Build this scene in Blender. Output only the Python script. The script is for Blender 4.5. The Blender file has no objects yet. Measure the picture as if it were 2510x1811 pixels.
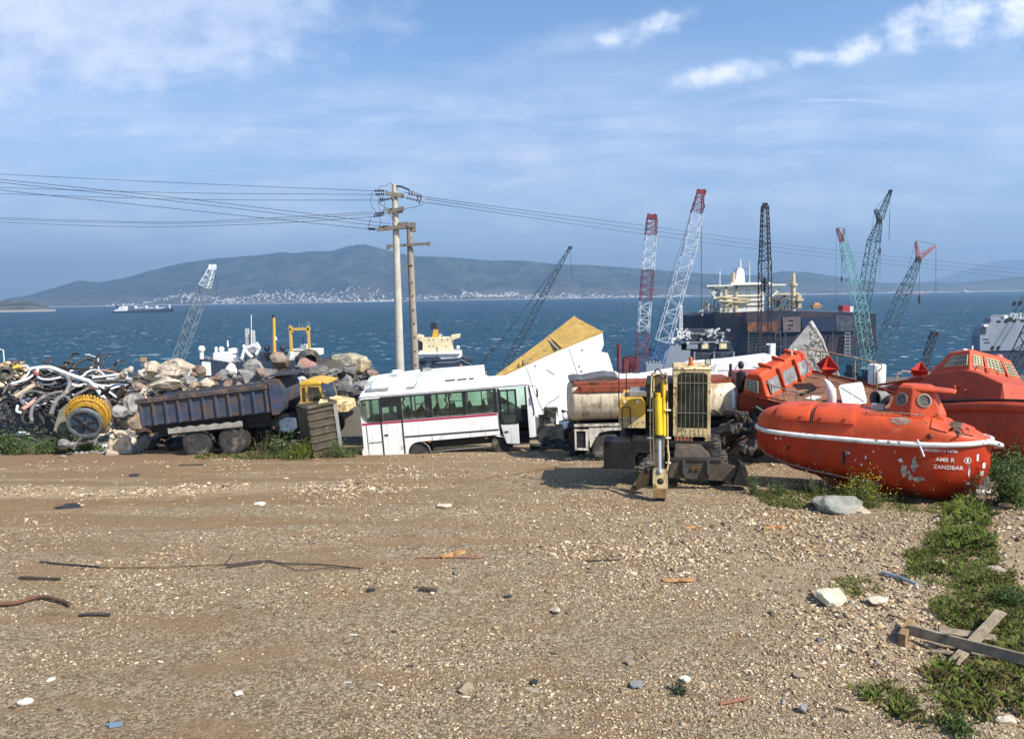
import bpy, bmesh, math, random
import numpy as np
from mathutils import Vector, Matrix, Euler, noise
from mathutils.geometry import tessellate_polygon

S = bpy.context.scene
COL = S.collection
R = math.radians
random.seed(7)

# ------------------------------------------------------------------ camera
F, CX, CY = 1813.0, 1255.0, 905.5
CAM = Vector((0, 0, 5.1))
HOR = 727.0
PITCH = math.atan((CY - HOR) / F)
ROT = Euler((math.pi / 2 - PITCH, 0, 0)).to_matrix() @ Matrix.Rotation(R(-0.95), 3, 'Z')
cd = bpy.data.cameras.new('camera')
cd.lens = 36 * F / 2510
cd.sensor_width = 36
cd.clip_start = 0.1
cd.clip_end = 40000
cam = bpy.data.objects.new('camera', cd)
cam.matrix_world = Matrix.Translation(CAM) @ ROT.to_4x4()
COL.objects.link(cam)
S.camera = cam

# ------------------------------------------------------------------ light
AZ = Vector((0.80, -0.60, 0)).normalized()
EL = R(44)
TOSUN = Vector((AZ.x * math.cos(EL), AZ.y * math.cos(EL), math.sin(EL)))
sl = bpy.data.lights.new('sun', 'SUN')
sl.energy = 5.0
sl.angle = R(0.5)
sl.color = (1.0, 0.94, 0.85)
so = bpy.data.objects.new('sun', sl)
so.rotation_euler = TOSUN.to_track_quat('Z', 'Y').to_euler()
so.location = (30, -30, 60)
COL.objects.link(so)
S.view_settings.view_transform = 'Standard'
S.view_settings.look = 'None'
S.view_settings.exposure = 0.50
S.view_settings.gamma = 1.0


# ------------------------------------------------------------------ node helper
class NT:
    def __init__(s, nt):
        s.nt = nt
        s.n = nt.nodes
        s.l = nt.links

    def node(s, typ, ins=None, **kw):
        nd = s.n.new(typ)
        for k, v in kw.items():
            setattr(nd, k, v)
        for k, v in (ins or {}).items():
            s.set(nd.inputs[k], v)
        return nd

    def set(s, sock, v):
        if isinstance(v, bpy.types.NodeSocket):
            s.l.new(v, sock)
        elif isinstance(v, (tuple, list)) and len(v) == 3 and sock.type == 'RGBA':
            sock.default_value = (*v, 1)
        else:
            sock.default_value = v

    def m(s, op, a, b=0.0, c=0.0, clamp=False):
        nd = s.n.new('ShaderNodeMath')
        nd.operation = op
        nd.use_clamp = clamp
        for i, v in enumerate((a, b, c)):
            s.set(nd.inputs[i], v)
        return nd.outputs[0]

    def vm(s, op, a, b=(0, 0, 0)):
        nd = s.n.new('ShaderNodeVectorMath')
        nd.operation = op
        s.set(nd.inputs[0], a)
        s.set(nd.inputs[1], b)
        return nd.outputs[0]

    def ss(s, x, lo, hi, a=0.0, b=1.0):
        nd = s.n.new('ShaderNodeMapRange')
        nd.interpolation_type = 'SMOOTHSTEP'
        for i, v in enumerate((x, lo, hi, a, b)):
            s.set(nd.inputs[i], v)
        return nd.outputs[0]

    def noise(s, vec, scale, detail=4.0, rough=0.55, col=False):
        nd = s.n.new('ShaderNodeTexNoise')
        s.set(nd.inputs['Vector'], vec)
        nd.inputs['Scale'].default_value = scale
        nd.inputs['Detail'].default_value = detail
        nd.inputs['Roughness'].default_value = rough
        return nd.outputs['Color' if col else 'Fac']

    def vor(s, vec, scale, out='Color', feat='F1'):
        nd = s.n.new('ShaderNodeTexVoronoi')
        nd.feature = feat
        s.set(nd.inputs['Vector'], vec)
        nd.inputs['Scale'].default_value = scale
        return nd.outputs[out]

    def mix(s, f, a, b, blend='MIX'):
        nd = s.n.new('ShaderNodeMix')
        nd.data_type = 'RGBA'
        nd.blend_type = blend
        s.set(nd.inputs[0], f)
        s.set(nd.inputs[6], a)
        s.set(nd.inputs[7], b)
        return nd.outputs[2]

    def scale(s, v, sx, sy, sz):
        return s.vm('MULTIPLY', v, (sx, sy, sz))

    def xyz(s, v):
        nd = s.n.new('ShaderNodeSeparateXYZ')
        s.set(nd.inputs[0], v)
        return nd.outputs

    def ramp(s, f, stops, interp='LINEAR'):
        nd = s.n.new('ShaderNodeValToRGB')
        cr = nd.color_ramp
        cr.interpolation = interp
        while len(cr.elements) < len(stops):
            cr.elements.new(0.5)
        for e, (p, c) in zip(cr.elements, stops):
            e.position = p
            e.color = (*c, 1)
        s.set(nd.inputs[0], f)
        return nd.outputs[0]


# ------------------------------------------------------------------ sky
W = bpy.data.worlds.new('World')
S.world = W
W.use_nodes = True
t = NT(W.node_tree)
t.n.clear()
sky = t.node('ShaderNodeTexSky', sky_type='NISHITA', sun_disc=False, sun_elevation=EL,
             sun_rotation=math.atan2(AZ.x, AZ.y), altitude=30, air_density=1.0, dust_density=0.8, ozone_density=2.5)
dv = t.node('ShaderNodeTexCoord').outputs['Generated']
x, y, z = t.xyz(dv)
yy = t.m('MAXIMUM', y, 0.08)
u = t.m('DIVIDE', x, yy)
v = t.m('DIVIDE', z, yy)
uv = t.node('ShaderNodeCombineXYZ', {0: u, 1: v}).outputs[0]
wa = t.noise(t.scale(uv, 3, 6, 1), 1.0, 5, col=True)
wuv = t.vm('ADD', uv, t.vm('MULTIPLY', t.vm('SUBTRACT', wa, (.5, .5, .5)), (.10, .05, 0)))


def blob(cu, cv, ru, rv, ang=0.0):
    du = t.m('SUBTRACT', t.xyz(wuv)[0], cu)
    dw = t.m('SUBTRACT', t.xyz(wuv)[1], cv)
    c, s_ = math.cos(ang), math.sin(ang)
    a = t.m('DIVIDE', t.m('ADD', t.m('MULTIPLY', du, c), t.m('MULTIPLY', dw, s_)), ru)
    b = t.m('DIVIDE', t.m('SUBTRACT', t.m('MULTIPLY', dw, c), t.m('MULTIPLY', du, s_)), rv)
    r2 = t.m('ADD', t.m('MULTIPLY', a, a), t.m('MULTIPLY', b, b))
    return t.m('SUBTRACT', 1.0, t.m('SQRT', r2))


def fx(px): return (px - CX) / F
def fy(py): return (HOR - py) / F


fine = t.noise(t.scale(uv, 9, 16, 1), 1.0, 9, .62)
streak = t.noise(t.scale(wuv, 3.2, 26, 1), 1.0, 8, .6)
soft = t.noise(t.scale(wuv, 2.2, 9, 1), 1.0, 6, .55)
puff = t.noise(t.scale(uv, 26, 34, 1), 1.0, 9, .6)
# high veil towards the horizon
low = t.m('MULTIPLY', t.ss(v, 0.36, 0.20), t.ss(v, .02, .12, .35, 1))
veil = t.m('MULTIPLY', t.ss(t.m('ADD', t.m('MULTIPLY', streak, .6), t.m('MULTIPLY', soft, .5)), .38, .70), t.m('MULTIPLY', low, .85))
veil = t.m('ADD', t.m('MULTIPLY', veil, .92), t.m('MULTIPLY', low, .10))
# big pale cloud bank at the upper left
bank = t.m('MAXIMUM', blob(fx(300), fy(70), .42, .135), blob(fx(620), fy(60), .13, .075, .35))
bank = t.m('MAXIMUM', bank, blob(fx(-250), fy(160), .36, .15))
bankm = t.ss(t.m('ADD', bank, t.m('MULTIPLY', t.m('SUBTRACT', fine, .5), 1.5)), -.05, .75)
bankm = t.m('MULTIPLY', bankm, t.ss(soft, .22, .62, .45, .95))
# small cumulus
cum = None
for px, py, wx, wy, an in ((1590, 100, 95, 34, .3), (1500, 120, 60, 26, .2), (1960, 175, 75, 24, .15), (2080, 150, 90, 36, .35), (2200, 110, 80, 50, .5),
                           (2330, 80, 120, 70, .3), (2460, 60, 120, 85, .3), (2560, 40, 140, 90, .3), (1760, 205, 150, 30, .15)):
    b = blob(fx(px), fy(py), wx / F, wy / F, an)
    cum = b if cum is None else t.m('MAXIMUM', cum, b)
cumm = t.m('MULTIPLY', t.ss(t.m('ADD', cum, t.m('MULTIPLY', t.m('SUBTRACT', puff, .5), 2.2)), -.35, 1.15), t.ss(soft, .15, .6, .55, 1))
cumm = t.m('MULTIPLY', cumm, t.ss(cum, -.65, .35))
tail = t.m('MULTIPLY', t.ss(t.m('MAXIMUM', blob(fx(1900), fy(235), .36, .045, .14), blob(fx(1330), fy(155), .14, .03, .3)), -.1, .9), t.ss(soft, .3, .7))
# thin bright streaks
thin = None
for px, py, wx, wy in ((740, 333, 190, 9), (130, 298, 40, 8), (255, 308, 60, 8), (1080, 390, 240, 16), (300, 430, 300, 12), (2100, 280, 300, 10), (1250, 700, 10, 1)):
    b = blob(fx(px), fy(py), wx / F, wy / F)
    thin = b if thin is None else t.m('MAXIMUM', thin, b)
thinm = t.m('MULTIPLY', t.ss(t.m('ADD', thin, t.m('MULTIPLY', t.m('SUBTRACT', fine, .5), 1.6)), .1, 1.0), .75)
cm = t.m('MAXIMUM', t.m('MAXIMUM', veil, bankm), t.m('MAXIMUM', t.m('MULTIPLY', tail, .55), thinm), clamp=True)
shade = t.mix(t.ss(fine, .3, .7), (4.7, 5.5, 7.2), (7.0, 7.5, 8.8))
skyc = t.mix(1.0, sky.outputs[0], t.mix(t.ss(v, .0, .34), (.80, .88, 1.02), (1.06, 1.18, 1.30)), 'MULTIPLY')
cmix = t.mix(t.m('MULTIPLY', cm, .86), skyc, shade)
cmix = t.mix(t.m('MULTIPLY', cumm, .80), cmix, t.mix(t.ss(puff, .32, .66), (6.0, 6.8, 8.3), (9.0, 9.2, 9.6)))
bg = t.node('ShaderNodeBackground', {'Color': cmix, 'Strength': 0.105})
t.l.new(bg.outputs[0], t.node('ShaderNodeOutputWorld').inputs[0])


# ------------------------------------------------------------------ pixel -> place
def P(px, py, D):
    d = ROT @ Vector(((px - CX) / F, -(py - CY) / F, -1))
    return CAM + d * (D / d.y)


def sstep(a, b, x):
    q = min(1, max(0, (x - a) / (b - a)))
    return q * q * (3 - 2 * q)


PROF = ((-200, 0), (19, 0), (31, -1.4), (40, -2.5), (52, -4.2), (95, -28), (285, -28), (305, -36), (330, -40))
MOUNDS = [  # x, y, rx, ry, h  (heaps that are part of the ground)
    (-21.6, 44, 4.6, 3.4, 2.7), (-20.2, 40, 2.6, 3.0, 2.2), (-18.5, 37.2, 3.0, 1.6, 1.4), (-11.8, 43, 7.2, 3.6, 3.9), (-28.5, 44.5, 7.0, 2.6, 2.9), (-40.5, 60, 4.2, 4, 9.0),
    (-8.8, 42.5, 3, 2.6, 1.4), (-2.5, 28.4, 4.2, .75, .17), (12.0, 12.6, 2.2, 1.6, .18), (10.8, 15.0, 3.2, 1.6, .22), (13.6, 16.8, 2.6, 1.8, .35),
    (8.6, 9.4, 2.0, .7, .16), (2.3, 18.9, .6, .4, .12), (5.9, 18.2, .9, .6, .08)]


RUTS = ((15.2, .10, .004), (17.0, .10, .004), (19.6, .03, -.006), (21.5, .03, -.006), (23.4, -.04, .003), (25.1, -.04, .003))


def rut(x, y):
    if y < 13 or y > 27 or x > 5: return 0
    k = 0
    for a, b, c in RUTS:
        d = (y - (a + b * x + c * x * x + .12 * math.sin(x * .7 + a))) / .24
        if abs(d) < 3: k = max(k, math.exp(-d * d)) if abs(d) < 1.3 else k - .35 * math.exp(-(abs(d) - 1.8) ** 2 * 4)
    return k * sstep(5, 1.5, x) if False else k * (1 - sstep(1.5, 5, x)) * (.6 + .5 * math.sin(x * .43 + y))


def gz(x, y, fine=True):
    z = 0
    for (a, za), (b, zb) in zip(PROF, PROF[1:]):
        if y <= b:
            q = max(0, (y - a) / (b - a))
            z = za + (zb - za) * q
            break
    else:
        z = PROF[-1][1]
    for mx, my, rx, ry, h in MOUNDS:
        d = ((x - mx) / rx) ** 2 + ((y - my) / ry) ** 2
        if d < 6:
            z += h * math.exp(-d * 1.3)
    if fine and y < 60:
        z += .05 * noise.noise((x * .35, y * .5, 1.3)) + .03 * noise.noise((x * 1.3, y * 1.7, 4.1)) + .014 * noise.noise((x * 4.3, y * 4.3, 7.7))
        z -= .055 * rut(x, y)
        rg = sstep(2.5, 6, x) * (1 - sstep(13, 17, y))
        if rg: z += rg * (.05 * noise.noise((x * 2.1, y * 2.4, 5.5)) + .03 * noise.noise((x * 6.5, y * 6.5, 1.5)))
        z += .03 * noise.noise((x * .15 + y * .1, y * 2.2 - x * .25, 2.2))
    return z


def G(px, py, lift=0.0):
    """ground point seen at a pixel"""
    d = ROT @ Vector(((px - CX) / F, -(py - CY) / F, -1))
    d /= d.y
    D = 6.0
    while D < 70:
        p = CAM + d * D
        if p.z <= gz(p.x, p.y):
            break
        D += .1
    p = CAM + d * (D - .05)
    return Vector((p.x, p.y, gz(p.x, p.y) + lift))


# ------------------------------------------------------------------ mesh builder
def tagp(o, label=None, cat=None, group=None, kind=None):
    if label: o['label'] = label
    if cat: o['category'] = cat
    if group: o['group'] = group
    if kind: o['kind'] = kind
    return o


def empty(name, loc=(0, 0, 0), rot=(0, 0, 0), label=None, cat=None, group=None):
    o = bpy.data.objects.new(name, None)
    o.empty_display_size = .2
    o.location = loc
    o.rotation_euler = [R(a) for a in rot]
    COL.objects.link(o)
    return tagp(o, label, cat, group)


def eul(rot):
    return Euler([R(a) for a in rot]).to_matrix().to_4x4()


class MB:
    def __init__(s):
        s.v, s.f = [], []

    def add(s, vs, fs, M=None):
        k = len(s.v)
        s.v += [(M @ Vector(p)) if M is not None else Vector(p) for p in vs]
        s.f += [tuple(k + i for i in q) for q in fs]
        return s

    def box(s, c, d, rot=None, tx=1, ty=1):
        a, b, h = d[0] / 2, d[1] / 2, d[2] / 2
        vs = [(-a, -b, -h), (a, -b, -h), (a, b, -h), (-a, b, -h), (-a * tx, -b * ty, h), (a * tx, -b * ty, h), (a * tx, b * ty, h), (-a * tx, b * ty, h)]
        M = Matrix.Translation(c)
        if rot: M = M @ eul(rot)
        return s.add(vs, [(0, 3, 2, 1), (4, 5, 6, 7), (0, 1, 5, 4), (1, 2, 6, 5), (2, 3, 7, 6), (3, 0, 4, 7)], M)

    def bx(s, x0, x1, y0, y1, z0, z1):
        return s.box(((x0 + x1) / 2, (y0 + y1) / 2, (z0 + z1) / 2), (abs(x1 - x0), abs(y1 - y0), abs(z1 - z0)))

    def hexa(s, p):
        return s.add(p, [(0, 3, 2, 1), (4, 5, 6, 7), (0, 1, 5, 4), (1, 2, 6, 5), (2, 3, 7, 6), (3, 0, 4, 7)])

    def cyl(s, p0, p1, r0, r1=None, n=12, caps=True):
        r1 = r0 if r1 is None else r1
        p0, p1 = Vector(p0), Vector(p1)
        q = (p1 - p0).to_track_quat('Z', 'Y').to_matrix()
        vs = []
        for p, r in ((p0, r0), (p1, r1)):
            for i in range(n):
                a = 2 * math.pi * i / n
                vs.append(p + q @ Vector((r * math.cos(a), r * math.sin(a), 0)))
        fs = [(i, (i + 1) % n, n + (i + 1) % n, n + i) for i in range(n)]
        if caps: fs += [tuple(range(n))[::-1], tuple(range(n, 2 * n))]
        return s.add(vs, fs)

    def bar(s, p0, p1, w, h=None):
        """square bar"""
        p0, p1 = Vector(p0), Vector(p1)
        h = h or w
        q = (p1 - p0).to_track_quat('Z', 'Y').to_matrix()
        vs = []
        for p in (p0, p1):
            for a, b in ((-1, -1), (1, -1), (1, 1), (-1, 1)):
                vs.append(p + q @ Vector((a * w / 2, b * h / 2, 0)))
        return s.add(vs, [(0, 3, 2, 1), (4, 5, 6, 7), (0, 1, 5, 4), (1, 2, 6, 5), (2, 3, 7, 6), (3, 0, 4, 7)])

    def tube(s, pts, r, n=6, caps=True):
        pts = [Vector(p) for p in pts]
        rr = r if isinstance(r, (list, tuple)) else [r] * len(pts)
        rings = []
        up = Vector((.13, .31, 1)).normalized()
        for i, p in enumerate(pts):
            d = (pts[min(i + 1, len(pts) - 1)] - pts[max(i - 1, 0)]).normalized()
            if abs(d.dot(up)) > .96: a = d.cross(Vector((1, 0, .2))).normalized()
            else: a = d.cross(up).normalized()
            b = d.cross(a)
            rings.append([p + (a * math.cos(2 * math.pi * k / n) + b * math.sin(2 * math.pi * k / n)) * rr[i] for k in range(n)])
        return s.loft(rings, caps)

    def loft(s, rings, caps=True, closed=True):
        n = len(rings[0])
        vs = [p for r in rings for p in r]
        fs = []
        for i in range(len(rings) - 1):
            for k in range(n if closed else n - 1):
                k2 = (k + 1) % n
                fs.append((i * n + k, i * n + k2, (i + 1) * n + k2, (i + 1) * n + k))
        if caps:
            fs.append(tuple(range(n))[::-1])
            fs.append(tuple(range((len(rings) - 1) * n, len(rings) * n)))
        return s.add(vs, fs)

    def plate(s, outer, holes, a0, a1, M=None, axis='y'):
        """2-D outline (x,z) with holes, thick along y"""
        loops = [list(outer)] + [list(h) for h in holes]
        flat = [p for L in loops for p in L]
        tri = tessellate_polygon([[Vector((p[0], p[1], 0)) for p in L] for L in loops])
        n = len(flat)

        def pt(p, a):
            return (p[0], a, p[1]) if axis == 'y' else ((a, p[0], p[1]) if axis == 'x' else (p[0], p[1], a))
        vs = [pt(p, a0) for p in flat] + [pt(p, a1) for p in flat]
        fs = [tuple(q) for q in tri] + [tuple(n + i for i in q[::-1]) for q in tri]
        k = 0
        for L in loops:
            m = len(L)
            for i in range(m):
                j = (i + 1) % m
                fs.append((k + i, k + j, n + k + j, n + k + i))
            k += m
        return s.add(vs, fs, M)

    def lathe(s, prof, n=16, M=None):
        vs, fs = [], []
        for r, z in prof:
            for k in range(n):
                a = 2 * math.pi * k / n
                vs.append((r * math.cos(a), r * math.sin(a), z))
        for i in range(len(prof) - 1):
            for k in range(n):
                k2 = (k + 1) % n
                fs.append((i * n + k, i * n + k2, (i + 1) * n + k2, (i + 1) * n + k))
        if prof[0][0] > 1e-6: fs.append(tuple(range(n))[::-1])
        if prof[-1][0] > 1e-6: fs.append(tuple(range((len(prof) - 1) * n, len(prof) * n)))
        return s.add(vs, fs, M)

    def ball(s, c, r, n=12, m=8):
        r = r if isinstance(r, (tuple, list)) else (r, r, r)
        prof = [(max(1e-4, math.sin(math.pi * i / m)), -math.cos(math.pi * i / m)) for i in range(m + 1)]
        return s.lathe(prof, n, Matrix.Translation(c) @ Matrix.Diagonal((*r, 1)))

    def mesh(s, name, mat=None, smooth=None):
        me = bpy.data.meshes.new(name)
        me.from_pydata([tuple(p) for p in s.v], [], s.f)
        bm = bmesh.new()
        bm.from_mesh(me)
        bmesh.ops.remove_doubles(bm, verts=bm.verts, dist=1e-5)
        bmesh.ops.recalc_face_normals(bm, faces=bm.faces)
        bm.to_mesh(me)
        bm.free()
        if mat: me.materials.append(mat)
        if smooth:
            me.shade_smooth()
            me.set_sharp_from_angle(angle=R(smooth))
        me.update()
        return me

    def build(s, name, mat, parent=None, smooth=None, bev=0, label=None, cat=None, group=None, kind=None, loc=None, rot=None):
        o = bpy.data.objects.new(name, s.mesh(name, mat, smooth))
        COL.objects.link(o)
        if parent: o.parent = parent
        if loc is not None: o.location = loc
        if rot is not None: o.rotation_euler = [R(a) for a in rot]
        if bev:
            b = o.modifiers.new('bevel', 'BEVEL')
            b.width = bev
            b.segments = 2
            b.limit_method = 'ANGLE'
            b.angle_limit = R(40)
        return tagp(o, label, cat, group, kind)


def copy_tree(o, parent=None):
    c = o.copy()
    COL.objects.link(c)
    if parent: c.parent = parent
    for ch in list(o.children):
        copy_tree(ch, c)
    return c


def rrect(x0, x1, z0, z1, r, n=4, rs=None):
    """rounded rectangle outline; rs = radii for bl, br, tr, tl"""
    rs = rs or (r, r, r, r)
    out = []
    for (cx, cz, sx, sz, a0), q in zip(((x0, z0, 1, 1, 180), (x1, z0, -1, 1, 270), (x1, z1, -1, -1, 0), (x0, z1, 1, -1, 90)), rs):
        if q < 1e-4:
            out.append((cx, cz))
            continue
        for i in range(n + 1):
            a = R(a0 + 90 * i / n)
            out.append((cx + sx * q + q * math.cos(a), cz + sz * q + q * math.sin(a)))
    return out


# ------------------------------------------------------------------ materials
MATS = {}


def mat(name, col, rough=.7, metal=0., var=.22, vs=3., patches=(), bump=.0, bs=18., spec=.35, streak=0., rnd=False, tint=None):
    if name in MATS: return MATS[name]
    m = bpy.data.materials.new(name)
    m.use_nodes = True
    t = NT(m.node_tree)
    bsdf = t.n['Principled BSDF']
    co = t.node('ShaderNodeTexCoord').outputs['Object']
    if rnd:
        rn = t.node('ShaderNodeObjectInfo').outputs['Random']
        co = t.vm('ADD', co, t.node('ShaderNodeCombineXYZ', {0: t.m('MULTIPLY', rn, 37.), 1: t.m('MULTIPLY', rn, 91.), 2: t.m('MULTIPLY', rn, 53.)}).outputs[0])
    nz = t.noise(co, vs, 7, .62)
    lo = tuple(max(0, c * (1 - var)) for c in col)
    hi = tuple(min(1, c * (1 + var)) for c in col)
    c = t.mix(t.ss(nz, .3, .7), lo, hi)
    if tint:
        c = t.mix(t.ss(t.noise(co, vs * .35, 5, .6), .42, .62), c, tint)
    rg = rough
    for pc, ps, th, sf, pr in patches:
        q = t.ss(t.noise(co, ps, 8, .65), th, th + sf)
        c = t.mix(q, c, pc)
        rg = t.m('ADD', t.m('MULTIPLY', q, pr - rough), rg) if pr is not None else rg
    if streak:
        st = t.noise(t.scale(co, 5, 5, .5), 1.6, 6, .6)
        c = t.mix(t.m('MULTIPLY', t.ss(st, .48, .75), streak), c, (.10, .065, .04))
    t.set(bsdf.inputs['Base Color'], c)
    t.set(bsdf.inputs['Roughness'], rg)
    bsdf.inputs['Metallic'].default_value = metal
    bsdf.inputs['Specular IOR Level'].default_value = spec
    if bump:
        b = t.node('ShaderNodeBump', {'Strength': min(1, bump), 'Distance': .05, 'Height': t.noise(co, bs, 8, .65)})
        t.l.new(b.outputs[0], bsdf.inputs['Normal'])
    MATS[name] = m
    return m


RUST = (.13, .055, .025)
DIRT = (.16, .12, .08)
# ------------------------------------------------------------------ ground, sea, hills
def grid_axis(lo, a, b, hi, fine, grow=1.22):
    xs = list(np.arange(a, b + 1e-6, fine))
    st, q = fine, a
    left = []
    while q > lo:
        st *= grow
        q -= st
        left.append(q)
    st, q = fine, xs[-1]
    right = []
    while q < hi:
        st *= grow
        q += st
        right.append(q)
    return left[::-1] + xs + right


def grid_mesh(name, xs, ys, zf, mat):
    nx, ny = len(xs), len(ys)
    vs = [(x, y, zf(x, y)) for y in ys for x in xs]
    fs = [(j * nx + i, j * nx + i + 1, (j + 1) * nx + i + 1, (j + 1) * nx + i) for j in range(ny - 1) for i in range(nx - 1)]
    me = bpy.data.meshes.new(name)
    me.from_pydata(vs, [], fs)
    me.materials.append(mat)
    me.shade_smooth()
    o = bpy.data.objects.new(name, me)
    COL.objects.link(o)
    return o


def ground_material():
    m = bpy.data.materials.new('ground')
    m.use_nodes = True
    t = NT(m.node_tree)
    b = t.n['Principled BSDF']
    co = t.node('ShaderNodeTexCoord').outputs['Object']
    x, y, z = t.xyz(co)
    flat = t.node('ShaderNodeCombineXYZ', {0: x, 1: y}).outputs[0]
    wob = t.vm('ADD', flat, t.vm('MULTIPLY', t.noise(flat, 6, 3, col=True), (.06, .06, 0)))
    st = [(0, (0.063, 0.044, 0.026)), (.18, (0.146, 0.100, 0.058)), (.42, (0.317, 0.222, 0.128)), (.66, (0.482, 0.354, 0.216)), (.82, (0.698, 0.549, 0.356)), (1, (0.792, 0.720, 0.584))]
    c1 = t.ramp(t.xyz(t.vor(wob, 34))[0], st)
    c2 = t.ramp(t.xyz(t.vor(wob, 16))[1], st)
    big = t.noise(flat, .32, 5, .6)
    mid = t.noise(flat, 1.7, 6, .6)
    c = t.mix(t.ss(mid, .52, .66), c1, c2)
    grain = t.noise(flat, 46, 5, .75)
    c = t.mix(t.ss(grain, .35, .68, 0, .55), c, (0.595, 0.434, 0.252))
    c = t.mix(t.ss(grain, .52, .34, 0, .9), c, (0.127, 0.079, 0.037))  # low grain darkened: shade of the crevices put into the colour
    # bare brown soil, wheel tracks running across
    soil = t.mix(t.noise(t.scale(flat, 2, 9, 1), 1.0, 8, .7), (0.190, 0.113, 0.056), (0.480, 0.318, 0.169))
    ang = t.m('ADD', t.m('MULTIPLY', y, 1.0), t.m('MULTIPLY', x, .10))
    tr = t.noise(t.node('ShaderNodeCombineXYZ', {0: t.m('MULTIPLY', x, .10), 1: t.m('MULTIPLY', ang, 1.15)}).outputs[0], 1.0, 6, .55)
    leftm = t.ss(t.m('ADD', x, t.m('MULTIPLY', t.m('SUBTRACT', big, .5), 9)), 3.0, -7.0)
    farm = t.ss(y, 11, 19)
    sm = t.m('MULTIPLY', t.ss(tr, .42, .54), t.m('MULTIPLY', leftm, farm))
    c = t.mix(t.m('MULTIPLY', sm, .92), c, soil)
    # compacted fine dust without loose stone
    dust = t.noise(t.scale(flat, .55, 1.3, 1), .75, 7, .6)
    c = t.mix(t.ss(dust, .50, .64, 0, .72), c, t.mix(grain, (0.253, 0.156, 0.077), (0.506, 0.342, 0.185)))
    c = t.mix(t.ss(t.noise(t.scale(flat, .5, 1.6, 1), 2.2, 7, .65), .56, .70, 0, .6), c, (0.190, 0.116, 0.056))
    pk = t.node('ShaderNodeAttribute', attribute_name='packed').outputs['Fac']
    c = t.mix(t.m('MULTIPLY', pk, t.ss(mid, .3, .6, .25, .8)), c, soil)
    # far-left packed brown earth
    fl = t.m('MULTIPLY', t.ss(x, -7.5, -12.5), t.ss(y, 25, 30))
    c = t.mix(t.m('MULTIPLY', fl, .8), c, t.mix(tr, (0.215, 0.129, 0.069), (0.455, 0.289, 0.169)))
    # general brown dirt clouds
    c = t.mix(t.ss(big, .50, .68, 0, .55), c, t.mix(.5, soil, (0.317, 0.192, 0.092)))
    # pale crushed stone, stronger at the lower right and in a band at the left
    pale = t.m('ADD', t.m('MULTIPLY', t.ss(t.m('ADD', x, t.m('MULTIPLY', t.m('SUBTRACT', mid, .5), 6)), 2, 9), t.ss(y, 17, 10)),
               t.m('MULTIPLY', t.ss(t.m('ABSOLUTE', t.m('SUBTRACT', t.m('ADD', y, t.m('MULTIPLY', t.m('SUBTRACT', mid, .5), 3)), 20.3)), 1.5, .2), t.ss(x, -4, -9, 0, .6)))
    c = t.mix(t.m('MULTIPLY', pale, t.ss(grain, .36, .56, 0, .9)), c, (0.785, 0.614, 0.400))
    # slopes down to the shore: dark rubble
    c = t.mix(t.ss(y, 34.5, 37), c, t.mix(t.noise(flat, .8, 6, .7), (.05, .042, .035), (.24, .21, .17)))
    t.set(b.inputs['Base Color'], c)
    b.inputs['Roughness'].default_value = .93
    b.inputs['Specular IOR Level'].default_value = .2
    h = t.m('ADD', t.m('MULTIPLY', t.vor(wob, 34, 'Distance'), -.45), t.m('ADD', grain, t.m('MULTIPLY', t.vor(wob, 16, 'Distance'), -.35)))
    bp = t.node('ShaderNodeBump', {'Strength': 1.0, 'Distance': .075, 'Height': h})
    t.l.new(bp.outputs[0], b.inputs['Normal'])
    return m


xs = grid_axis(-500, -20, 18, 500, .17)
ys = grid_axis(-80, 6.5, 33, 330, .17, 1.06)
go = tagp(grid_mesh('ground', xs, ys, gz, ground_material()), kind='structure')
at = go.data.attributes.new('packed', 'FLOAT', 'POINT')
at.data.foreach_set('value', np.array([max(0, rut(x, y)) for y in ys for x in xs], np.float32))


def sea_material():
    m = bpy.data.materials.new('sea')
    m.use_nodes = True
    t = NT(m.node_tree)
    b = t.n['Principled BSDF']
    co = t.node('ShaderNodeTexCoord').outputs['Object']
    sw = t.noise(t.scale(co, .6, 1.6, 1), .045, 6, .6)
    swl = t.noise(t.scale(co, .25, 1, 1), .006, 5, .6)
    c = t.mix(t.ss(sw, .3, .7), (.006, .034, .060), (.018, .072, .105))
    c = t.mix(t.ss(swl, .35, .65, 0, .5), c, (.010, .046, .084))
    # whitecaps
    n1 = t.noise(t.scale(co, 1, 1.9, 1), .105, 6, .62)
    n2 = t.noise(t.scale(co, 1, 1.9, 1), .030, 5, .62)
    n3 = t.noise(co, .0035, 3, .5)
    cap = t.ss(t.m('ADD', n1, t.m('MULTIPLY', t.m('SUBTRACT', n3, .5), .12)), .635, .68)
    cap2 = t.ss(t.m('ADD', n2, t.m('MULTIPLY', t.m('SUBTRACT', n1, .5), .35)), .68, .72)
    cp = t.m('MAXIMUM', cap, cap2)
    c = t.mix(t.m('MULTIPLY', cp, .95), c, (.80, .84, .86))
    t.set(b.inputs['Base Color'], c)
    b.inputs['Roughness'].default_value = .55
    b.inputs['IOR'].default_value = 1.33
    b.inputs['Specular IOR Level'].default_value = .28
    bp = t.node('ShaderNodeBump', {'Strength': .9, 'Distance': 1.6, 'Height': t.m('ADD', sw, t.m('MULTIPLY', t.noise(t.scale(co, .7, 1.4, 1), .22, 5, .65), .5))})
    t.l.new(bp.outputs[0], b.inputs['Normal'])
    return m


SEA = -30.0
sx = [-22500, -11500, -5000, -2000, -800, 0, 800, 2000, 5000, 11500, 22500]
sy = [290, 500, 900, 1600, 3000, 5500, 9000, 12800, 23000]
tagp(grid_mesh('sea', sx, sy, lambda x, y: SEA, sea_material()), kind='structure')

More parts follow.
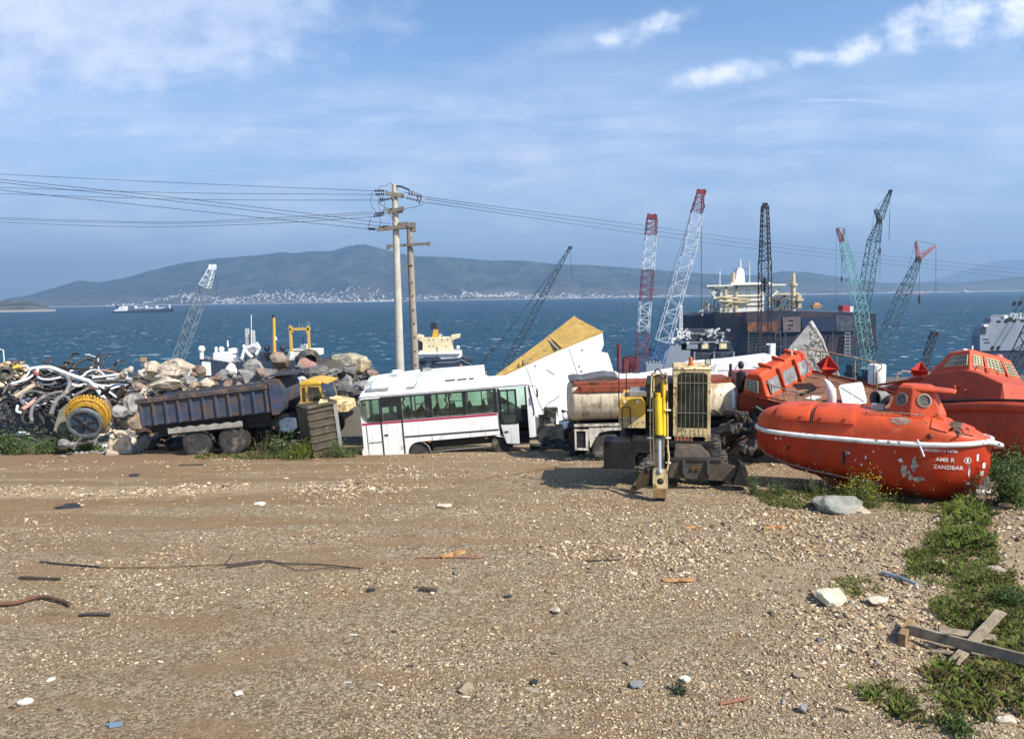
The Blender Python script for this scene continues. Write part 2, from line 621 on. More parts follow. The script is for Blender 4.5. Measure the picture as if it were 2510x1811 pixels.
DS = 1.10717  # the ridge lines below were read off a 2267 px wide view
RIDGE = ((-160, 670), (0, 667), (20, 660), (60, 655), (110, 640), (175, 621), (220, 625), (270, 617), (330, 600), (400, 583), (480, 572), (560, 566), (600, 562), (625, 558), (650, 561),
         (690, 556), (735, 556), (770, 545), (805, 541), (840, 549), (880, 560), (920, 567), (1000, 570), (1080, 577), (1160, 577), (1240, 586), (1290, 586), (1380, 592),
         (1450, 597), (1520, 603), (1560, 606), (1640, 610), (1700, 608), (1730, 600), (1790, 603), (1850, 612), (1910, 620), (1960, 627), (2050, 625), (2130, 625), (2180, 620), (2267, 612), (2420, 618))


def hill_mat():
    m = bpy.data.materials.new('hillside')
    m.use_nodes = True
    t = NT(m.node_tree)
    b = t.n['Principled BSDF']
    co = t.node('ShaderNodeTexCoord').outputs['Object']
    x, y, z = t.xyz(co)
    n = t.noise(co, .0042, 9, .68)
    n2 = t.noise(co, .018, 7, .7)
    c = t.mix(t.ss(n, .42, .58), (.016, .032, .028), (.060, .070, .058))
    c = t.mix(t.ss(n2, .52, .72, 0, .6), c, (.10, .092, .070))
    lowm = t.ss(z, 150, 10)
    c = t.mix(t.m('MULTIPLY', lowm, t.ss(t.noise(co, .007, 8, .7), .40, .60)), c, (.135, .118, .092))
    c = t.mix(t.ss(z, -16, -26), c, (.34, .31, .26))
    t.set(b.inputs['Base Color'], c)
    b.inputs['Roughness'].default_value = .95
    b.inputs['Specular IOR Level'].default_value = .05
    return m


HILLM = hill_mat()


def hill(name, ridge, d0, d1, amp, px0, px1, step=9, rows=22, shape=1.35):
    rx = [a * DS for a, _ in ridge]
    ry = [b * DS for _, b in ridge]
    px = np.arange(px0, px1, step)
    vs = []
    pts = {}
    for i, p in enumerate(px):
        py = float(np.interp(p, rx, ry))
        top = P(p, py, d1)
        bot = P(p, HOR, d0)
        h = max(2, top.z - SEA)
        for j in range(rows + 4):
            q = j / rows
            X = bot.x + (top.x - bot.x) * q
            Y = d0 + (d1 - d0) * q
            if q <= 1:
                s = q ** shape
                g = noise.fractal((X * .0011, Y * .0011, 3.3), 1.0, 2.1, 5)
                z = SEA - 3 + (h + 3) * (s + (.55 * s * (1 - q) * g * 2.2 if amp else 0)) + 9 * noise.noise((X * .004, Y * .004, .7)) * min(1, 3 * q) * (1 - q * .8)
            else:
                z = SEA + h * (1 - (q - 1) * 3.5)
            vs.append((X, Y, z))
    n = rows + 4
    fs = [(i * n + j, (i + 1) * n + j, (i + 1) * n + j + 1, i * n + j + 1) for i in range(len(px) - 1) for j in range(n - 1)]
    me = bpy.data.meshes.new(name)
    me.from_pydata(vs, [], fs)
    me.materials.append(HILLM)
    me.shade_smooth()
    o = bpy.data.objects.new(name, me)
    COL.objects.link(o)
    tagp(o, kind='structure')
    return np.array(vs).reshape(len(px), n, 3), px


HV, HPX = hill('hills', RIDGE, 8600, 10800, 1, -170, 2680)
hill('far_hills', ((1900, 640), (2000, 632), (2060, 622), (2130, 601), (2180, 585), (2215, 577), (2250, 574), (2290, 576), (2420, 590)), 21000, 22500, 0, 2100, 2680, 12, 8)
hill('headland', ((-160, 660), (-60, 660), (0, 667), (45, 665), (70, 668), (95, 676), (122, 684.5)), 3600, 4000, 0, -170, 136, 5, 10, .8)


def on_hill(px, q):
    i = min(len(HPX) - 2, max(0, (px - HPX[0]) / (HPX[1] - HPX[0])))
    j = q * 22
    a, b = int(i), int(j)
    f, g = i - a, j - b
    p = (HV[a, b] * (1 - f) + HV[a + 1, b] * f) * (1 - g) + (HV[a, b + 1] * (1 - f) + HV[a + 1, b + 1] * f) * g
    return Vector(p)


# town across the water
rng = np.random.default_rng(5)


def boxes_mesh(name, items, m):
    vs, fs = [], []
    for (p, w, d, h, a) in items:
        k = len(vs)
        c, s_ = math.cos(a), math.sin(a)
        for zz in (-6, h):
            for ax, ay in ((-w, -d), (w, -d), (w, d), (-w, d)):
                vs.append((p[0] + (ax * c - ay * s_) / 2, p[1] + (ax * s_ + ay * c) / 2, p[2] + zz))
        fs += [(k + 4, k + 5, k + 6, k + 7), (k, k + 1, k + 5, k + 4), (k + 1, k + 2, k + 6, k + 5), (k + 2, k + 3, k + 7, k + 6), (k + 3, k, k + 4, k + 7)]
    me = bpy.data.meshes.new(name)
    me.from_pydata(vs, [], fs)
    me.materials.append(m)
    o = bpy.data.objects.new(name, me)
    COL.objects.link(o)
    return o


HOUSE = mat('far_house_wall', (.78, .76, .72), .8, vs=.02, var=.1)
RANGES = [(260, 480, .10, .34, 110, .6), (440, 980, .05, .30, 330, 1), (520, 980, .02, .14, 240, 1), (980, 1140, .03, .12, 60, 1), (1130, 1270, .05, .22, 130, 1.1), (1270, 1480, .015, .12, 150, .9),
          (1480, 1700, .01, .10, 90, .8), (1900, 2160, .008, .03, 60, .8), (2160, 2330, .008, .05, 80, 1.1), (2330, 2500, .008, .025, 40, .8)]
items = []
for a, b, q0, q1, n, sz in RANGES:
    for _ in range(n):
        p = rng.uniform(a, b)
        q = q0 + (q1 - q0) * rng.beta(1.3, 2.2)
        if a == 260: q = .04 + (p - 260) / 220 * .16 + rng.normal() * .018
        if a == 1130: q = .06 + .05 * math.floor(rng.uniform(0, 3.5)) * (.5 + .4 * math.sin(p * .03)) + rng.normal() * .004
        q = max(.006, q) ** .78
        w = rng.uniform(9, 19) * sz
        items.append((on_hill(p, q), w, rng.uniform(8, 14), rng.uniform(5, 12) * (1.8 if rng.random() < .06 else 1), rng.uniform(-.6, .6)))
order = sorted(range(len(items)), key=lambda i: -items[i][1] * items[i][3])
for i in order[:260]:
    p, w, d, h, a = items[i]
    mb = MB()
    mb.box((0, 0, h / 2 - 2), (w, d, h + 4))
    
    mb.box((w * .1, 0, h + 1.0), (w * .35, d * .5, 2))
    mb.build('house', HOUSE, label='tiny white house of the town on the hillside across the water', cat='house', group='white houses of the far hillside town', loc=p, rot=(0, 0, math.degrees(a)))
tagp(boxes_mesh('town', [items[i] for i in order[260:]], HOUSE), 'scattered white houses of the far town seen as pale specks', 'town', kind='stuff')

# ------------------------------------------------------------------ air
hz = MB().bx(-23000, 23000, -300, 23500, -42, 1300).build('haze', None, kind='stuff')
hm = bpy.data.materials.new('haze')
hm.use_nodes = True
t = NT(hm.node_tree)
t.n.clear()
pv = t.node('ShaderNodeVolumePrincipled', {'Color': (.45, .69, 1.0), 'Density': 8.6e-5, 'Anisotropy': .25})
t.l.new(pv.outputs[0], t.node('ShaderNodeOutputMaterial').inputs['Volume'])
hz.data.materials.append(hm)
tagp(hz, 'thin blue air between the yard and the far hills', 'haze')


# ------------------------------------------------------------------ loose stones
def ico():
    p = (1 + 5 ** .5) / 2
    v = np.array([(-1, p, 0), (1, p, 0), (-1, -p, 0), (1, -p, 0), (0, -1, p), (0, 1, p), (0, -1, -p), (0, 1, -p), (p, 0, -1), (p, 0, 1), (-p, 0, -1), (-p, 0, 1)], float)
    v /= np.linalg.norm(v[0])
    f = np.array([(0, 11, 5), (0, 5, 1), (0, 1, 7), (0, 7, 10), (0, 10, 11), (1, 5, 9), (5, 11, 4), (11, 10, 2), (10, 7, 6), (7, 1, 8), (3, 9, 4), (3, 4, 2), (3, 2, 6), (3, 6, 8), (3, 8, 9), (4, 9, 5), (2, 4, 11), (6, 2, 10), (8, 6, 7), (9, 8, 1)])
    return v, f


IV, IFc = ico()
GRID = {}


def gz_many(xy):
    return np.array([gz(a, b) for a, b in xy])


def stones(name, xy, size, cols, label, cat, flatz=.6, z=None, seed=1, sink=.3):
    """many little stones as one mesh, each with its own colour"""
    r = np.random.default_rng(seed)
    n = len(xy)
    zz = gz_many(xy) if z is None else z
    V = IV[None] * (1 + r.uniform(-.45, .4, (n, 12, 1)))
    sc = size[:, None, None] * np.stack([r.uniform(.7, 1.8, n), r.uniform(.6, 1.2, n), r.uniform(.28, .7, n) * flatz / .6], 1)[:, None, :]
    V = V * sc
    a = r.uniform(0, 6.28, n)
    c, s_ = np.cos(a)[:, None], np.sin(a)[:, None]
    tl = r.normal(0, .35, n)[:, None]
    X, Y, Z = V[..., 0], V[..., 1], V[..., 2]
    Y, Z = Y * np.cos(tl) - Z * np.sin(tl), Y * np.sin(tl) + Z * np.cos(tl)
    V = np.stack([X * c - Y * s_ + xy[:, :1], X * s_ + Y * c + xy[:, 1:], Z + (zz + size * flatz * (1 - 2 * sink) * .5)[:, None]], 2).reshape(-1, 3)
    Fc = (IFc[None] + (np.arange(n) * 12)[:, None, None]).reshape(-1, 3)
    me = bpy.data.meshes.new(name)
    me.vertices.add(len(V))
    me.vertices.foreach_set('co', V.astype(np.float32).ravel())
    me.loops.add(len(Fc) * 3)
    me.loops.foreach_set('vertex_index', Fc.astype(np.int32).ravel())
    me.polygons.add(len(Fc))
    me.polygons.foreach_set('loop_start', (np.arange(len(Fc)) * 3).astype(np.int32))
    me.update()
    at = me.color_attributes.new('stone_colour', 'FLOAT_COLOR', 'POINT')
    cc = np.ones((n, 12, 4), np.float32)
    cc[..., :3] = cols[:, None, :]
    at.data.foreach_set('color', cc.ravel())
    if 'loose_stone' not in MATS:
        m = bpy.data.materials.new('loose_stone')
        m.use_nodes = True
        t = NT(m.node_tree)
        b = t.n['Principled BSDF']
        ac = t.node('ShaderNodeVertexColor', layer_name='stone_colour').outputs[0]
        nz = t.noise(t.node('ShaderNodeTexCoord').outputs['Object'], 40, 4, .7)
        t.set(b.inputs['Base Color'], t.mix(t.ss(nz, .35, .7, 0, .5), ac, t.mix(.5, ac, (.05, .04, .03))))
        b.inputs['Roughness'].default_value = .85
        b.inputs['Specular IOR Level'].default_value = .25
        MATS['loose_stone'] = m
    me.materials.append(MATS['loose_stone'])
    o = bpy.data.objects.new(name, me)
    COL.objects.link(o)
    return tagp(o, label, cat, kind='stuff')


PAL = np.array([(0.624, 0.487, 0.318), (0.754, 0.629, 0.449), (0.474, 0.344, 0.206), (0.345, 0.238, 0.131), (0.216, 0.147, 0.084), (0.538, 0.405, 0.253), (0.387, 0.324, 0.253), (0.151, 0.102, 0.066)])


def pick(r, n, w):
    w = np.array(w, float)
    c = PAL[r.choice(len(PAL), n, p=w / w.sum())]
    return np.clip(c * r.uniform(.75, 1.2, (n, 1)), 0, .8)


r = np.random.default_rng(11)
# even spread over what the camera sees: sample in depth so that the picture stays evenly covered
N = 150000
D = 7.6 * (29.5 / 7.6) ** (r.uniform(0, 1, N) ** 1.05)
X = r.uniform(-.74, .74, N) * D
xy = np.stack([X, D], 1)
dens = np.array([noise.noise((a * .35, b * .5, 9.1)) + .5 * noise.noise((a * 1.2, b * 1.6, 3.3)) for a, b in xy])
right = np.clip((X - 1) / 6, 0, 1) * np.clip((21 - D) / 5, 0, 1)
left_soil = np.clip((-X - 2) / 6, 0, 1) * np.clip((D - 13) / 5, 0, 1)
pxs = CX + F * X / D
pys = HOR + F * 5.1 / D
coarse = np.exp(-((pxs - 1640) / 260) ** 2 - ((pys - 1400) / 75) ** 2) + .8 * np.exp(-((pxs - 1400) / 90) ** 2 - ((pys - 1350) / 26) ** 2) + .8 * np.exp(-((pxs - 2000) / 150) ** 2 - ((pys - 1340) / 60) ** 2) + .9 * np.exp(-((pxs - 2150) / 240) ** 2 - ((pys - 1560) / 130) ** 2)
rutk = np.array([rut(a, b) for a, b in xy])
coarse = coarse + .9 * np.exp(-((D - 20.3) / 1.1) ** 2) * (X < -3.5)
keep = r.uniform(0, 1, N) < (1 - .8 * np.clip(rutk, 0, 1)) * np.clip(.30 + 1.15 * dens + .35 * right + .8 * coarse - .45 * left_soil, .03, 1)
xy, D, X, right, coarse = xy[keep], D[keep], X[keep], right[keep], coarse[keep]
n = len(xy)
size = (.0035 + .00072 * D) * np.exp(r.normal(0, .42, n)) * (1 + .25 * right + .42 * coarse)
cols = pick(r, n, (4.0, 2.0, 5, 4.0, 3.8, 4, 1.0, 3.6))
stones('gravel', xy, size, cols, 'brown and cream crushed stone spread over the yard', 'gravel', seed=3)
# ------------------------------------------------------------------ shared paints
WHITE = mat('white_paint', (.82, .81, .78), .38, var=.05, vs=1.5, patches=(((.45, .40, .33), 2.2, .66, .12, .7), (RUST, 5, .70, .03, .9), ((.30, .27, .22), 1.0, .60, .2, .7)), spec=.5, streak=.3)
OLDWHITE = mat('chalky_white', (.80, .79, .75), .6, var=.06, vs=1.2, patches=(((.50, .46, .38), 1.8, .62, .16, .8), ((.18, .14, .10), 6, .72, .04, .9)))
CREAM = mat('cream_paint', (.66, .55, .38), .6, var=.12, vs=1.2, patches=(((.33, .25, .16), 1.3, .52, .14, .8), (RUST, 3.4, .60, .05, .9), ((.05, .035, .025), 2.1, .63, .03, .9)), streak=.75)
GRIMEW = mat('grimy_white', (.58, .55, .47), .7, var=.2, vs=1.5, patches=(((.22, .17, .11), 1.8, .50, .12, .9), ((.05, .04, .03), 3.2, .60, .05, .9), (RUST, 5, .62, .05, .9)), streak=.7)
BLACK = mat('black_paint', (.018, .018, .02), .5, var=.4, vs=4, patches=(((.09, .07, .05), 3, .60, .1, .9),))
DARK = mat('dark_steel', (.035, .032, .03), .65, var=.4, vs=3, patches=(((.10, .075, .05), 2.5, .55, .12, .9), (RUST, 6, .66, .05, .9)))
GREYST = mat('grey_steel', (.22, .215, .205), .6, var=.25, vs=2, patches=((RUST, 3, .64, .08, .9),), streak=.3)
RUBBER = mat('rubber', (.045, .043, .040), .85, var=.3, vs=4, patches=(((.17, .145, .115), 2.2, .52, .14, .95),), bump=.3, bs=30)
RIMM = mat('rim_steel', (.11, .10, .09), .6, var=.3, vs=8, patches=((RUST, 9, .52, .1, .9),))
SEATM = mat('seat_cloth', (.035, .05, .06), .9)
STRIPE = mat('crimson_paint', (.38, .045, .09), .5, var=.12)
BLUE = mat('blue_paint', (.042, .060, .100), .6, var=.3, vs=2, patches=(((.085, .075, .070), 1.1, .46, .12, .85), (RUST, 4.0, .57, .05, .9), ((.35, .38, .42), 9, .70, .03, .6)), streak=.55, bump=.15)
YELLOW = mat('yellow_paint', (.62, .36, .045), .5, var=.15, vs=2.5, patches=(((.18, .11, .05), 3, .58, .12, .85), (RUST, 7, .66, .04, .9)), streak=.35)
BRYEL = mat('bright_yellow_paint', (.78, .50, .02), .42, var=.1, vs=3, patches=(((.25, .15, .05), 5, .66, .08, .8),), streak=.15)
PALEY = mat('faded_yellow_paint', (.68, .52, .26), .55, var=.14, vs=3, patches=(((.20, .13, .07), 3, .52, .10, .85), (RUST, 7, .60, .05, .9)), streak=.8)
REDP = mat('dull_red_paint', (.30, .045, .035), .5, var=.2, vs=2, patches=((RUST, 4, .6, .08, .9),))
CABRED = mat('red_stripe_paint', (.36, .05, .02), .5)
CHROME = mat('chrome_rod', (.44, .50, .60), .35, metal=.25, var=.05)


def glass(name, tr, gl=.12):
    m = bpy.data.materials.new(name)
    m.use_nodes = True
    t = NT(m.node_tree)
    t.n.clear()
    a = t.node('ShaderNodeBsdfTransparent', {'Color': tr})
    b = t.node('ShaderNodeBsdfGlossy', {'Color': (.8, .9, .9), 'Roughness': .06})
    fr = t.node('ShaderNodeFresnel', {'IOR': 1.45}).outputs[0]
    dirt = t.node('ShaderNodeBsdfDiffuse', {'Color': (.30, .30, .26)})
    nz = t.noise(t.node('ShaderNodeTexCoord').outputs['Object'], 2.5, 6, .6)
    mx = t.node('ShaderNodeMixShader', {0: t.m('ADD', fr, gl * .3), 1: a.outputs[0], 2: b.outputs[0]})
    mx2 = t.node('ShaderNodeMixShader', {0: t.ss(nz, .42, .8, .02, .22), 1: mx.outputs[0], 2: dirt.outputs[0]})
    t.l.new(mx2.outputs[0], t.node('ShaderNodeOutputMaterial').inputs[0])
    return m


GLASS = glass('bus_glass', (.74, .86, .80), .06)
DGLASS = glass('dusty_dark_glass', (.30, .33, .33), .3)


def wheel(par, c, r=.5, w=.28, axis='y', face=-1, rimm=None, tyrem=None, steer=0):
    """tyre (part) with its rim (sub-part); face = side the rim shows on"""
    M = Matrix.Translation(c) @ Matrix.Rotation(R(steer), 4, 'Z') @ (Matrix.Rotation(R(90 if face < 0 else -90), 4, 'X') if axis == 'y' else Matrix.Rotation(R(90), 4, 'Y'))
    h = w / 2
    mb = MB()
    mb.lathe([(r * .58, -h), (r * .80, -h * 1.02), (r * .95, -h * .92), (r, -h * .7), (r, -h * .12), (r * .965, -h * .1), (r * .965, h * .1), (r, h * .12), (r, h * .7), (r * .95, h * .92), (r * .93, h * .96),
              (r * .90, h * .95), (r * .80, h * 1.02), (r * .62, h * .98), (r * .58, h * .85)], 36, M)
    for k in range(30):
        a = 2 * math.pi * k / 30
        for sgn in (-1, 1):
            mb.box((0, 0, 0), (.05 * r / .5, r * .09, h * .85), None)
            vs = mb.v[-8:]
            L = Matrix.Translation((r * 1.0, 0, sgn * h * .48)) @ Matrix.Rotation(R(sgn * 14), 4, 'X')
            Q = M @ Matrix.Rotation(a + sgn * .06, 4, 'Z') @ L
            mb.v[-8:] = [Q @ p for p in vs]
    ty = mb.build('wheel', tyrem or RUBBER, par, smooth=35)
    rb = MB()
    rb.lathe([(r * .58, h * .8), (r * .55, h * .9), (r * .50, h * .3), (r * .36, h * .12), (r * .30, h * .3), (r * .18, h * .34), (r * .16, h * .75), (.001, h * .78)], 24, M)
    for k in range(8):
        a = 2 * math.pi * k / 8
        rb.cyl(M @ Vector((r * .27 * math.cos(a), r * .27 * math.sin(a), h * .2)), M @ Vector((r * .27 * math.cos(a), r * .27 * math.sin(a), h * .5)), r * .035, n=6)
    rb.lathe([(r * .57, -h * .5), (.001, -h * .5)], 24, M)
    rb.build('rim', rimm or RIMM, ty, smooth=35)
    return ty


# ------------------------------------------------------------------ white bus
def bus():
    o = P(893, 1121, 30)
    b = empty('bus', o, (0, -3.55, 0), 'white midibus with a crimson waistline stripe and its front door hanging open', 'bus')
    L, Wd = 7.22, 2.25
    # near side wall: one plate with the window and door openings cut out
    rw = rrect(.06, .80, 1.42, 2.36, .1, 5, (.42, .04, .04, .10))
    dw = rrect(.93, 1.52, 1.47, 2.02, .04)
    w1 = rrect(1.74, 2.68, 1.47, 2.37, .04)
    w2 = rrect(2.98, 4.22, 1.47, 2.37, .04)
    w3 = rrect(4.38, 5.50, 1.47, 2.37, .04)
    arch = [(2.29 + .46 * math.cos(R(a)), .02 + .46 * math.sin(R(a))) for a in range(180, -1, -15)]
    arch2 = [(5.70 + .47 * math.cos(R(a)), .06 + .47 * math.sin(R(a))) for a in range(180, 29, -15)]
    out = [(0.02, -.12)] + [(1.83, -.12)] + arch + [(2.75, .02), (5.23, .06)] + arch2[1:] + [(5.66, .55), (5.66, 2.42), (6.86, 2.42), (6.86, .3), (7.05, .3), (7.12, 1.3), (7.02, 2.3), (6.95, 2.52), (0.12, 2.52), (.02, 2.3)]
    mb = MB()
    mb.plate(out, [rw, dw, w1, w2, w3], 0, .05)
    # far side wall
    fo = [(0.02, -.1), (7.1, .3), (7.12, 1.3), (7.0, 2.52), (.12, 2.52), (.02, 2.3)]
    fw = [rrect(.1, .8, 1.45, 2.36, .06), rrect(1.0, 1.75, 1.47, 2.37, .04), rrect(1.85, 2.9, 1.47, 2.37, .04), rrect(3.0, 4.2, 1.47, 2.37, .04), rrect(4.3, 5.5, 1.47, 2.37, .04), rrect(5.7, 6.8, 1.2, 2.3, .04)]
    mb.plate(fo, fw, Wd - .05, Wd)
    mb.bx(0, .05, .05, Wd - .05, -.1, 1.4)
    mb.bx(0, .05, .05, .35, 1.4, 2.5)
    mb.bx(0, .05, Wd - .35, Wd - .05, 1.4, 2.5)
    mb.bx(0, .05, .35, Wd - .35, 2.2, 2.5)
    mb.bx(7.06, 7.14, .05, Wd - .05, .3, 1.25)
    mb.build('body', WHITE, b, bev=.012)
    rf = MB()
    prof = [(0, 2.50), (.02, 2.60), (.14, 2.70), (.45, 2.76), (1.12, 2.79), (1.8, 2.76), (2.11, 2.70), (2.23, 2.60), (2.25, 2.50)]
    rings = []
    for xx, k in ((.06, .55), (.14, .9), (.4, 1), (6.5, 1), (6.85, .85), (6.98, .35)):
        rings.append([(xx, y_, 2.5 + (z_ - 2.5) * k) for y_, z_ in prof])
    rf.loft(rings)
    roof = rf.build('roof', WHITE, b, smooth=40)
    gt = MB()
    gt.tube([(.05, -.015, 2.515), (3.5, -.015, 2.515), (6.95, -.015, 2.515)], .022, 6)
    gt.build('rain_gutter', WHITE, roof)
    ac = MB()
    ac.hexa([(.45, .35, 2.72), (2.15, .35, 2.72), (2.15, 1.9, 2.74), (.45, 1.9, 2.74), (.55, .45, 3.02), (2.12, .45, 3.02), (2.12, 1.8, 3.02), (.55, 1.8, 3.02)])
    ac.build('roof_unit', OLDWHITE, roof, bev=.03)
    a2 = MB()
    a2.hexa([(2.35, .3, 2.72), (5.35, .3, 2.74), (5.35, 1.95, 2.74), (2.35, 1.95, 2.72), (2.42, .42, 3.03), (4.75, .42, 3.03), (4.75, 1.83, 3.03), (2.42, 1.83, 3.03)])
    a2.build('air_conditioner', OLDWHITE, roof, bev=.03)
    for x0, x1 in ((3.55, 3.98), (4.06, 4.46), (4.54, 4.76)):
        MB().plate(rrect(x0, x1, 2.84, 2.90, .028, 3), [], .335, .40).build('air_slot', BLACK, roof)
    hb = MB()
    hb.box((.75, .2, 2.735), (.95, .28, .03), (14, 0, 0)).box((2.15, .18, 2.725), (.35, .2, .03), (14, 0, 0))
    hb.build('roof_hatch', GREYST, roof)
    # dark glazing surround, pillars and trims stand proud of the wall
    st = MB()
    st.bx(.04, 5.60, -.008, 0, 1.325, 1.415)
    st.build('waist_stripe', STRIPE, b)
    pf = MB()
    pf.plate([(.86, 1.44), (1.70, 1.44), (1.70, 2.44), (.86, 2.44)], [rrect(.93, 1.52, 1.48, 2.02, .04)], -.014, 0)
    pf.plate([(1.70, 1.44), (5.64, 1.44), (5.64, 2.44), (1.70, 2.44)], [w1, w2, w3], -.012, 0)
    pf.plate(rrect(.03, .85, 1.39, 2.40, .1, 5, (.44, .02, .02, .12)), [rw], -.012, 0)
    pf.build('window_surround', BLACK, b)
    pl = MB()
    for x_ in (.835, 1.70):
        pl.bx(x_ - .025, x_ + .025, -.02, -.002, -.1, 1.44)
    pl.bx(.26, .80, -.012, 0, .57, .60)
    pl.bx(.20, .225, -.012, 0, -.1, 1.32)
    pl.bx(1.76, 5.62, -.02, 0, .70, .755)
    pl.bx(2.86, 2.872, -.004, 0, .05, .7)
    pl.bx(4.42, 4.43, -.004, 0, .05, .7)
    pl.bx(5.05, 5.06, -.004, 0, .05, .7)
    pl.build('panel_trim', BLACK, b)
    hd = MB()
    hd.bx(.93, 1.07, -.03, 0, .83, .89)
    hd.build('door_handle', BLACK, b)
    for mx, mz in ((2.68, .42), (5.02, .40)):
        MB().bx(mx, mx + .12, -.02, 0, mz, mz + .035).build('side_lamp', mat('amber_lamp', (.35, .12, .02), .4), b)
    for k, (a0, a1) in enumerate(((.06, .80), (.93, 1.52), (1.74, 2.68), (2.98, 4.22), (4.38, 5.50))):
        z0, z1 = (1.44, 2.34) if k == 0 else ((1.47, 2.02) if k == 1 else (1.47, 2.37))
        if k == 0:
            MB().plate(rw, [], .02, .028).build('window', GLASS, b)
        else:
            w = MB().bx(a0, a1, .02, .028, z0, z1).build('window', GLASS, b)
            if k > 1:
                mid = (a0 + a1) / 2 + .08
                f = MB()
                f.bx(mid - .02, mid + .02, .005, .04, z0, z1).bx(mid, a1, .005, .04, z1 - .34, z1 - .31)
                f.build('window_bar', BLACK, w)
    for a0, a1, z0, z1 in ((1.0, 1.75, 1.47, 2.37), (1.85, 2.9, 1.47, 2.37), (3.0, 4.2, 1.47, 2.37), (4.3, 5.5, 1.47, 2.37), (5.7, 6.8, 1.2, 2.3), (.1, .8, 1.45, 2.36)):
        MB().bx(a0, a1, Wd - .03, Wd - .022, z0, z1).build('window', GLASS, b)
    # interior
    fl = MB()
    fl.bx(.06, 5.6, .06, Wd - .06, .55, .62).bx(5.6, 6.9, .9, Wd - .06, .55, .62)
    fl.bx(5.64, 5.7, .06, .9, .1, 1.3)
    fl.bx(5.66, 6.85, .06, .9, .02, .06).bx(5.66, 6.85, .3, .9, .06, .28).bx(5.66, 6.85, .6, .9, .28, .5)
    fl.bx(6.6, 7.05, .9, Wd - .08, .62, 1.35)
    fl.build('floor', DARK, b)
    ce = MB()
    ce.bx(.06, 6.9, .06, Wd - .06, 2.46, 2.49)
    ce.build('ceiling', mat('bus_lining', (.30, .30, .28), .9), b)
    sb = MB()
    sb.bx(.06, .60, .1, 2.1, .62, 1.40)
    for x_ in (1.75, 2.35, 3.05, 3.75, 4.45, 5.05):
        for y_ in (.12, 1.28):
            st_ = MB()
            st_.box((x_ + .2, y_ + .42, 1.02), (.42, .84, .12))
            st_.box((x_, y_ + .21, 1.36), (.12, .40, .78), (0, -10, 0), .8, .75)
            st_.box((x_, y_ + .63, 1.36), (.12, .40, .78), (0, -10, 0), .8, .75)
            st_.box((x_ + .2, y_ + .42, .8), (.3, .7, .34))
            st_.build('seat', SEATM, b, bev=.03)
    sb.build('seat', SEATM, b, bev=.03)
    cu = MB()
    for x_ in (1.80, 3.55, 3.70, 4.30):
        pts = [(x_ + .05 * math.sin(k * 1.7), .09 + .02 * math.cos(k * 2.1), 2.35 - .09 * k) for k in range(10)]
        cu.tube(pts, [.05 + .012 * math.sin(k * 1.3) for k in range(10)], 6)
    cu.build('curtain', mat('bus_curtain', (.28, .30, .30), .95), b)
    # front end
    fr = MB()
    fr.loft([[(6.86, y_, .32), (7.06, y_ , .32), (7.16, y_, 1.25), (7.02, y_, 2.42), (6.86, y_, 2.42)] for y_ in (-.002, .10)])
    fr.build('front_pillar', WHITE, b, bev=.015)
    ws = MB()
    ws.hexa([(7.10, .1, 1.25), (7.13, .1, 1.25), (7.13, Wd - .1, 1.25), (7.10, Wd - .1, 1.25), (6.98, .1, 2.4), (7.01, .1, 2.4), (7.01, Wd - .1, 2.4), (6.98, Wd - .1, 2.4)])
    ws.build('windscreen', GLASS, b)
    rb = MB()
    rb.tube([(7.11, -.012, 1.22), (7.125, -.012, 1.4), (7.06, -.012, 1.9), (6.985, -.012, 2.38)], .026, 6)
    rb.build('windscreen_seal', BLACK, b)
    mi = MB()
    mi.tube([(6.95, .0, 2.44), (7.25, -.12, 2.40), (7.30, -.14, 2.28)], .014, 6).box((7.30, -.15, 2.12), (.07, .18, .30))
    mi.build('wing_mirror', BLACK, b)
    # front door leaf, swung out and half open
    dr = empty('door', (5.72, -.02, 0), (0, 0, -9))
    dr.parent = b
    lf = MB()
    lf.plate([(0, .95), (.13, .35), (.20, .14), (.72, .10), (.74, .95)], [], -.05, 0)
    lf.build('door_panel', WHITE, dr, bev=.01)
    gf = MB()
    gf.plate([(0, .95), (.05, .90), (.72, .92), (.74, .95), (.74, 2.36), (0, 2.36)], [rrect(.09, .66, .98, 1.36, .04, 4, (.22, .1, .02, .02)), rrect(.09, .34, 1.42, 1.86, .02), rrect(.40, .66, 1.42, 2.30, .02), rrect(.09, .34, 1.92, 2.30, .02)], -.05, 0)
    gf.build('door_frame', BLACK, dr)
    gg = MB().plate([(.06, .96), (.7, .96), (.7, 2.32), (.06, 2.32)], [], -.03, -.022)
    gg.build('door_glass', GLASS, dr)
    MB().bx(.16, .30, -.075, -.05, .60, .66).build('door_handle', BLACK, dr)
    wheel(b, (2.29, .20, .04), .43, .24, 'y', -1)
    wheel(b, (5.72, .22, .10), .43, .24, 'y', -1, steer=8)
    wheel(b, (2.29, Wd - .2, .04), .43, .24, 'y', 1)
    wheel(b, (5.72, Wd - .2, .10), .43, .24, 'y', 1)
    ch = MB()
    ch.bx(.3, 6.9, .5, Wd - .5, .1, .5)
    ch.build('chassis', BLACK, b)
    bp = MB()
    bp.plate(rrect(-.06, .20, .02, .36, .05), [], -.015, Wd + .015)
    bp.build('rear_bumper', OLDWHITE, b, bev=.02)


bus()


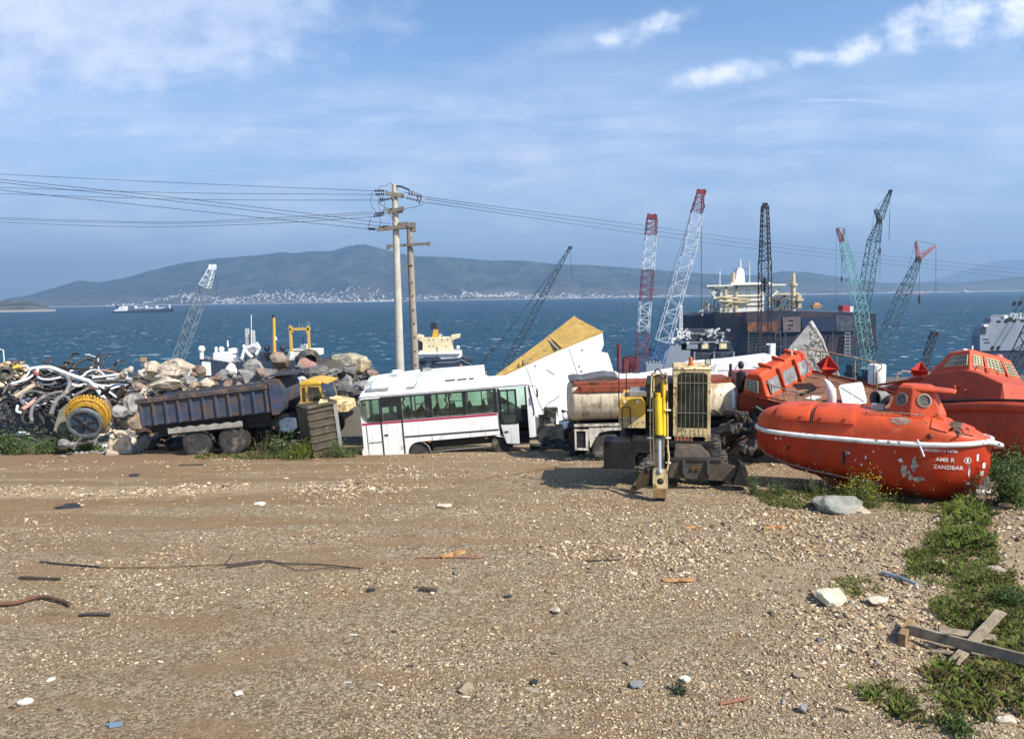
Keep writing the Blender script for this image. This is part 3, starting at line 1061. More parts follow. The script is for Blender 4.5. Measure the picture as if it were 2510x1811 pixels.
# ------------------------------------------------------------------ blue tipper truck
def tipper():
    o = P(356, 1113, 31)
    b = empty('tipper_truck', o, (0, -4.5, 0), 'tipper truck with a ribbed rusty blue load bed and a yellow cab', 'truck')
    bed = MB()
    W0 = 2.35
    zz = lambda x_: .018 * x_
    bed.hexa([(0, 0, 1.22), (5.7, 0, 1.32), (5.7, .06, 1.32), (0, .06, 1.22), (0, -.02, 2.30), (5.7, -.02, 2.42), (5.7, .06, 2.42), (0, .06, 2.30)])
    bed.hexa([(0, W0 - .06, 1.22), (5.7, W0 - .06, 1.32), (5.7, W0, 1.32), (0, W0, 1.22), (0, W0 - .06, 2.30), (5.7, W0 - .06, 2.42), (5.7, W0 + .02, 2.42), (0, W0 + .02, 2.30)])
    bed.hexa([(0, .06, 1.16), (5.7, .06, 1.26), (5.7, W0 - .06, 1.26), (0, W0 - .06, 1.16), (0, .06, 1.26), (5.7, .06, 1.36), (5.7, W0 - .06, 1.36), (0, W0 - .06, 1.26)])
    bed.bx(0, .06, .06, W0 - .06, 1.26, 2.1)
    bd = bed.build('load_bed', BLUE, b, bev=.01)
    for k in range(11):
        x_ = .06 + .535 * k
        rb = MB()
        rb.hexa([(x_, -.10, 1.20 + zz(x_)), (x_ + .10, -.10, 1.20 + zz(x_)), (x_ + .11, .0, 1.20 + zz(x_)), (x_ - .01, .0, 1.20 + zz(x_)), (x_, -.10, 2.18 + zz(x_)), (x_ + .10, -.10, 2.18 + zz(x_)), (x_ + .11, -.01, 2.2 + zz(x_)), (x_ - .01, -.01, 2.2 + zz(x_))])
        rb.build('rib', BLUE, bd, bev=.012)
    tr = MB()
    tr.hexa([(-.05, -.14, 2.17), (5.55, -.14, 2.29), (5.55, .10, 2.29), (-.05, .10, 2.17), (-.05, -.14, 2.36), (5.55, -.14, 2.48), (5.55, .10, 2.48), (-.05, .10, 2.36)])
    tr.build('top_rail', mat('rusty_rail', (.075, .060, .055), .8, var=.35, vs=3, patches=(((.16, .10, .07), 3, .52, .1, .9), ((.05, .07, .13), 2, .56, .1, .7))), bd, bev=.02)
    hb = MB()
    rings = []
    for y_ in (-.10, -.06, W0 + .06, W0 + .1):
        k = .92 if y_ in (-.10, W0 + .1) else 1
        rings.append([(5.62, y_, 1.16), (5.95 * k + 5.7 * (1 - k), y_, 1.18), (6.14, y_, 1.40), (6.20, y_, 1.8), (6.18, y_, 2.3), (6.06, y_, 2.62), (5.9, y_, 2.70), (5.62, y_, 2.70)])
    hb.loft(rings)
    hb.build('headboard', BLUE, bd, smooth=50)
    cp = MB()
    cp.bx(5.55, 6.75, -.05, W0, 2.78, 2.82)
    cp.build('cab_guard', DARK, bd)
    mg = MB()
    top = [(4.3, .87)]
    n = 24
    for k in range(n + 1):
        x_ = 4.3 - 3.17 * k / n
        top.append((x_, 1.02 - .0 + .03 * math.sin(k * math.pi * 12 / n) + .0))
    mg.plate([(1.13, .78)] + [(4.3, .80)] + top[1:], [], -.06, -.02)
    mg.build('mudguard', mat('weathered_grey_board', (.30, .28, .24), .8, var=.3, vs=3, patches=(((.20, .10, .07), 2, .62, .1, .9),), streak=.4), b)
    for x_ in (2.2, 3.74):
        wheel(b, (x_, .20, .23), .57, .30, 'y', -1)
        wheel(b, (x_, .56, .23), .57, .30, 'y', -1)
        wheel(b, (x_, W0 - .2, .23), .57, .30, 'y', 1)
    cz = MB()
    cz.bx(.4, 8.0, .55, .75, .62, .92).bx(.4, 8.0, W0 - .75, W0 - .55, .62, .92).bx(2.1, 2.3, .2, W0 - .2, .13, .33).bx(3.64, 3.84, .2, W0 - .2, .13, .33).bx(5.5, 6.4, .5, 1.8, .4, 1.1)
    cz.bx(.2, 5.4, .4, W0 - .4, .92, 1.2)
    cz.build('chassis', BLACK, b)
    tk = MB()
    tk.plate(rrect(5.85, 6.52, .42, .92, .12), [], -.02, .5)
    tk.build('fuel_tank', mat('dull_blue_steel', (.10, .14, .20), .5, var=.3, vs=3, patches=((DIRT, 3, .55, .1, .9),)), b, smooth=40)
    wheel(b, (7.55, .22, .28), .52, .3, 'y', -1)
    wheel(b, (7.55, W0 - .22, .28), .52, .3, 'y', 1)
    # cab: leaning back a little, bonnet to the right
    cb = empty('cab', (6.82, -.02, .78), (0, 3.0, 0))
    cb.parent = b
    body = MB()
    sw = rrect(.07, .22, .80, 1.42, .03)
    mw = [(.33, .82), (.98, .80), (.78, 1.40), (.33, 1.46)]
    body.plate([(0, 0), (.30, 0), (.34, .30), (1.0, .34), (1.02, .72), (1.06, .80), (.86, 1.52), (.78, 1.60), (.05, 1.56), (0, 1.4)], [sw, mw], 0, .05)
    body.plate([(0, 0), (.30, 0), (.34, .30), (1.0, .34), (1.02, .72), (1.06, .80), (.86, 1.52), (.78, 1.60), (.05, 1.56), (0, 1.4)], [sw, mw], 2.05, 2.1)
    body.bx(0, .05, .05, 2.05, 0, 1.5)
    body.bx(.05, 1.02, .05, 2.05, .25, .72)
    CABY = mat('dull_cab_yellow', (.50, .30, .05), .6, var=.25, vs=3, patches=(((.10, .065, .04), 2.2, .52, .10, .9), (RUST, 5, .58, .06, .9)), streak=.5)
    body.build('cab_shell', CABY, cb, bev=.015)
    rr_ = MB()
    rr_.loft([[(-.02 + e, y_, 1.52), (.92 - e, y_, 1.54), (.86 - e, y_, 1.66 - e), (.4, y_, 1.72 - e), (.06, y_, 1.68 - e)] for y_, e in ((-.03, .03), (0.05, 0), (2.05, 0), (2.13, .03))])
    rr_.build('cab_roof', YELLOW, cb, bev=.02)
    sv = MB()
    sv.box((1.0, 1.0, 1.60), (.36, 1.9, .04), (0, 16, 0))
    sv.build('sun_visor', YELLOW, cb)
    bn = MB()
    bn.hexa([(1.0, .15, .30), (1.95, .25, .26), (1.95, 1.85, .26), (1.0, 1.95, .30), (1.02, .15, .82), (1.9, .3, .66), (1.9, 1.8, .66), (1.02, 1.95, .82)])
    bn.build('bonnet', PALEY, cb, bev=.04)
    gl = MB()
    gl.plate(sw, [], .02, .03).plate(mw, [], .02, .03)
    gl.build('side_window', DGLASS, cb)
    wsn = MB()
    wsn.hexa([(1.04, .1, .80), (1.06, .1, .80), (1.06, 2.0, .80), (1.04, 2.0, .80), (.86, .1, 1.5), (.88, .1, 1.5), (.88, 2.0, 1.5), (.86, 2.0, 1.5)])
    wsn.build('windscreen', DGLASS, cb)
    sp = MB()
    sp.plate([(.01, .60), (.5, .66), (1.0, .55), (1.0, .48), (.5, .56), (.01, .50)], [], -.008, 0)
    sp.plate([(.01, .34), (.33, .34), (.33, .22), (.01, .22)], [], -.008, 0)
    sp.build('red_stripe', CABRED, cb)
    fd = MB()
    pts = [(.74 + .62 * math.cos(R(a)), 0, -.45 + .62 * math.sin(R(a))) for a in range(0, 181, 15)]
    rings = [[(p[0], y_, p[2]), (.74 + (p[0] - .74) * .92, y_, -.45 + (p[2] + .45) * .92)] for p in pts for y_ in (0,)]
    fd.loft([[(p[0], 0, p[2]), (p[0], .4, p[2]), (.74 + (p[0] - .74) * .93, .4, -.45 + (p[2] + .45) * .93), (.74 + (p[0] - .74) * .93, 0, -.45 + (p[2] + .45) * .93)] for p in pts])
    fd.build('fender', GREYST, cb)


tipper()


# ------------------------------------------------------------------ rusty bin beside the bus
def skip_bin():
    c = P(838, 1112, 29.4)
    b = empty('scrap_bin', (c.x, c.y, c.z - .1), (0, -6, 34), 'tall dark rusty steel bin with horizontal ribs standing behind the bus', 'bin')
    m1 = mat('bin_steel', (.075, .062, .042), .75, var=.35, vs=2.2, patches=((RUST, 3, .58, .1, .9), ((.17, .15, .10), 1.6, .55, .14, .8)), bump=.2, streak=.35)
    w, d, h = 1.15, 1.30, 2.2
    sh = MB()
    t_ = .05
    sh.bx(-w, 0, 0, t_, 0, h).bx(-t_, 0, t_, d, 0, h).bx(-w, -t_, d - t_, d, 0, h).bx(-w, -w + t_, t_, d - t_, 0, h).bx(-w + t_, -t_, t_, d - t_, .02, .1)
    s_ = sh.build('shell', m1, b)
    for k in range(7):
        z_ = .18 + .30 * k
        MB().bx(-w + .02, -.09, -.06, 0, z_, z_ + .09).build('rib', m1, s_, bev=.02)
        MB().bx(0, .06, .09, d - .02, z_, z_ + .09).build('rib', m1, s_, bev=.02)
    p = MB()
    p.bx(-.09, .07, -.07, .09, 0, h + .05)
    p.build('corner_post', GREYST, b, bev=.015)
    rm = MB()
    rm.bx(-w - .03, .09, -.09, .02, h - .02, h + .1).bx(-.02, .09, .02, d, h - .02, h + .1)
    rm.build('rim', m1, b, bev=.02)
    e = empty('crumpled_sheet', P(815, 984, 29.7), (8, 3, 10), 'crumpled yellow and white sheet lying on top of the rusty bin', 'sheet')
    y_ = MB()
    pts = [(-.55, -.2), (-.2, -.28), (.15, -.2), (.75, -.25), (.85, .1), (.4, .3), (-.1, .22), (-.5, .25)]
    y_.plate(pts, [], 0, .05, Matrix.Rotation(R(-80), 4, 'X'))
    y_.box((.1, .1, .1), (.5, .1, .08), (20, 10, 30))
    y_.build('panel', PALEY, e, bev=.01)


skip_bin()


# ------------------------------------------------------------------ cream tank lorry
def tanker():
    D = 26.0
    o = P(1402, 1100, D)
    o.z = gz(o.x, o.y) - .02
    b = empty('tank_lorry', o, (0, -.6, 0), 'long cream tank lorry with a rusty red walkway on top, parked behind the excavator', 'truck')
    zc, rh, rd = 2.07, .70, 1.15
    tk = MB()
    L = 6.0

    def ring(x_, k):
        out = []
        for i in range(32):
            a = 2 * math.pi * i / 32
            ca, sa = math.cos(a), math.sin(a)
            e = .72
            out.append((x_, 1.15 + rd * k * math.copysign(abs(ca) ** e, ca), zc + rh * k * math.copysign(abs(sa) ** e, sa)))
        return out
    tk.loft([ring(-.02, .3), ring(0, .80), ring(.05, .93), ring(.16, 1), ring(L - .16, 1), ring(L - .05, .93), ring(L, .8), ring(L + .03, .3)])
    tank = tk.build('tank', CREAM, b, smooth=45)
    for x_ in (1.95, 5.72):
        MB().loft([ring(x_, 1.012), ring(x_ + .09, 1.012)]).build('tank_band', OLDWHITE, tank, smooth=45)
    rd_ = MB()
    rd_.bx(.35, 4.25, .02, .34, zc + .42, zc + .64).bx(.15, 5.9, .34, 1.9, zc + .60, zc + .74)
    rd_.hexa([(.05, .1, zc + .40), (.4, .02, zc + .42), (.4, .34, zc + .42), (.05, .34, zc + .4), (.3, .12, zc + .6), (.42, .03, zc + .64), (.42, .34, zc + .64), (.3, .34, zc + .6)])
    rd_.build('walkway', mat('rust_red_walkway', (.23, .055, .022), .75, var=.35, vs=3, patches=(((.06, .03, .02), 3, .55, .08, .9), ((.40, .30, .2), 6, .7, .05, .8))), tank, bev=.02)
    rl = MB()
    rl.bx(.10, 2.0, -.06, .04, zc - .78, zc - .70)
    rl.build('side_rail', GRIMEW, b)
    ch = MB()
    ch.bx(.2, 7.2, .55, .8, .9, 1.25).bx(.2, 7.2, 1.5, 1.75, .9, 1.25).bx(.3, 5.6, .2, 2.1, 1.22, 1.35).bx(2.6, 4.6, .1, 2.2, .55, 1.2)
    ch.build('chassis', BLACK, b)
    bo = MB()
    bo.plate([(.12, .45), (.58, .42), (.62, 1.18), (.10, 1.2)], [[(.18, .52), (.50, .50), (.50, 1.12), (.17, 1.13)]], -.02, .03)
    bo.build('locker_frame', GRIMEW, b)
    MB().bx(.14, .56, .04, .5, .47, 1.16).build('locker', BLACK, b)
    fm = MB()
    fm.plate([(.62, .95), (.66, .5), (.78, .75), (1.0, 1.05), (1.35, 1.12), (1.9, 1.12), (1.9, 1.24), (.62, 1.24)], [], -.02, .03)
    fm.build('mudguard', GRIMEW, b)
    for x_ in (1.28, 2.5):
        wheel(b, (x_, .22, .50), .52, .3, 'y', -1)
        wheel(b, (x_, 2.1, .50), .52, .3, 'y', 1)
    wheel(b, (6.6, .22, .50), .52, .3, 'y', -1)
    cab = MB()
    cab.plate(rrect(6.24, 7.6, .95, 2.95, .12), [rrect(6.62, 7.35, 2.05, 2.75, .05)], .02, .08)
    cab.bx(6.24, 6.30, .08, 2.3, .95, 2.85).bx(6.3, 7.6, .1, 2.25, .95, 1.9).bx(6.26, 7.58, .08, 2.25, 2.83, 2.93)
    cb = cab.build('cab', REDP, b, bev=.03)
    MB().bx(6.5, 7.4, .04, .05, 2.0, 2.8).build('side_window', DGLASS, cb)
    st = MB()
    st.bx(6.15, 7.0, -.03, .06, 1.0, 1.07)
    st.build('step', REDP, cb)
    md = MB()
    md.cyl((6.12, .3, 1.0), (6.12, .3, 3.1), .06, n=10).cyl((6.12, .3, 2.45), (6.12, .3, 3.05), .16, n=12).ball((6.12, .3, 3.3), (.11, .11, .15)).cyl((5.75, .3, 2.9), (5.75, .3, 3.35), .05, n=8)
    md.build('exhaust_stack', BLACK, b)


tanker()
# ------------------------------------------------------------------ wheeled excavator
def excavator():
    o = Vector((4.35, 20.5, gz(4.35, 20.5)))
    YAW = -math.atan2(.2, 1)
    b = empty('excavator', o, (0, 0, math.degrees(YAW)), label='worn yellow wheeled excavator facing us with its arm hanging straight down', cat='excavator')

    def q(px, py, D):
        M_ = Matrix.Rotation(-YAW, 3, 'Z')
        c, d = M_ @ (CAM - o), M_ @ (P(px, py, D) - CAM)
        return c + d * ((D - o.y - c.y) / d.y)
    fx0 = lambda px, D: q(px, 1000, D).x
    fz = lambda py, D, px=1690: q(px, py, D).z
    EXD = mat('excavator_black', (.014, .013, .012), .6, var=.5, vs=3, patches=(((.055, .045, .035), 2.4, .58, .12, .9),))
    MUD = mat('muddy_steel', (.075, .060, .045), .75, var=.35, vs=3, patches=(((.15, .12, .09), 2, .5, .15, .9), (RUST, 5, .62, .06, .9)), bump=.15)
    # cab
    D = 20.0
    y0 = D - o.y
    x0, x1 = fx0(1650, D), fx0(1742, D)
    z0, z1 = fz(1070, D), fz(905, D)
    cb = empty('cab', (0, 0, 0))
    cb.parent = b
    hx0, hx1, hz0, hz1 = fx0(1660, D), fx0(1734, D), fz(1050, D), fz(913, D)
    fr = MB()
    fr.plate(rrect(x0, x1, z0, z1, .05), [rrect(hx0, hx1, hz0, hz1, .1, 4, (.02, .02, .13, .13))], y0, y0 + .07)
    fr.plate([(y0 + .07, z0), (y0 + 1.5, z0), (y0 + 1.5, z1), (y0 + .07, z1)], [[(y0 + .2, z0 + .75), (y0 + 1.35, z0 + .75), (y0 + 1.35, z1 - .12), (y0 + .2, z1 - .12)]], x0, x0 + .06, axis='x')
    fr.plate([(y0 + .07, z0), (y0 + 1.5, z0), (y0 + 1.5, z1), (y0 + .07, z1)], [[(y0 + .2, z0 + .75), (y0 + 1.35, z0 + .75), (y0 + 1.35, z1 - .12), (y0 + .2, z1 - .12)]], x1 - .06, x1, axis='x')
    fr.bx(x0 + .06, x1 - .06, y0 + 1.44, y0 + 1.5, z0, z0 + 1.35)
    fr.bx(x0 + .06, x1 - .06, y0 + .07, y0 + 1.5, z0, z0 + .06)
    fr.build('cab_frame', PALEY, cb, bev=.012)
    rf = MB().hexa([(x0 - .03, y0 - .03, z1), (x1 + .03, y0 - .03, z1), (x1 + .03, y0 + 1.53, z1), (x0 - .03, y0 + 1.53, z1), (x0 + .02, y0 + .03, z1 + .06), (x1 - .02, y0 + .03, z1 + .06), (x1 - .02, y0 + 1.45, z1 + .06), (x0 + .02, y0 + 1.45, z1 + .06)])
    rf.build('cab_roof', PALEY, cb, bev=.015)
    MB().bx(hx0, hx1, y0 + .04, y0 + .048, hz0, hz1).build('windscreen', glass('cab_glass', (.20, .27, .23), .02), cb)
    gr = MB()
    for k in range(8):
        x_ = x0 + .10 + (x1 - x0 - .19) * k / 7
        gr.cyl((x_, y0 - .05, z0 + .02), (x_, y0 - .05, z1 - .01), .0065, n=5)
    for z_ in (z0 + .05, fz(1011, D), fz(938, D), z1 - .03):
        gr.bar((x0 - .01, y0 - .065, z_), (x1 + .01, y0 - .065, z_), .016)
    gr.build('guard_grille', mat('bare_bar_steel', (.20, .185, .15), .6, var=.2), cb)
    se = MB()
    xm = (x0 + x1) / 2
    se.box((xm, y0 + .95, z0 + .55), (.5, .5, .16)).box((xm, y0 + 1.2, z0 + .95), (.48, .14, .7), (-8, 0, 0), .85).box((xm, y0 + 1.24, z0 + 1.38), (.26, .1, .2))
    se.bx(xm - .35, xm - .2, y0 + .6, y0 + 1.2, z0 + .06, z0 + .65).bx(xm + .2, xm + .35, y0 + .6, y0 + 1.2, z0 + .06, z0 + .65)
    se.build('operator_seat', SEATM, cb, bev=.03)
    hz_ = MB()
    for k in range(5):
        hz_.hexa([(x0 + .06 + .095 * k, y0 - .035, z0 - .10), (x0 + .11 + .095 * k, y0 - .035, z0 - .10), (x0 + .11 + .095 * k, y0 - .02, z0 - .10), (x0 + .06 + .095 * k, y0 - .02, z0 - .10),
                  (x0 + .06 + .095 * k, y0 - .035, z0 + .01), (x0 + .11 + .095 * k, y0 - .035, z0 + .01), (x0 + .11 + .095 * k, y0 - .02, z0 + .01), (x0 + .06 + .095 * k, y0 - .02, z0 + .01)])
    hz_.build('hazard_stripe', CABRED, cb)
    MB().bx(x0 + .04, x0 + .52, y0 - .02, y0 + .2, z0 - .11, z0 - .001).bx(x1 - .14, x1, y0 - .02, y0 + .2, z0 - .13, z0 - .001).build('cab_sill', PALEY, cb)
    bc = MB()
    p = q(1693, 893, D + .5)
    bc.lathe([(.075, 0), (.075, .05), (.06, .06), (.055, .20), (.03, .235), (.001, .24)], 14, Matrix.Translation((p.x, p.y, z1 + .06)))
    bc.build('beacon', mat('orange_lens', (.42, .10, .015), .4), cb, smooth=40)
    wl = MB()
    p = q(1735, 893, D + .3)
    wl.plate(rrect(p.x - .08, p.x + .08, z1 + .09, z1 + .27, .03), [], p.y - .06, p.y + .05).bx(p.x - .015, p.x + .015, p.y - .02, p.y + .02, z1 + .05, z1 + .1)
    w = wl.build('work_lamp', BLACK, cb)
    MB().plate(rrect(p.x - .06, p.x + .06, z1 + .11, z1 + .25, .03), [], p.y - .07, p.y - .06).build('lamp_glass', mat('lamp_glass', (.42, .42, .36), .25), w)
    # engine hood on the left, handrails
    hxa, hxb, hza, hzb = fx0(1518, D), fx0(1582, D), fz(1046, D, 1550), fz(976, D, 1550)
    hd = MB()
    hd.plate([(hxa, hza), (hxb, hza), (hxb, hzb - .18), (hxb - .1, hzb), (hxa + .03, hzb), (hxa, hzb - .1)], [], y0 - .15, y0 + 1.9)
    h = hd.build('engine_hood', YELLOW, b, bev=.03)
    MB().bx(hxa - .005, hxb, y0 - .16, y0 + .2, hza, hza + .30).build('lower_panel', PALEY, h)
    for px in (1531, 1563):
        lp = q(px, 983, D)
        MB().cyl((lp.x, y0 - .17, hzb - .07), (lp.x, y0 - .13, hzb - .07), .035, n=10).build('lamp', OLDWHITE, h)
    MB().bx(hxa + .25, hxb + .05, y0 + .25, y0 + 1.2, hzb, hzb + .17).build('air_filter_box', GREYST, h, bev=.03)
    rl = MB()
    for path in (((1517, 1000), (1517, 910), (1523, 906), (1530, 907), (1535, 913), (1535, 976)), ((1526, 1050), (1525, 1003), (1529, 997), (1541, 997), (1545, 1003), (1547, 1052))):
        rl.tube([q(a, c, 19.75) for a, c in path], .016, 6)
    rl.build('handrail', BLACK, b)
    # turntable house
    up = MB()
    ua, ub = fx0(1516, D), fx0(1752, D)
    up.bx(ua, ub, y0 - .12, y0 + 2.6, fz(1096, D), z0 - .12)
    up.bx(hxb, x0, y0 + .25, y0 + 2.4, z0 - .12, z0 + 1.42)  # block raised so its black fills the shaded gap behind the arm
    up.bx(ua + .1, ub - .1, y0 + 1.52, y0 + 2.7, z0 - .12, z0 + .75)
    up.cyl((.15, y0 + 1.2, fz(1130, D)), (.15, y0 + 1.2, fz(1096, D)), .65, n=24)
    up.build('turntable_house', EXD, b, bev=.03)
    # boom and arm, seen end-on
    xa, xb = fx0(1596, 18.4), fx0(1636, 18.4)
    xm = (xa + xb) / 2
    yb, yt, ya = y0 + .3, 18.9 - o.y, 18.25 - o.y
    bo = MB()
    pr = [(yb + .2, z0 - .05), (yb + .5, z0 + .2), (yt + .7, fz(925, 19.5)), (yt, fz(912, 18.9, 1615)), (ya, fz(920, 18.3, 1615)), (ya + .05, fz(955, 18.3, 1615)), (yt + .25, fz(950, 18.9, 1615)), (yt + .9, fz(975, 19.7, 1615)), (yb - .2, z0 + .1)]
    bo.plate(pr, [], xa + .03, xa + .08, axis='x').plate(pr, [], xb - .08, xb - .03, axis='x')
    bo.plate([(a, c - .03) for a, c in pr], [], xa + .09, xb - .09, axis='x')
    boom = bo.build('boom', PALEY, b)
    zt, ze = fz(918, 18.3, 1615), fz(1165, 18.1, 1615)
    yf = 18.12 - o.y
    ar = MB()
    ar.hexa([(xa + .08, yf, ze), (xb - .08, yf, ze), (xb - .08, yf + .25, ze), (xa + .08, yf + .25, ze), (xa + .05, yf + .02, zt), (xb - .05, yf + .02, zt), (xb - .05, yf + .45, zt - .1), (xa + .05, yf + .45, zt - .1)])
    arm = ar.build('arm', mat('dark_recess_arm', (.13, .095, .05), .7, var=.4, vs=5, patches=(((.50, .38, .18), 4, .56, .1, .7), ((.02, .018, .015), 3, .55, .1, .8))), b, bev=.015)  # dark colour stands in for the recess between the side rails
    ap = MB()
    ap.bx(xa - .005, xa + .04, yf - .03, yf + .35, zt - .55, zt + .04).bx(xb - .04, xb + .005, yf - .03, yf + .35, zt - .55, zt + .04)
    ap.build('boom_lug', PALEY, boom, bev=.01)
    hp = MB()
    for px0, px1, px2 in ((1597, 1594, 1594), (1603, 1601, 1602), (1633, 1636, 1637)):
        hp.tube([q(px0, 922, 18.05), q(px1, 1000, 18.0), q(px2, 1080, 17.95), q(px2 + 2, 1140, 17.9)], .018, 6)
    hp.tube([q(1636, 1090, 17.95), q(1640, 1120, 17.9), q(1636, 1148, 17.85), q(1630, 1170, 17.8)], .022, 6)
    hp.build('hydraulic_pipe', PALEY, arm)
    kl = MB()
    for py in (1005, 1073, 1134):
        for px in (1593, 1638):
            p = q(px, py, 17.95)
            kl.box(p, (.13, .05, .03))
    kl.build('pipe_clamp', OLDWHITE, arm)
    hs = MB()
    for k, (c0, c1, c2) in enumerate((((1604, 915), (1612, 890), (1626, 925)), ((1600, 930), (1618, 905), (1634, 940)), ((1608, 945), (1600, 960), (1606, 985)), ((1628, 945), (1640, 960), (1634, 985)))):
        a, m_, e = q(*c0, 18.2), q(*c1, 17.9), q(*c2, 18.0)
        hs.tube([a.lerp(m_, s_).lerp(m_.lerp(e, s_), s_) for s_ in [i / 8 for i in range(9)]], .02, 6)
    hs.build('hydraulic_hose', RUBBER, boom)
    cy = MB()
    yc = 17.92 - o.y
    top, mid, bot = q(1613, 975, 17.9), q(1616, 1065, 17.85), q(1617, 1158, 17.8)
    cy.cyl(top, mid, .088, n=20).cyl(top + Vector((0, 0, .12)), top, .06, n=14)
    c = cy.build('arm_cylinder', BRYEL, arm, smooth=40)
    MB().cyl(mid, mid - Vector((0, 0, .08)), .105, n=18).build('gland', BLACK, c, smooth=40)
    MB().cyl(mid, bot, .045, n=14).build('piston_rod', CHROME, c, smooth=40)
    cy2 = MB().cyl(q(1627, 930, 18.05), q(1628, 1068, 17.97), .05, n=12)
    cy2.build('pipe_cover', BRYEL, arm, smooth=40)
    lk = MB()
    e0, e1 = q(1600, 1150, 17.85), q(1637, 1197, 17.8)
    hole = [((e0.x + e1.x) / 2 + .085 * math.cos(R(a)), e1.z + .17 + .085 * math.sin(R(a))) for a in range(0, 360, 30)]
    lk.plate(rrect(e0.x, e1.x, e1.z, e0.z, .02), [hole], e0.y - .05, e0.y + .12)
    lnk = lk.build('bucket_link', PALEY, arm, bev=.01)
    MB().ball(((e0.x + e1.x) / 2, e0.y + .02, e1.z + .17), .095).build('link_pin', DARK, lnk, smooth=60)
    g0, g1 = q(1602, 1196, 17.8), q(1634, 1222, 17.75)
    MB().bx(g0.x, g1.x, g0.y - .04, g0.y + .22, g1.z, g0.z).build('coupler', mat('ochre_steel', (.24, .15, .06), .6), arm, bev=.015)
    t0, t1 = q(1607, 1222, 17.8), q(1630, 1238, 17.75)
    MB().hexa([(t0.x + .02, t0.y, t1.z - .1), (t1.x - .02, t0.y, t1.z - .1), (t1.x - .02, t0.y + .16, t1.z - .1), (t0.x + .02, t0.y + .16, t1.z - .1), (t0.x, t0.y, t0.z), (t1.x, t0.y, t0.z), (t1.x, t0.y + .2, t0.z), (t0.x, t0.y + .2, t0.z)]).build('ripper_tip', BLACK, arm)
    # undercarriage
    un = MB()
    un.bx(fx0(1590, D), fx0(1725, D), y0 - .2, y0 + 2.6, fz(1150, D), fz(1105, D))
    un.bx(fx0(1545, D), fx0(1770, D), y0 - .05, y0 + .25, fz(1145, D), fz(1125, D)).bx(fx0(1545, D), fx0(1770, D), y0 + 2.2, y0 + 2.5, fz(1145, D), fz(1125, D))
    un.build('chassis', EXD, b, bev=.03)
    for px in (1582, 1762):
        for yy in (y0 + .1, y0 + 2.35):
            wheel(b, (fx0(px, D), yy, .50), .5, .46, 'x', 1)
    bl = MB()
    Db = 19.0
    yb_ = Db - o.y
    pts = [(fx0(1640, Db), fz(1172, Db)), (fx0(1792, Db), fz(1176, Db)), (fx0(1814, Db), fz(1146, Db)), (fx0(1768, Db), fz(1127, Db)), (fx0(1640, Db), fz(1127, Db))]
    bl.plate(pts, [], yb_, yb_ + .07)
    bd = bl.build('dozer_blade', MUD, b, bev=.012)
    MB().bx(fx0(1640, Db), fx0(1770, Db), yb_ - .03, yb_ + .10, fz(1129, Db), fz(1124, Db)).build('blade_lip', DARK, bd)
    for px in (1676, 1736):
        MB().hexa([(fx0(px, Db) - .03, yb_ - .16, fz(1160, Db)), (fx0(px, Db) + .03, yb_ - .16, fz(1160, Db)), (fx0(px, Db) + .03, yb_, fz(1172, Db)), (fx0(px, Db) - .03, yb_, fz(1172, Db)),
                   (fx0(px, Db) - .04, yb_ - .04, fz(1126, Db)), (fx0(px, Db) + .04, yb_ - .04, fz(1126, Db)), (fx0(px, Db) + .04, yb_, fz(1126, Db)), (fx0(px, Db) - .04, yb_, fz(1126, Db))]).build('blade_rib', DARK, bd, bev=.01)
    for px in (1700, 1714):
        MB().lathe([(.055, -.02), (.055, .02), (.03, .02), (.03, -.02)], 14, Matrix.Translation((fx0(px, Db), yb_ - .02, fz(1147, Db))) @ Matrix.Rotation(R(90), 4, 'X')).build('lifting_eye', mat('bronze_eye', (.20, .11, .05), .6), bd)
    ed = MB()
    ed.plate([(fx0(1796, Db), fz(1180, Db)), (fx0(1842, Db), fz(1184, Db)), (fx0(1828, Db), fz(1137, Db)), (fx0(1815, Db), fz(1130, Db))], [], yb_ - .2, yb_ + .4)
    ed.build('blade_end_plate', EXD, bd)
    bb = MB()
    bb.hexa([(fx0(1652, Db), yb_ + .1, fz(1124, Db)), (fx0(1745, Db), yb_ + .1, fz(1124, Db)), (fx0(1745, Db), yb_ + .7, fz(1124, Db)), (fx0(1652, Db), yb_ + .7, fz(1124, Db)),
             (fx0(1656, Db), yb_ + .2, fz(1100, Db)), (fx0(1722, Db), yb_ + .2, fz(1100, Db)), (fx0(1722, Db), yb_ + .7, fz(1100, Db)), (fx0(1656, Db), yb_ + .7, fz(1100, Db))])
    bb.build('blade_mount', MUD, b, bev=.02)
    lg = MB()
    lg.bx(fx0(1477, Db), fx0(1556, Db), yb_ + .3, yb_ + 1.1, fz(1160, Db), fz(1092, Db)).bx(fx0(1548, Db), fx0(1600, Db), yb_ + .3, yb_ + 1.0, fz(1120, Db), fz(1086, Db))
    lg.build('outrigger', EXD, b, bev=.02)
    fd = MB()
    fd.tube([q(1705, 1095, 19.6), q(1728, 1084, 19.6), q(1755, 1080, 19.6), q(1776, 1081, 19.6)], .025, 6)
    fd.build('mudguard', DARK, b)
    lk2 = MB()
    Dl = 18.35
    pts = [(1577, 1150), (1592, 1160), (1590, 1184), (1553, 1208), (1543, 1203), (1546, 1195)]
    lk2.plate([(q(a, c, Dl).x, q(a, c, Dl).z) for a, c in pts], [], Dl - o.y, Dl - o.y + .08)
    l2 = lk2.build('rocker_plate', mat('ochre_steel', (.24, .15, .06), .6, var=.3, vs=4, patches=((DIRT, 3, .55, .1, .9),)), b, bev=.01)
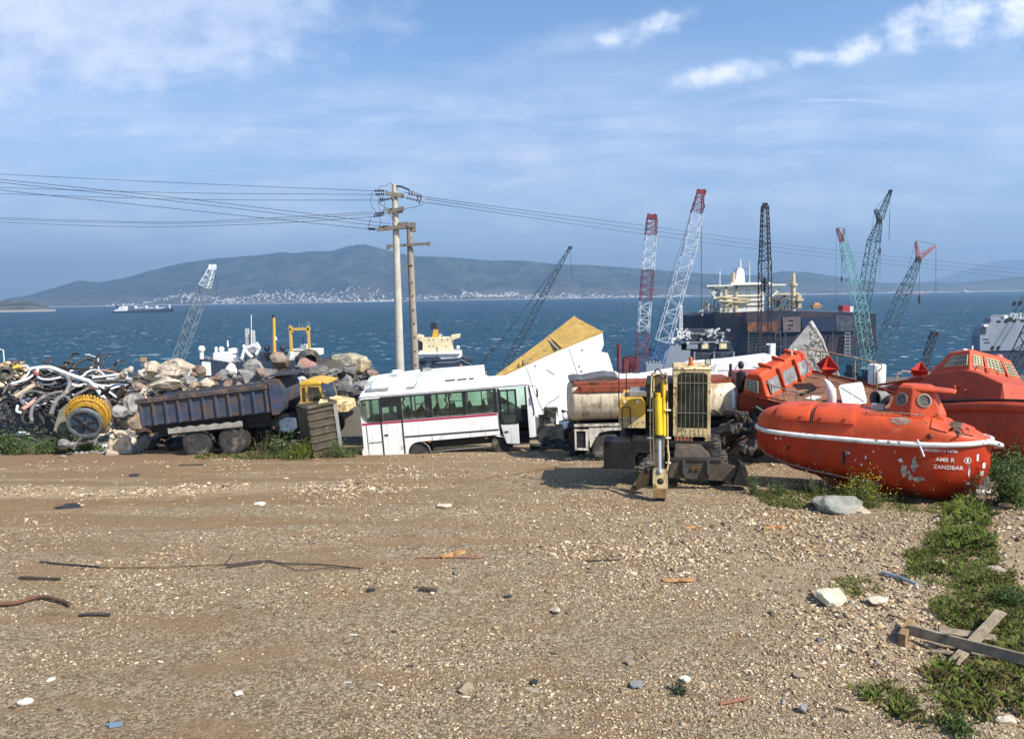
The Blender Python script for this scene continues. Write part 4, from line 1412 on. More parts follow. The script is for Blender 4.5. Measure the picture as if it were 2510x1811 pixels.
    for a, c in ((1583, 1156), (1556, 1194)):
        p = q(a, c, Dl)
        MB().cyl((p.x, p.y - .03, p.z), (p.x, p.y + .12, p.z), .05, n=12).build('pin', DARK, l2)


excavator()

# ------------------------------------------------------------------ lifeboats
ORANGE = mat('faded_orange_gelcoat', (.44, .034, .009), .45, var=.16, vs=1.1, patches=(((.34, .030, .010), 1.3, .50, .2, .6), ((.62, .15, .07), 2.2, .60, .12, .75), ((.10, .05, .035), 4.5, .64, .05, .9), ((.45, .40, .34), 2.4, .735, .012, .8)), streak=.5, spec=.3)
ORANGE2 = mat('bleached_orange_gelcoat', (.55, .075, .022), .5, var=.14, vs=1.2, patches=(((.42, .05, .02), 1.4, .52, .15, .7), ((.66, .17, .08), 2.4, .60, .1, .8), ((.10, .05, .03), 5, .645, .04, .9)), streak=.42, spec=.28)
RUSTO = mat('dull_red_orange_paint', (.32, .045, .020), .6, var=.22, vs=1.4, patches=(((.22, .045, .025), 1.2, .5, .15, .7), ((.55, .12, .05), 3.2, .66, .08, .7)), streak=.35)
REDOR = mat('red_orange_paint', (.43, .062, .024), .55, var=.2, vs=1.4, patches=(((.26, .05, .025), 1.2, .55, .15, .7), ((.60, .14, .06), 3.2, .66, .08, .7)), streak=.35)
DECKB = mat('brown_deck', (.20, .088, .048), .75, var=.3, vs=2.2, patches=(((.33, .17, .09), 2.6, .58, .1, .8), ((.09, .05, .035), 1.8, .58, .1, .9)), streak=.3)
FENDER = mat('scuffed_white_fender', (.70, .68, .64), .6, var=.15, vs=4, patches=(((.10, .09, .08), 5, .58, .05, .9), ((.42, .10, .05), 7, .66, .05, .9)))
REFL = mat('red_reflector', (.42, .035, .02), .5, var=.15)
RAILM = mat('rail_steel', (.32, .20, .13), .6, var=.3, vs=6, patches=(((.55, .5, .42), 6, .55, .1, .6),))
MESHG = mat('window_mesh', (.52, .46, .28), .6)


def flat_text(name, body, size, m, par, place, bold=.0):
    cu = bpy.data.curves.new(name, 'FONT')
    cu.body = body
    cu.size = size
    cu.offset = bold
    tmp = bpy.data.objects.new(name, cu)
    COL.objects.link(tmp)
    dg = bpy.context.evaluated_depsgraph_get()
    me = bpy.data.meshes.new_from_object(tmp.evaluated_get(dg))
    bpy.data.objects.remove(tmp)
    bpy.data.curves.remove(cu)
    bm = bmesh.new()
    bm.from_mesh(me)
    bmesh.ops.subdivide_edges(bm, edges=[e for e in bm.edges if e.calc_length() > size * .4], cuts=1)
    for v_ in bm.verts:
        v_.co = place(v_.co.x, v_.co.y)
    bm.to_mesh(me)
    bm.free()
    me.materials.clear()
    me.materials.append(m)
    o = bpy.data.objects.new(name, me)
    COL.objects.link(o)
    o.parent = par
    return o


class Hull:
    def __init__(s, x0, x1, B, p0, p1, zg, zk, e1=.5, e2=.8):
        s.x0, s.x1, s.B, s.p0, s.p1, s.zg, s.zk, s.e1, s.e2 = x0, x1, B, p0, p1, zg, zk, e1, e2

    def b(s, x):
        mid = s.x0 + (s.x1 - s.x0) * .52
        if x < mid: return s.B * max(0.02, (1 - abs((x - mid) / (mid - s.x0)) ** s.p0)) ** .6
        return s.B * max(0.02, (1 - abs((x - mid) / (s.x1 - mid)) ** s.p1)) ** .6

    prof = None

    def half(s, x, z):
        zg, zk = s.zg(x), s.zk(x)
        q = min(1, max(0, (zg - z) / (zg - zk)))
        if s.prof: return s.b(x) * float(np.interp(q, [p[1] for p in s.prof], [p[0] for p in s.prof]))
        q = q ** (1 / s.e2)
        return s.b(x) * max(0, 1 - q * q) ** (.5 * s.e1)

    def mesh(s, n=40, m=10):
        mb = MB()
        rings = []
        for i in range(n + 1):
            u_ = .5 - .5 * math.cos(math.pi * i / n)
            x = s.x0 + (s.x1 - s.x0) * u_
            zg, zk = s.zg(x), s.zk(x)
            ring = []
            for j in range(m + 1):
                a = math.pi / 2 * j / m
                if s.prof: ring.append((x, -s.half(x, zg - (zg - zk) * j / m), zg - (zg - zk) * j / m))
                else: ring.append((x, -s.b(x) * max(0, math.cos(a)) ** s.e1, zg - (zg - zk) * math.sin(a) ** s.e2))
            ring += [(x, -y_, z_) for _, y_, z_ in ring[::-1][1:]]
            rings.append(ring)
        mb.loft(rings, True, True)
        return mb

    def edge(s, dx=0, dz=0, n=44, side=-1, a=None, c=None):
        out = []
        for i in range(n + 1):
            x = (s.x0 if a is None else a) + ((s.x1 if c is None else c) - (s.x0 if a is None else a)) * (.5 - .5 * math.cos(math.pi * i / n))
            out.append(Vector((x, side * (s.b(x) + dx), s.zg(x) + dz)))
        return out


def interp(tab):
    xs_, ys_ = zip(*tab)
    return lambda x: float(np.interp(x, xs_, ys_))


def front_boat():
    c = Vector((8.95, 18.55, 0))
    c.z = gz(c.x, c.y) - .03
    b = empty('enclosed_lifeboat', c, (0, 0, -34.5), 'battered bright orange enclosed lifeboat with a white fender strip and white lettering at the bow', 'lifeboat')
    b.scale = (.94, .97, 1)
    zk = interp(((-2.9, .95), (-2.6, .70), (-1.8, .42), (-.8, .26), (.6, .06), (1.9, .0), (2.3, .18), (2.6, .38), (2.9, .9)))
    H = Hull(-2.85, 2.88, 1.06, 6.0, 3.8, lambda x: 1.53 + .012 * max(0, x) ** 2, zk, .55, .85)
    H.prof = ((1, 0), (1.0, .12), (.985, .30), (.955, .46), (.90, .58), (.80, .68), (.62, .78), (.40, .87), (.22, .94), (.10, 1.0))
    hu = H.mesh(54, 24).build('hull', ORANGE, b, smooth=50)
    MB().hexa([(-.6, -.10, -.05), (2.0, -.10, -.05), (2.0, .10, -.05), (-.6, .10, -.05), (-1.4, -.10, .45), (2.1, -.10, .45), (2.1, .10, .45), (-1.4, .10, .45)]).build('keel', RUSTO, b)
    hc = interp(((-2.85, .06), (-2.76, .32), (-2.6, .46), (-2.3, .56), (-1.4, .62), (0, .63), (1.0, .63), (1.55, .58), (1.85, .42), (2.15, .33), (2.45, .22), (2.7, .08), (2.85, .02)))
    wc = lambda x: max(.02, H.b(x) * .93 - .02)

    def can(x, a, off=0.0):
        """point on the canopy; a = 0 near gunwale .. 180 far gunwale"""
        A = R(a)
        e = .62
        return Vector((x, -(wc(x) + off) * math.copysign(abs(math.cos(A)) ** e, math.cos(A)), H.zg(x) + .0 + (hc(x) + off) * max(0, math.sin(A)) ** e))
    cn = MB()
    rings = []
    for i in range(61):
        x = -2.85 + 5.7 * (.5 - .5 * math.cos(math.pi * i / 60))
        rings.append([can(x, 180 * j / 24) for j in range(25)])
    cn.loft(rings, True, True)
    ca = cn.build('canopy', ORANGE2, b, smooth=50)
    # raised hatch covers on the canopy side
    for x0, x1 in ((-2.15, -1.22), (-1.12, -.12)):
        mb = MB()
        n, m = 12, 10
        for off, flip in ((.045, 0),):
            top, bot = [], []
            for i in range(n + 1):
                for j in range(m + 1):
                    u_, v_ = i / n, j / m
                    uu = x0 + (x1 - x0) * u_
                    aa = 20 + 72 * v_
                    ed = min(u_, 1 - u_, v_) * 12
                    top.append(can(uu, aa, .085 if ed >= 1 else .07))
                    bot.append(can(uu, aa, -.01))
            mb.add(top, [(i * (m + 1) + j, (i + 1) * (m + 1) + j, (i + 1) * (m + 1) + j + 1, i * (m + 1) + j + 1) for i in range(n) for j in range(m)])
            per = [i * (m + 1) for i in range(n + 1)] + [n * (m + 1) + j for j in range(1, m + 1)] + [i * (m + 1) + m for i in range(n - 1, -1, -1)] + [j for j in range(m - 1, 0, -1)]
            k = len(mb.v)
            mb.v += [top[i] for i in per] + [bot[i] for i in per]
            L = len(per)
            mb.f += [(k + i, k + (i + 1) % L, k + L + (i + 1) % L, k + L + i) for i in range(L)]
        h = mb.build('hatch_cover', ORANGE2, ca, smooth=40)
        kn = MB()
        for xx in (x0 + .2, x1 - .22):
            p = can(xx, 28, .10)
            kn.ball(p, .035, 8, 6)
        kn.build('hatch_knob', RUSTO, h)
    fe = MB()
    fe.tube(H.edge(.035, -.015) + H.edge(.035, -.015, side=1)[::-1][1:], .062, 8)
    fe.build('fender', FENDER, b, smooth=60)
    hk = MB()
    pts = [H.edge(.05, -.02, a=2.2, c=2.86)[-1]]
    hk.tube([(2.75, -.35, 1.60), (2.98, -.22, 1.57), (3.08, 0, 1.50), (3.06, .25, 1.44), (2.95, .4, 1.40)], .06, 8)
    hk.build('torn_fender_end', FENDER, b, smooth=60)
    ln = MB()
    ln.tube([Vector((x, -H.half(x, z) - .005, z)) for x, z in [(-2.62 + .28 * i, .86 - .47 * (1 - math.exp(-i * .22)) + .012 * math.sin(i * 2.1)) for i in range(12)]], .012, 5)
    ln.build('grab_line', FENDER, b)
    # deadlights, scrape marks
    for x in (-1.72, -.32):
        z0, z1 = .86, 1.20
        ys = [-H.half(x, z) - .012 for z in (z0, z1)]
        MB().hexa([(x - .045, ys[0], z0), (x + .045, ys[0], z0), (x + .045, ys[0] + .05, z0), (x - .045, ys[0] + .05, z0), (x - .045, ys[1], z1), (x + .045, ys[1], z1), (x + .045, ys[1] + .05, z1), (x - .045, ys[1] + .05, z1)]).build('hull_slot', BLACK, hu, bev=.01)

    def scar(outline, m, name='scraped_patch'):
        cx_ = sum(p[0] for p in outline) / len(outline)
        cz_ = sum(p[1] for p in outline) / len(outline)
        mb = MB()
        vs = [(cx_, cz_)] + list(outline)
        V = [Vector((x, -H.half(x, z) - .006, z)) for x, z in vs]
        mb.add(V, [(0, i, i % len(outline) + 1) for i in range(1, len(outline) + 1)])
        mb.build(name, m, hu)
    BARE = mat('bare_glassfibre', (.40, .35, .28), .8, var=.35, vs=9, patches=(((.12, .09, .07), 8, .55, .06, .9), ((.5, .10, .04), 10, .62, .04, .7)))
    rs = random.Random(4)

    def rough(cx_, cz_, rx, rz, n=14, j=.45):
        return [(cx_ + rx * math.cos(2 * math.pi * i / n) * (1 + rs.uniform(-j, j)), cz_ + rz * math.sin(2 * math.pi * i / n) * (1 + rs.uniform(-j, j))) for i in range(n)]
    scar(rough(1.30, 1.06, .07, .17), BARE)
    scar(rough(1.08, .86, .07, .16), BARE)
    scar(rough(1.38, .70, .16, .06), BARE)
    scar(rough(1.22, .72, .05, .12), BARE)
    scar(rough(1.0, 1.12, .05, .05), FENDER)
    for k in range(46):
        x = rs.uniform(-2.3, 2.4)
        z = rs.uniform(.55, 1.4)
        if H.half(x, z) < .3 or (x > 1.45 and z > .85): continue
        scar(rough(x, z, rs.uniform(.006, .03), rs.uniform(.008, .05), 7), rs.choice((FENDER, FENDER, BARE, RUSTO)))
    # worn grey patch on the canopy
    vs = [can(.95 + .24 * math.cos(2 * math.pi * i / 20) * (1 + .2 * math.sin(i * 2.3)), 42 + 13 * math.sin(2 * math.pi * i / 20) * (1 + .15 * math.cos(i * 1.7)), .006) for i in range(20)]
    MB().add([can(.95, 42, .012)] + vs, [(0, i, i % 20 + 1) for i in range(1, 21)]).build('worn_patch', mat('worn_grey_patch', (.22, .13, .10), .85, var=.4, vs=9, patches=(((.34, .28, .24), 7, .55, .08, .9),)), ca)
    # fore shoulder panels
    sp = MB()
    for x0, x1, a0, a1 in ((1.62, 1.98, 30, 150), (2.22, 2.50, 35, 145)):
        sp.loft([[can(x0 + (x1 - x0) * i / 4, a0 + (a1 - a0) * j / 14, .03) for j in range(15)] + [can(x0 + (x1 - x0) * i / 4, a1 - (a1 - a0) * j / 14, -.05) for j in range(15)] for i in range(5)])
    sp.build('bow_frame', ORANGE2, ca, smooth=40)
    dk = MB()
    dk.box((2.12, -.45, 1.90), (.24, .5, .05), (22, 6, 0)).box((2.36, -.45, 1.80), (.16, .3, .04), (30, -14, 20))
    dk.tube([(2.0, -.6, 1.86), (2.1, -.7, 1.94), (2.22, -.62, 1.96), (2.3, -.72, 1.84), (2.2, -.8, 1.78)], .03, 6)
    dk.build('wrecked_hook', mat('greasy_metal', (.11, .095, .07), .55, metal=.4, var=.5, vs=10, patches=((RUST, 7, .5, .1, .9), ((.5, .45, .36), 8, .66, .05, .5))), b)
    MB().ball(can(1.62, 8, .03), .07, 10, 8).build('rubber_boss', mat('dark_red_boss', (.14, .03, .02), .6), ca)
    # steering tower
    tw = MB()
    bz, tz = 2.12, 2.78
    bot = [(.55, -.28), (1.12, -.62), (1.82, -.36), (1.86, .36), (1.12, .62), (.55, .28)]
    top = [(.80, -.22), (1.14, -.43), (1.55, -.28), (1.57, .28), (1.14, .43), (.80, .22)]
    tw.loft([[(a, c, bz - .2) for a, c in bot], [(a, c, bz) for a, c in bot], [(a, c, tz) for a, c in top], [(a * .8 + .22, c * .7, tz + .05) for a, c in top]])
    to = tw.build('steering_tower', ORANGE2, b, bev=.03)
    vz = MB()
    vz.hexa([(1.1, -.44, tz - .05), (2.08, -.30, tz - .10), (2.08, .30, tz - .10), (1.1, .44, tz - .05), (1.1, -.42, tz + .02), (2.06, -.28, tz - .05), (2.06, .28, tz - .05), (1.1, .42, tz + .02)])
    vz.build('visor', ORANGE2, to, bev=.015)
    for (p0, p1, t0, t1, u_) in ((bot[0], bot[1], top[0], top[1], .5), (bot[1], bot[2], top[1], top[2], .52)):
        A = Vector((*p0, bz)).lerp(Vector((*p1, bz)), u_)
        T = Vector((*t0, tz)).lerp(Vector((*t1, tz)), u_)
        n_ = (Vector((*p1, bz)) - Vector((*p0, bz))).cross(T - A).normalized()
        if n_.y > 0: n_ = -n_
        ce = A.lerp(T, .56)
        MM = Matrix.Translation(ce) @ n_.to_track_quat('Z', 'Y').to_matrix().to_4x4()
        pr_ = MB().lathe([(.165, -.03), (.17, .025), (.14, .035), (.128, .012), (.128, -.03)], 22, MM).build('porthole', mat('porthole_ring', (.30, .24, .20), .6), to, smooth=40)
        MB().lathe([(.13, .006), (.001, .008)], 22, MM).build('porthole_glass', mat('crazed_glass', (.12, .10, .08), .35, var=.4, vs=12), pr_)
    lp = MB()
    lp.tube([can(1.72, 70, .0), can(1.72, 76, .16), can(1.80, 84, .18), can(1.86, 80, .02)], .016, 6)
    lp.build('grab_loop', RAILM, ca)
    rl = MB()
    rl.tube([can(x, 62, .07) for x in (.1, .5, 1.0, 1.45)], .016, 6)
    for x in (.12, .5, 1.0, 1.42):
        rl.tube([can(x, 62, .07), can(x, 62, -.01)], .014, 5)
    rl.build('grab_rail', RAILM, ca)
    hs = MB()
    hs.tube([can(-1.17, a, .03 + .02 * math.sin(a)) for a in range(15, 150, 12)], .022, 6)
    hs.build('black_hose', RUBBER, ca)
    ve = MB()
    p = can(-.95, 108, 0)
    ve.tube([p, p + Vector((0, 0, .2)), p + Vector((-.03, -.01, .38)), p + Vector((-.12, -.03, .56)), p + Vector((-.20, -.05, .68))], [.115, .12, .13, .09, .02], 12)
    ve.build('cowl_vent', mat('grey_white_cowl', (.60, .60, .58), .5, var=.1), ca, smooth=60)
    vb = MB()
    p = can(.30, 95, 0) + Vector((0, 0, .24))
    ax = Vector((-.55, -.80, .05)).normalized()
    MM = Matrix.Translation(p) @ ax.to_track_quat('Z', 'Y').to_matrix().to_4x4()
    vb.lathe([(.19, -.16), (.20, .16), (.175, .17), (.165, -.08), (.001, -.08)], 22, MM)
    vv = vb.build('vent_pipe', GREYST, ca, smooth=40)
    MB().lathe([(.16, -.05), (.001, -.05)], 20, MM).build('vent_bore', BLACK, vv)
    MB().bx(.15, .45, -.15, .15, 2.05, 2.30).build('vent_base', mat('vent_base', (.45, .43, .40), .6), ca)
    st = MB()
    st.tube([(1.36, -H.b(1.36) - .06, 1.66), (1.52, -H.b(1.5) - .10, 1.28)], .022, 6)
    st.build('loose_batten', OLDWHITE, b)
    # lettering painted on the bow
    LET = mat('white_lettering', (.74, .72, .68), .6, var=.05, patches=(((.5, .10, .04), 14, .66, .04, .6),))

    def put(x0, z0, sl):
        return lambda u_, v_: Vector((x0 + u_, -H.half(x0 + u_, z0 + v_ + sl * u_) - .022, z0 + v_ + sl * u_))
    flat_text('name_lettering', 'AMR R', .135, LET, hu, put(1.76, 1.175, -.03), .0015)
    flat_text('port_lettering', 'ZANZIBAR', .128, LET, hu, put(1.72, 1.00, -.03), .0015)
    flat_text('size_lettering', '600X208X115 24PER', .086, LET, hu, put(1.46, 1.395, -.01), .001)
    # round emblem and white flashes at the stem
    em = []
    for i in range(24):
        a = 2 * math.pi * i / 24
        em.append((a, .07))
    mb = MB()
    V, L = [], 24
    for r_ in (.075, .062):
        for a, _ in em:
            x, z = 2.42 + r_ * math.cos(a), 1.20 + r_ * math.sin(a)
            V.append(Vector((x, -H.half(x, z) - .012, z)))
    mb.add(V, [(i, (i + 1) % L, L + (i + 1) % L, L + i) for i in range(L)])
    for x0, x1, z0, z1 in ((2.40, 2.44, 1.155, 1.245),):
        mb.add([Vector((x, -H.half(x, z) - .012, z)) for x, z in ((x0, z0), (x1, z0), (x1, z1), (x0, z1))], [(0, 1, 2, 3)])
    mb.build('round_emblem', LET, hu)
    fl = MB()
    for x0, x1, z0, z1 in ((2.60, 2.64, 1.18, 1.34), (2.72, 2.78, .98, 1.12), (2.68, 2.75, .80, .92)):
        fl.add([Vector((x, -H.half(x, z) - .012, z)) for x, z in ((x0, z0), (x1, z0), (x1, z1), (x0, z1))], [(0, 1, 2, 3)])
    fl.build('white_flash', LET, hu)
    scar(rough(2.46, .94, .02, .13, 12), FENDER)
    scar(rough(2.44, .62, .05, .05, 10, .2), FENDER)


front_boat()


def window(par, A, B_, C_, D_, grid, glassm, gm, frame=None):
    """mesh-covered window on a quad A B C D (bottom left, bottom right, top right, top left)"""
    A, B_, C_, D_ = map(Vector, (A, B_, C_, D_))
    n_ = (B_ - A).cross(D_ - A).normalized()
    if n_.x * 0 + n_.z < 0: n_ = -n_
    mb = MB().add([p + n_ * .012 for p in (A, B_, C_, D_)] + [p - n_ * .01 for p in (A, B_, C_, D_)], [(0, 1, 2, 3), (7, 6, 5, 4), (0, 4, 5, 1), (1, 5, 6, 2), (2, 6, 7, 3), (3, 7, 4, 0)])
    w = mb.build('window', glassm, par)
    if grid:
        g = MB()
        for k in range(grid[0] + 1):
            s_ = k / grid[0]
            g.bar(A.lerp(B_, s_) + n_ * .02, D_.lerp(C_, s_) + n_ * .02, .022)
        for k in range(grid[1] + 1):
            s_ = k / grid[1]
            g.bar(A.lerp(D_, s_) + n_ * .022, B_.lerp(C_, s_) + n_ * .022, .022)
        g.build('window_mesh', gm, w)
    return w


def reflector(par, p, s_, m):
    mb = MB()
    p = Vector(p)
    a, b_, c = Vector((s_, 0, 0)), Vector((0, s_, 0)), Vector((0, 0, s_))
    for u_, v_ in ((a, b_), (b_, c), (a, c)):
        nn = u_.cross(v_).normalized() * .01
        q4 = [p - u_, p - v_, p + u_, p + v_]
        mb.add([k + nn for k in q4] + [k - nn for k in q4], [(0, 1, 2, 3), (7, 6, 5, 4), (0, 4, 5, 1), (1, 5, 6, 2), (2, 6, 7, 3), (3, 7, 4, 0)])
    mb.cyl(p - Vector((0, 0, s_ * 1.9)), p - Vector((0, 0, s_ * .6)), .03, n=8)
    return mb.build('radar_reflector', m, par)


def tilted_boat():
    """lifeboat lying heeled over, brown deck towards us"""
    hd = R(-48.7)
    f = Vector((math.cos(hd), math.sin(hd), 0))
    l_ = Vector((-math.sin(hd), math.cos(hd), 0))
    corner = Vector((8.69, 25.0, 1.42))
    c = corner + l_ * 1.55
    c.z += .34
    b = empty('open_deck_lifeboat', c, (13, 8, -48.7), 'heeled orange lifeboat showing its brown deck, three-window cabin and a white hatch lid', 'lifeboat')
    zk = interp(((-1.2, -1.2), (0, -1.75), (2.5, -1.75), (3.6, -1.3), (4.3, -.3)))
    H = Hull(-4.5, 4.3, 1.62, 6, 2.6, lambda x: 0, zk, .5, .8)
    rings = []
    mb = MB()
    for i in range(30):
        x = -1.05 + 5.33 * i / 29
        ring = []
        for j in range(11):
            a = math.pi / 2 * j / 10
            ring.append((x, -H.b(x) * math.cos(a) ** .5, -(0 - zk(x)) * math.sin(a) ** .8))
        ring += [(x, -y_, z_) for _, y_, z_ in ring[::-1][1:]]
        rings.append(ring)
    mb.loft(rings)
    mb.build('hull', RUSTO, b, smooth=50)
    dk = MB()
    out = [(p.x, p.y) for p in H.edge(-.06, 0, a=-1.0, c=4.22)] + [(p.x, p.y) for p in H.edge(-.06, 0, a=-1.0, c=4.22, side=1)][::-1][1:]
    dk.plate(out, [], .0, .04, axis='z')
    d = dk.build('deck', DECKB, b)
    for dx, dz, r_ in ((-.02, .06, .035), (-.10, .13, .03)):
        rb = MB()
        rb.tube(H.edge(dx, dz, a=-.2, c=4.26) + H.edge(dx, dz, a=-.2, c=4.26, side=1)[::-1][1:], r_, 6)
        rb.build('toe_rail', RUSTO, b, smooth=60)
    # cabin across the stern
    cb = empty('cabin', (0, 0, 0))
    cb.parent = b
    w = 1.56
    sh = MB()
    prof = [(-.9, .02), (-.9, .62), (-.78, .83), (-.38, .88), (-.26, .80), (.05, .02)]
    sh.loft([[(x, y_ * (1 - .06 * (z > .5)), z * (.93 if abs(y_) > 1.5 else 1)) for x, z in prof] for y_ in (-w, -w + .12, 0, w - .12, w)])
    s = sh.build('cabin_shell', ORANGE2, cb, bev=.03)
    up = Vector((-.33, 0, 1.0)).normalized()
    base = lambda y_, h: Vector((.05 + .03 - .33 * h, y_, .02 + h))
    WG = mat('dusty_window', (.20, .20, .20), .45, var=.3, vs=4, patches=(((.34, .33, .31), 2, .5, .2, .6),))
    for y0, y1 in ((-1.32, -.66), (-.38, .40), (.66, 1.32)):
        window(s, base(y0, .14), base(y1, .14), base(y1, .62), base(y0, .62), None, WG, MESHG)
    for y_ in (-.52, .53):
        fn = MB()
        fn.hexa([(.05, y_ - .035, .0), (.20, y_ - .035, .0), (.20, y_ + .035, .0), (.05, y_ + .035, .0), (-.26, y_ - .035, .82), (-.14, y_ - .035, .85), (-.14, y_ + .035, .85), (-.26, y_ + .035, .82)])
        fn.build('window_fin', ORANGE2, s, bev=.01)
    window(s, (-.80, -w - .005, .26), (-.30, -w - .005, .22), (-.36, -w * .96 - .005, .60), (-.80, -w * .96 - .005, .60), (3, 3), WG, MESHG)
    tp = MB()
    for y_ in (-.75, .1, .95):
        tp.box((-.55, y_, .90), (.5, .07, .12), (0, 5, 0))
    tp.build('roof_rib', ORANGE2, s)
    an = MB()
    an.tube([(-.4, .75, .85), (-.42, .78, 1.03), (-.36, .82, 1.09), (-.3, .9, 1.05)], .025, 6).cyl((-.5, .9, .85), (-.52, .9, 1.2), .012, n=5)
    an.build('roof_handle', OLDWHITE, s)
    # rails
    rl = MB()
    top = [(-.1, -1.50, .62), (.6, -1.52, .56), (1.4, -1.52, .58), (2.0, -1.48, .78), (2.12, -1.46, .72), (2.3, -1.42, .05)]
    rl.tube(top, .026, 6)
    for x in (.2, .65, 1.1, 1.6):
        rl.cyl((x, -1.5, .03), (x - .05, -1.52, .58), .02, n=6)
    r1 = rl.build('guard_rail', RAILM, b)
    rl = MB()
    rl.tube([(-.3, 1.2, 1.02), (.4, 1.45, .98), (1.4, 1.5, .96), (2.5, 1.38, .94), (2.62, 1.1, .92), (2.55, .92, .8), (2.6, .9, .05)], .028, 6)
    for x in (.35, .95, 1.6, 2.25):
        rl.cyl((x, 1.48, .03), (x - .06, 1.48, .97), .022, n=6)
    rl.build('guard_rail', RAILM, b)
    reflector(b, (1.05, .55, .82), .42, REFL)
    # white hatch lid standing open, dark hatchway
    lid = MB()
    M_ = Matrix.Translation((2.35, -.30, .38)) @ Euler((R(52), R(-8), R(40))).to_matrix().to_4x4()
    lid.plate(rrect(-.37, .37, -.37, .37, .09), [], -.04, .04, M_ @ Matrix.Rotation(R(90), 4, 'X'))
    ld = lid.build('hatch_lid', WHITE, b, bev=.015)
    xx = MB()
    for a0, a1 in (((-.3, -.3), (.3, .3)), ((-.3, .3), (.3, -.3))):
        xx.bar(M_ @ Vector((a0[0], a0[1], .045)), M_ @ Vector((a1[0], a1[1], .045)), .03, .02)
    xx.build('lid_cross', OLDWHITE, ld)
    ho = MB()
    ho.plate(rrect(2.05, 2.85, -.8, .0, .08), [rrect(2.12, 2.78, -.73, -.07, .08)], .04, .16, axis='z')
    h_ = ho.build('hatchway', RUSTO, b, bev=.01)
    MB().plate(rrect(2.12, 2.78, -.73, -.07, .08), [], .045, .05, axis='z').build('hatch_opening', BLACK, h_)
    bt = MB()
    for k in range(3):
        bt.box((1.15 + .03 * k, -.75 + .13 * k, .07), (.30, .07, .05), (0, 0, 15))
    bt.build('white_batten', OLDWHITE, b)
    cr = MB()
    for k in range(5):
        cr.box((.75 + .02 * k, -.55 + .16 * k, .07), (.10, .10, .08), (0, 0, 20 * k))
    cr.tube([(.6, -.7, .05), (.8, -.3, .12), (.72, .2, .06), (.9, .4, .05)], .02, 5)
    cr.build('chain', BLACK, b)


tilted_boat()


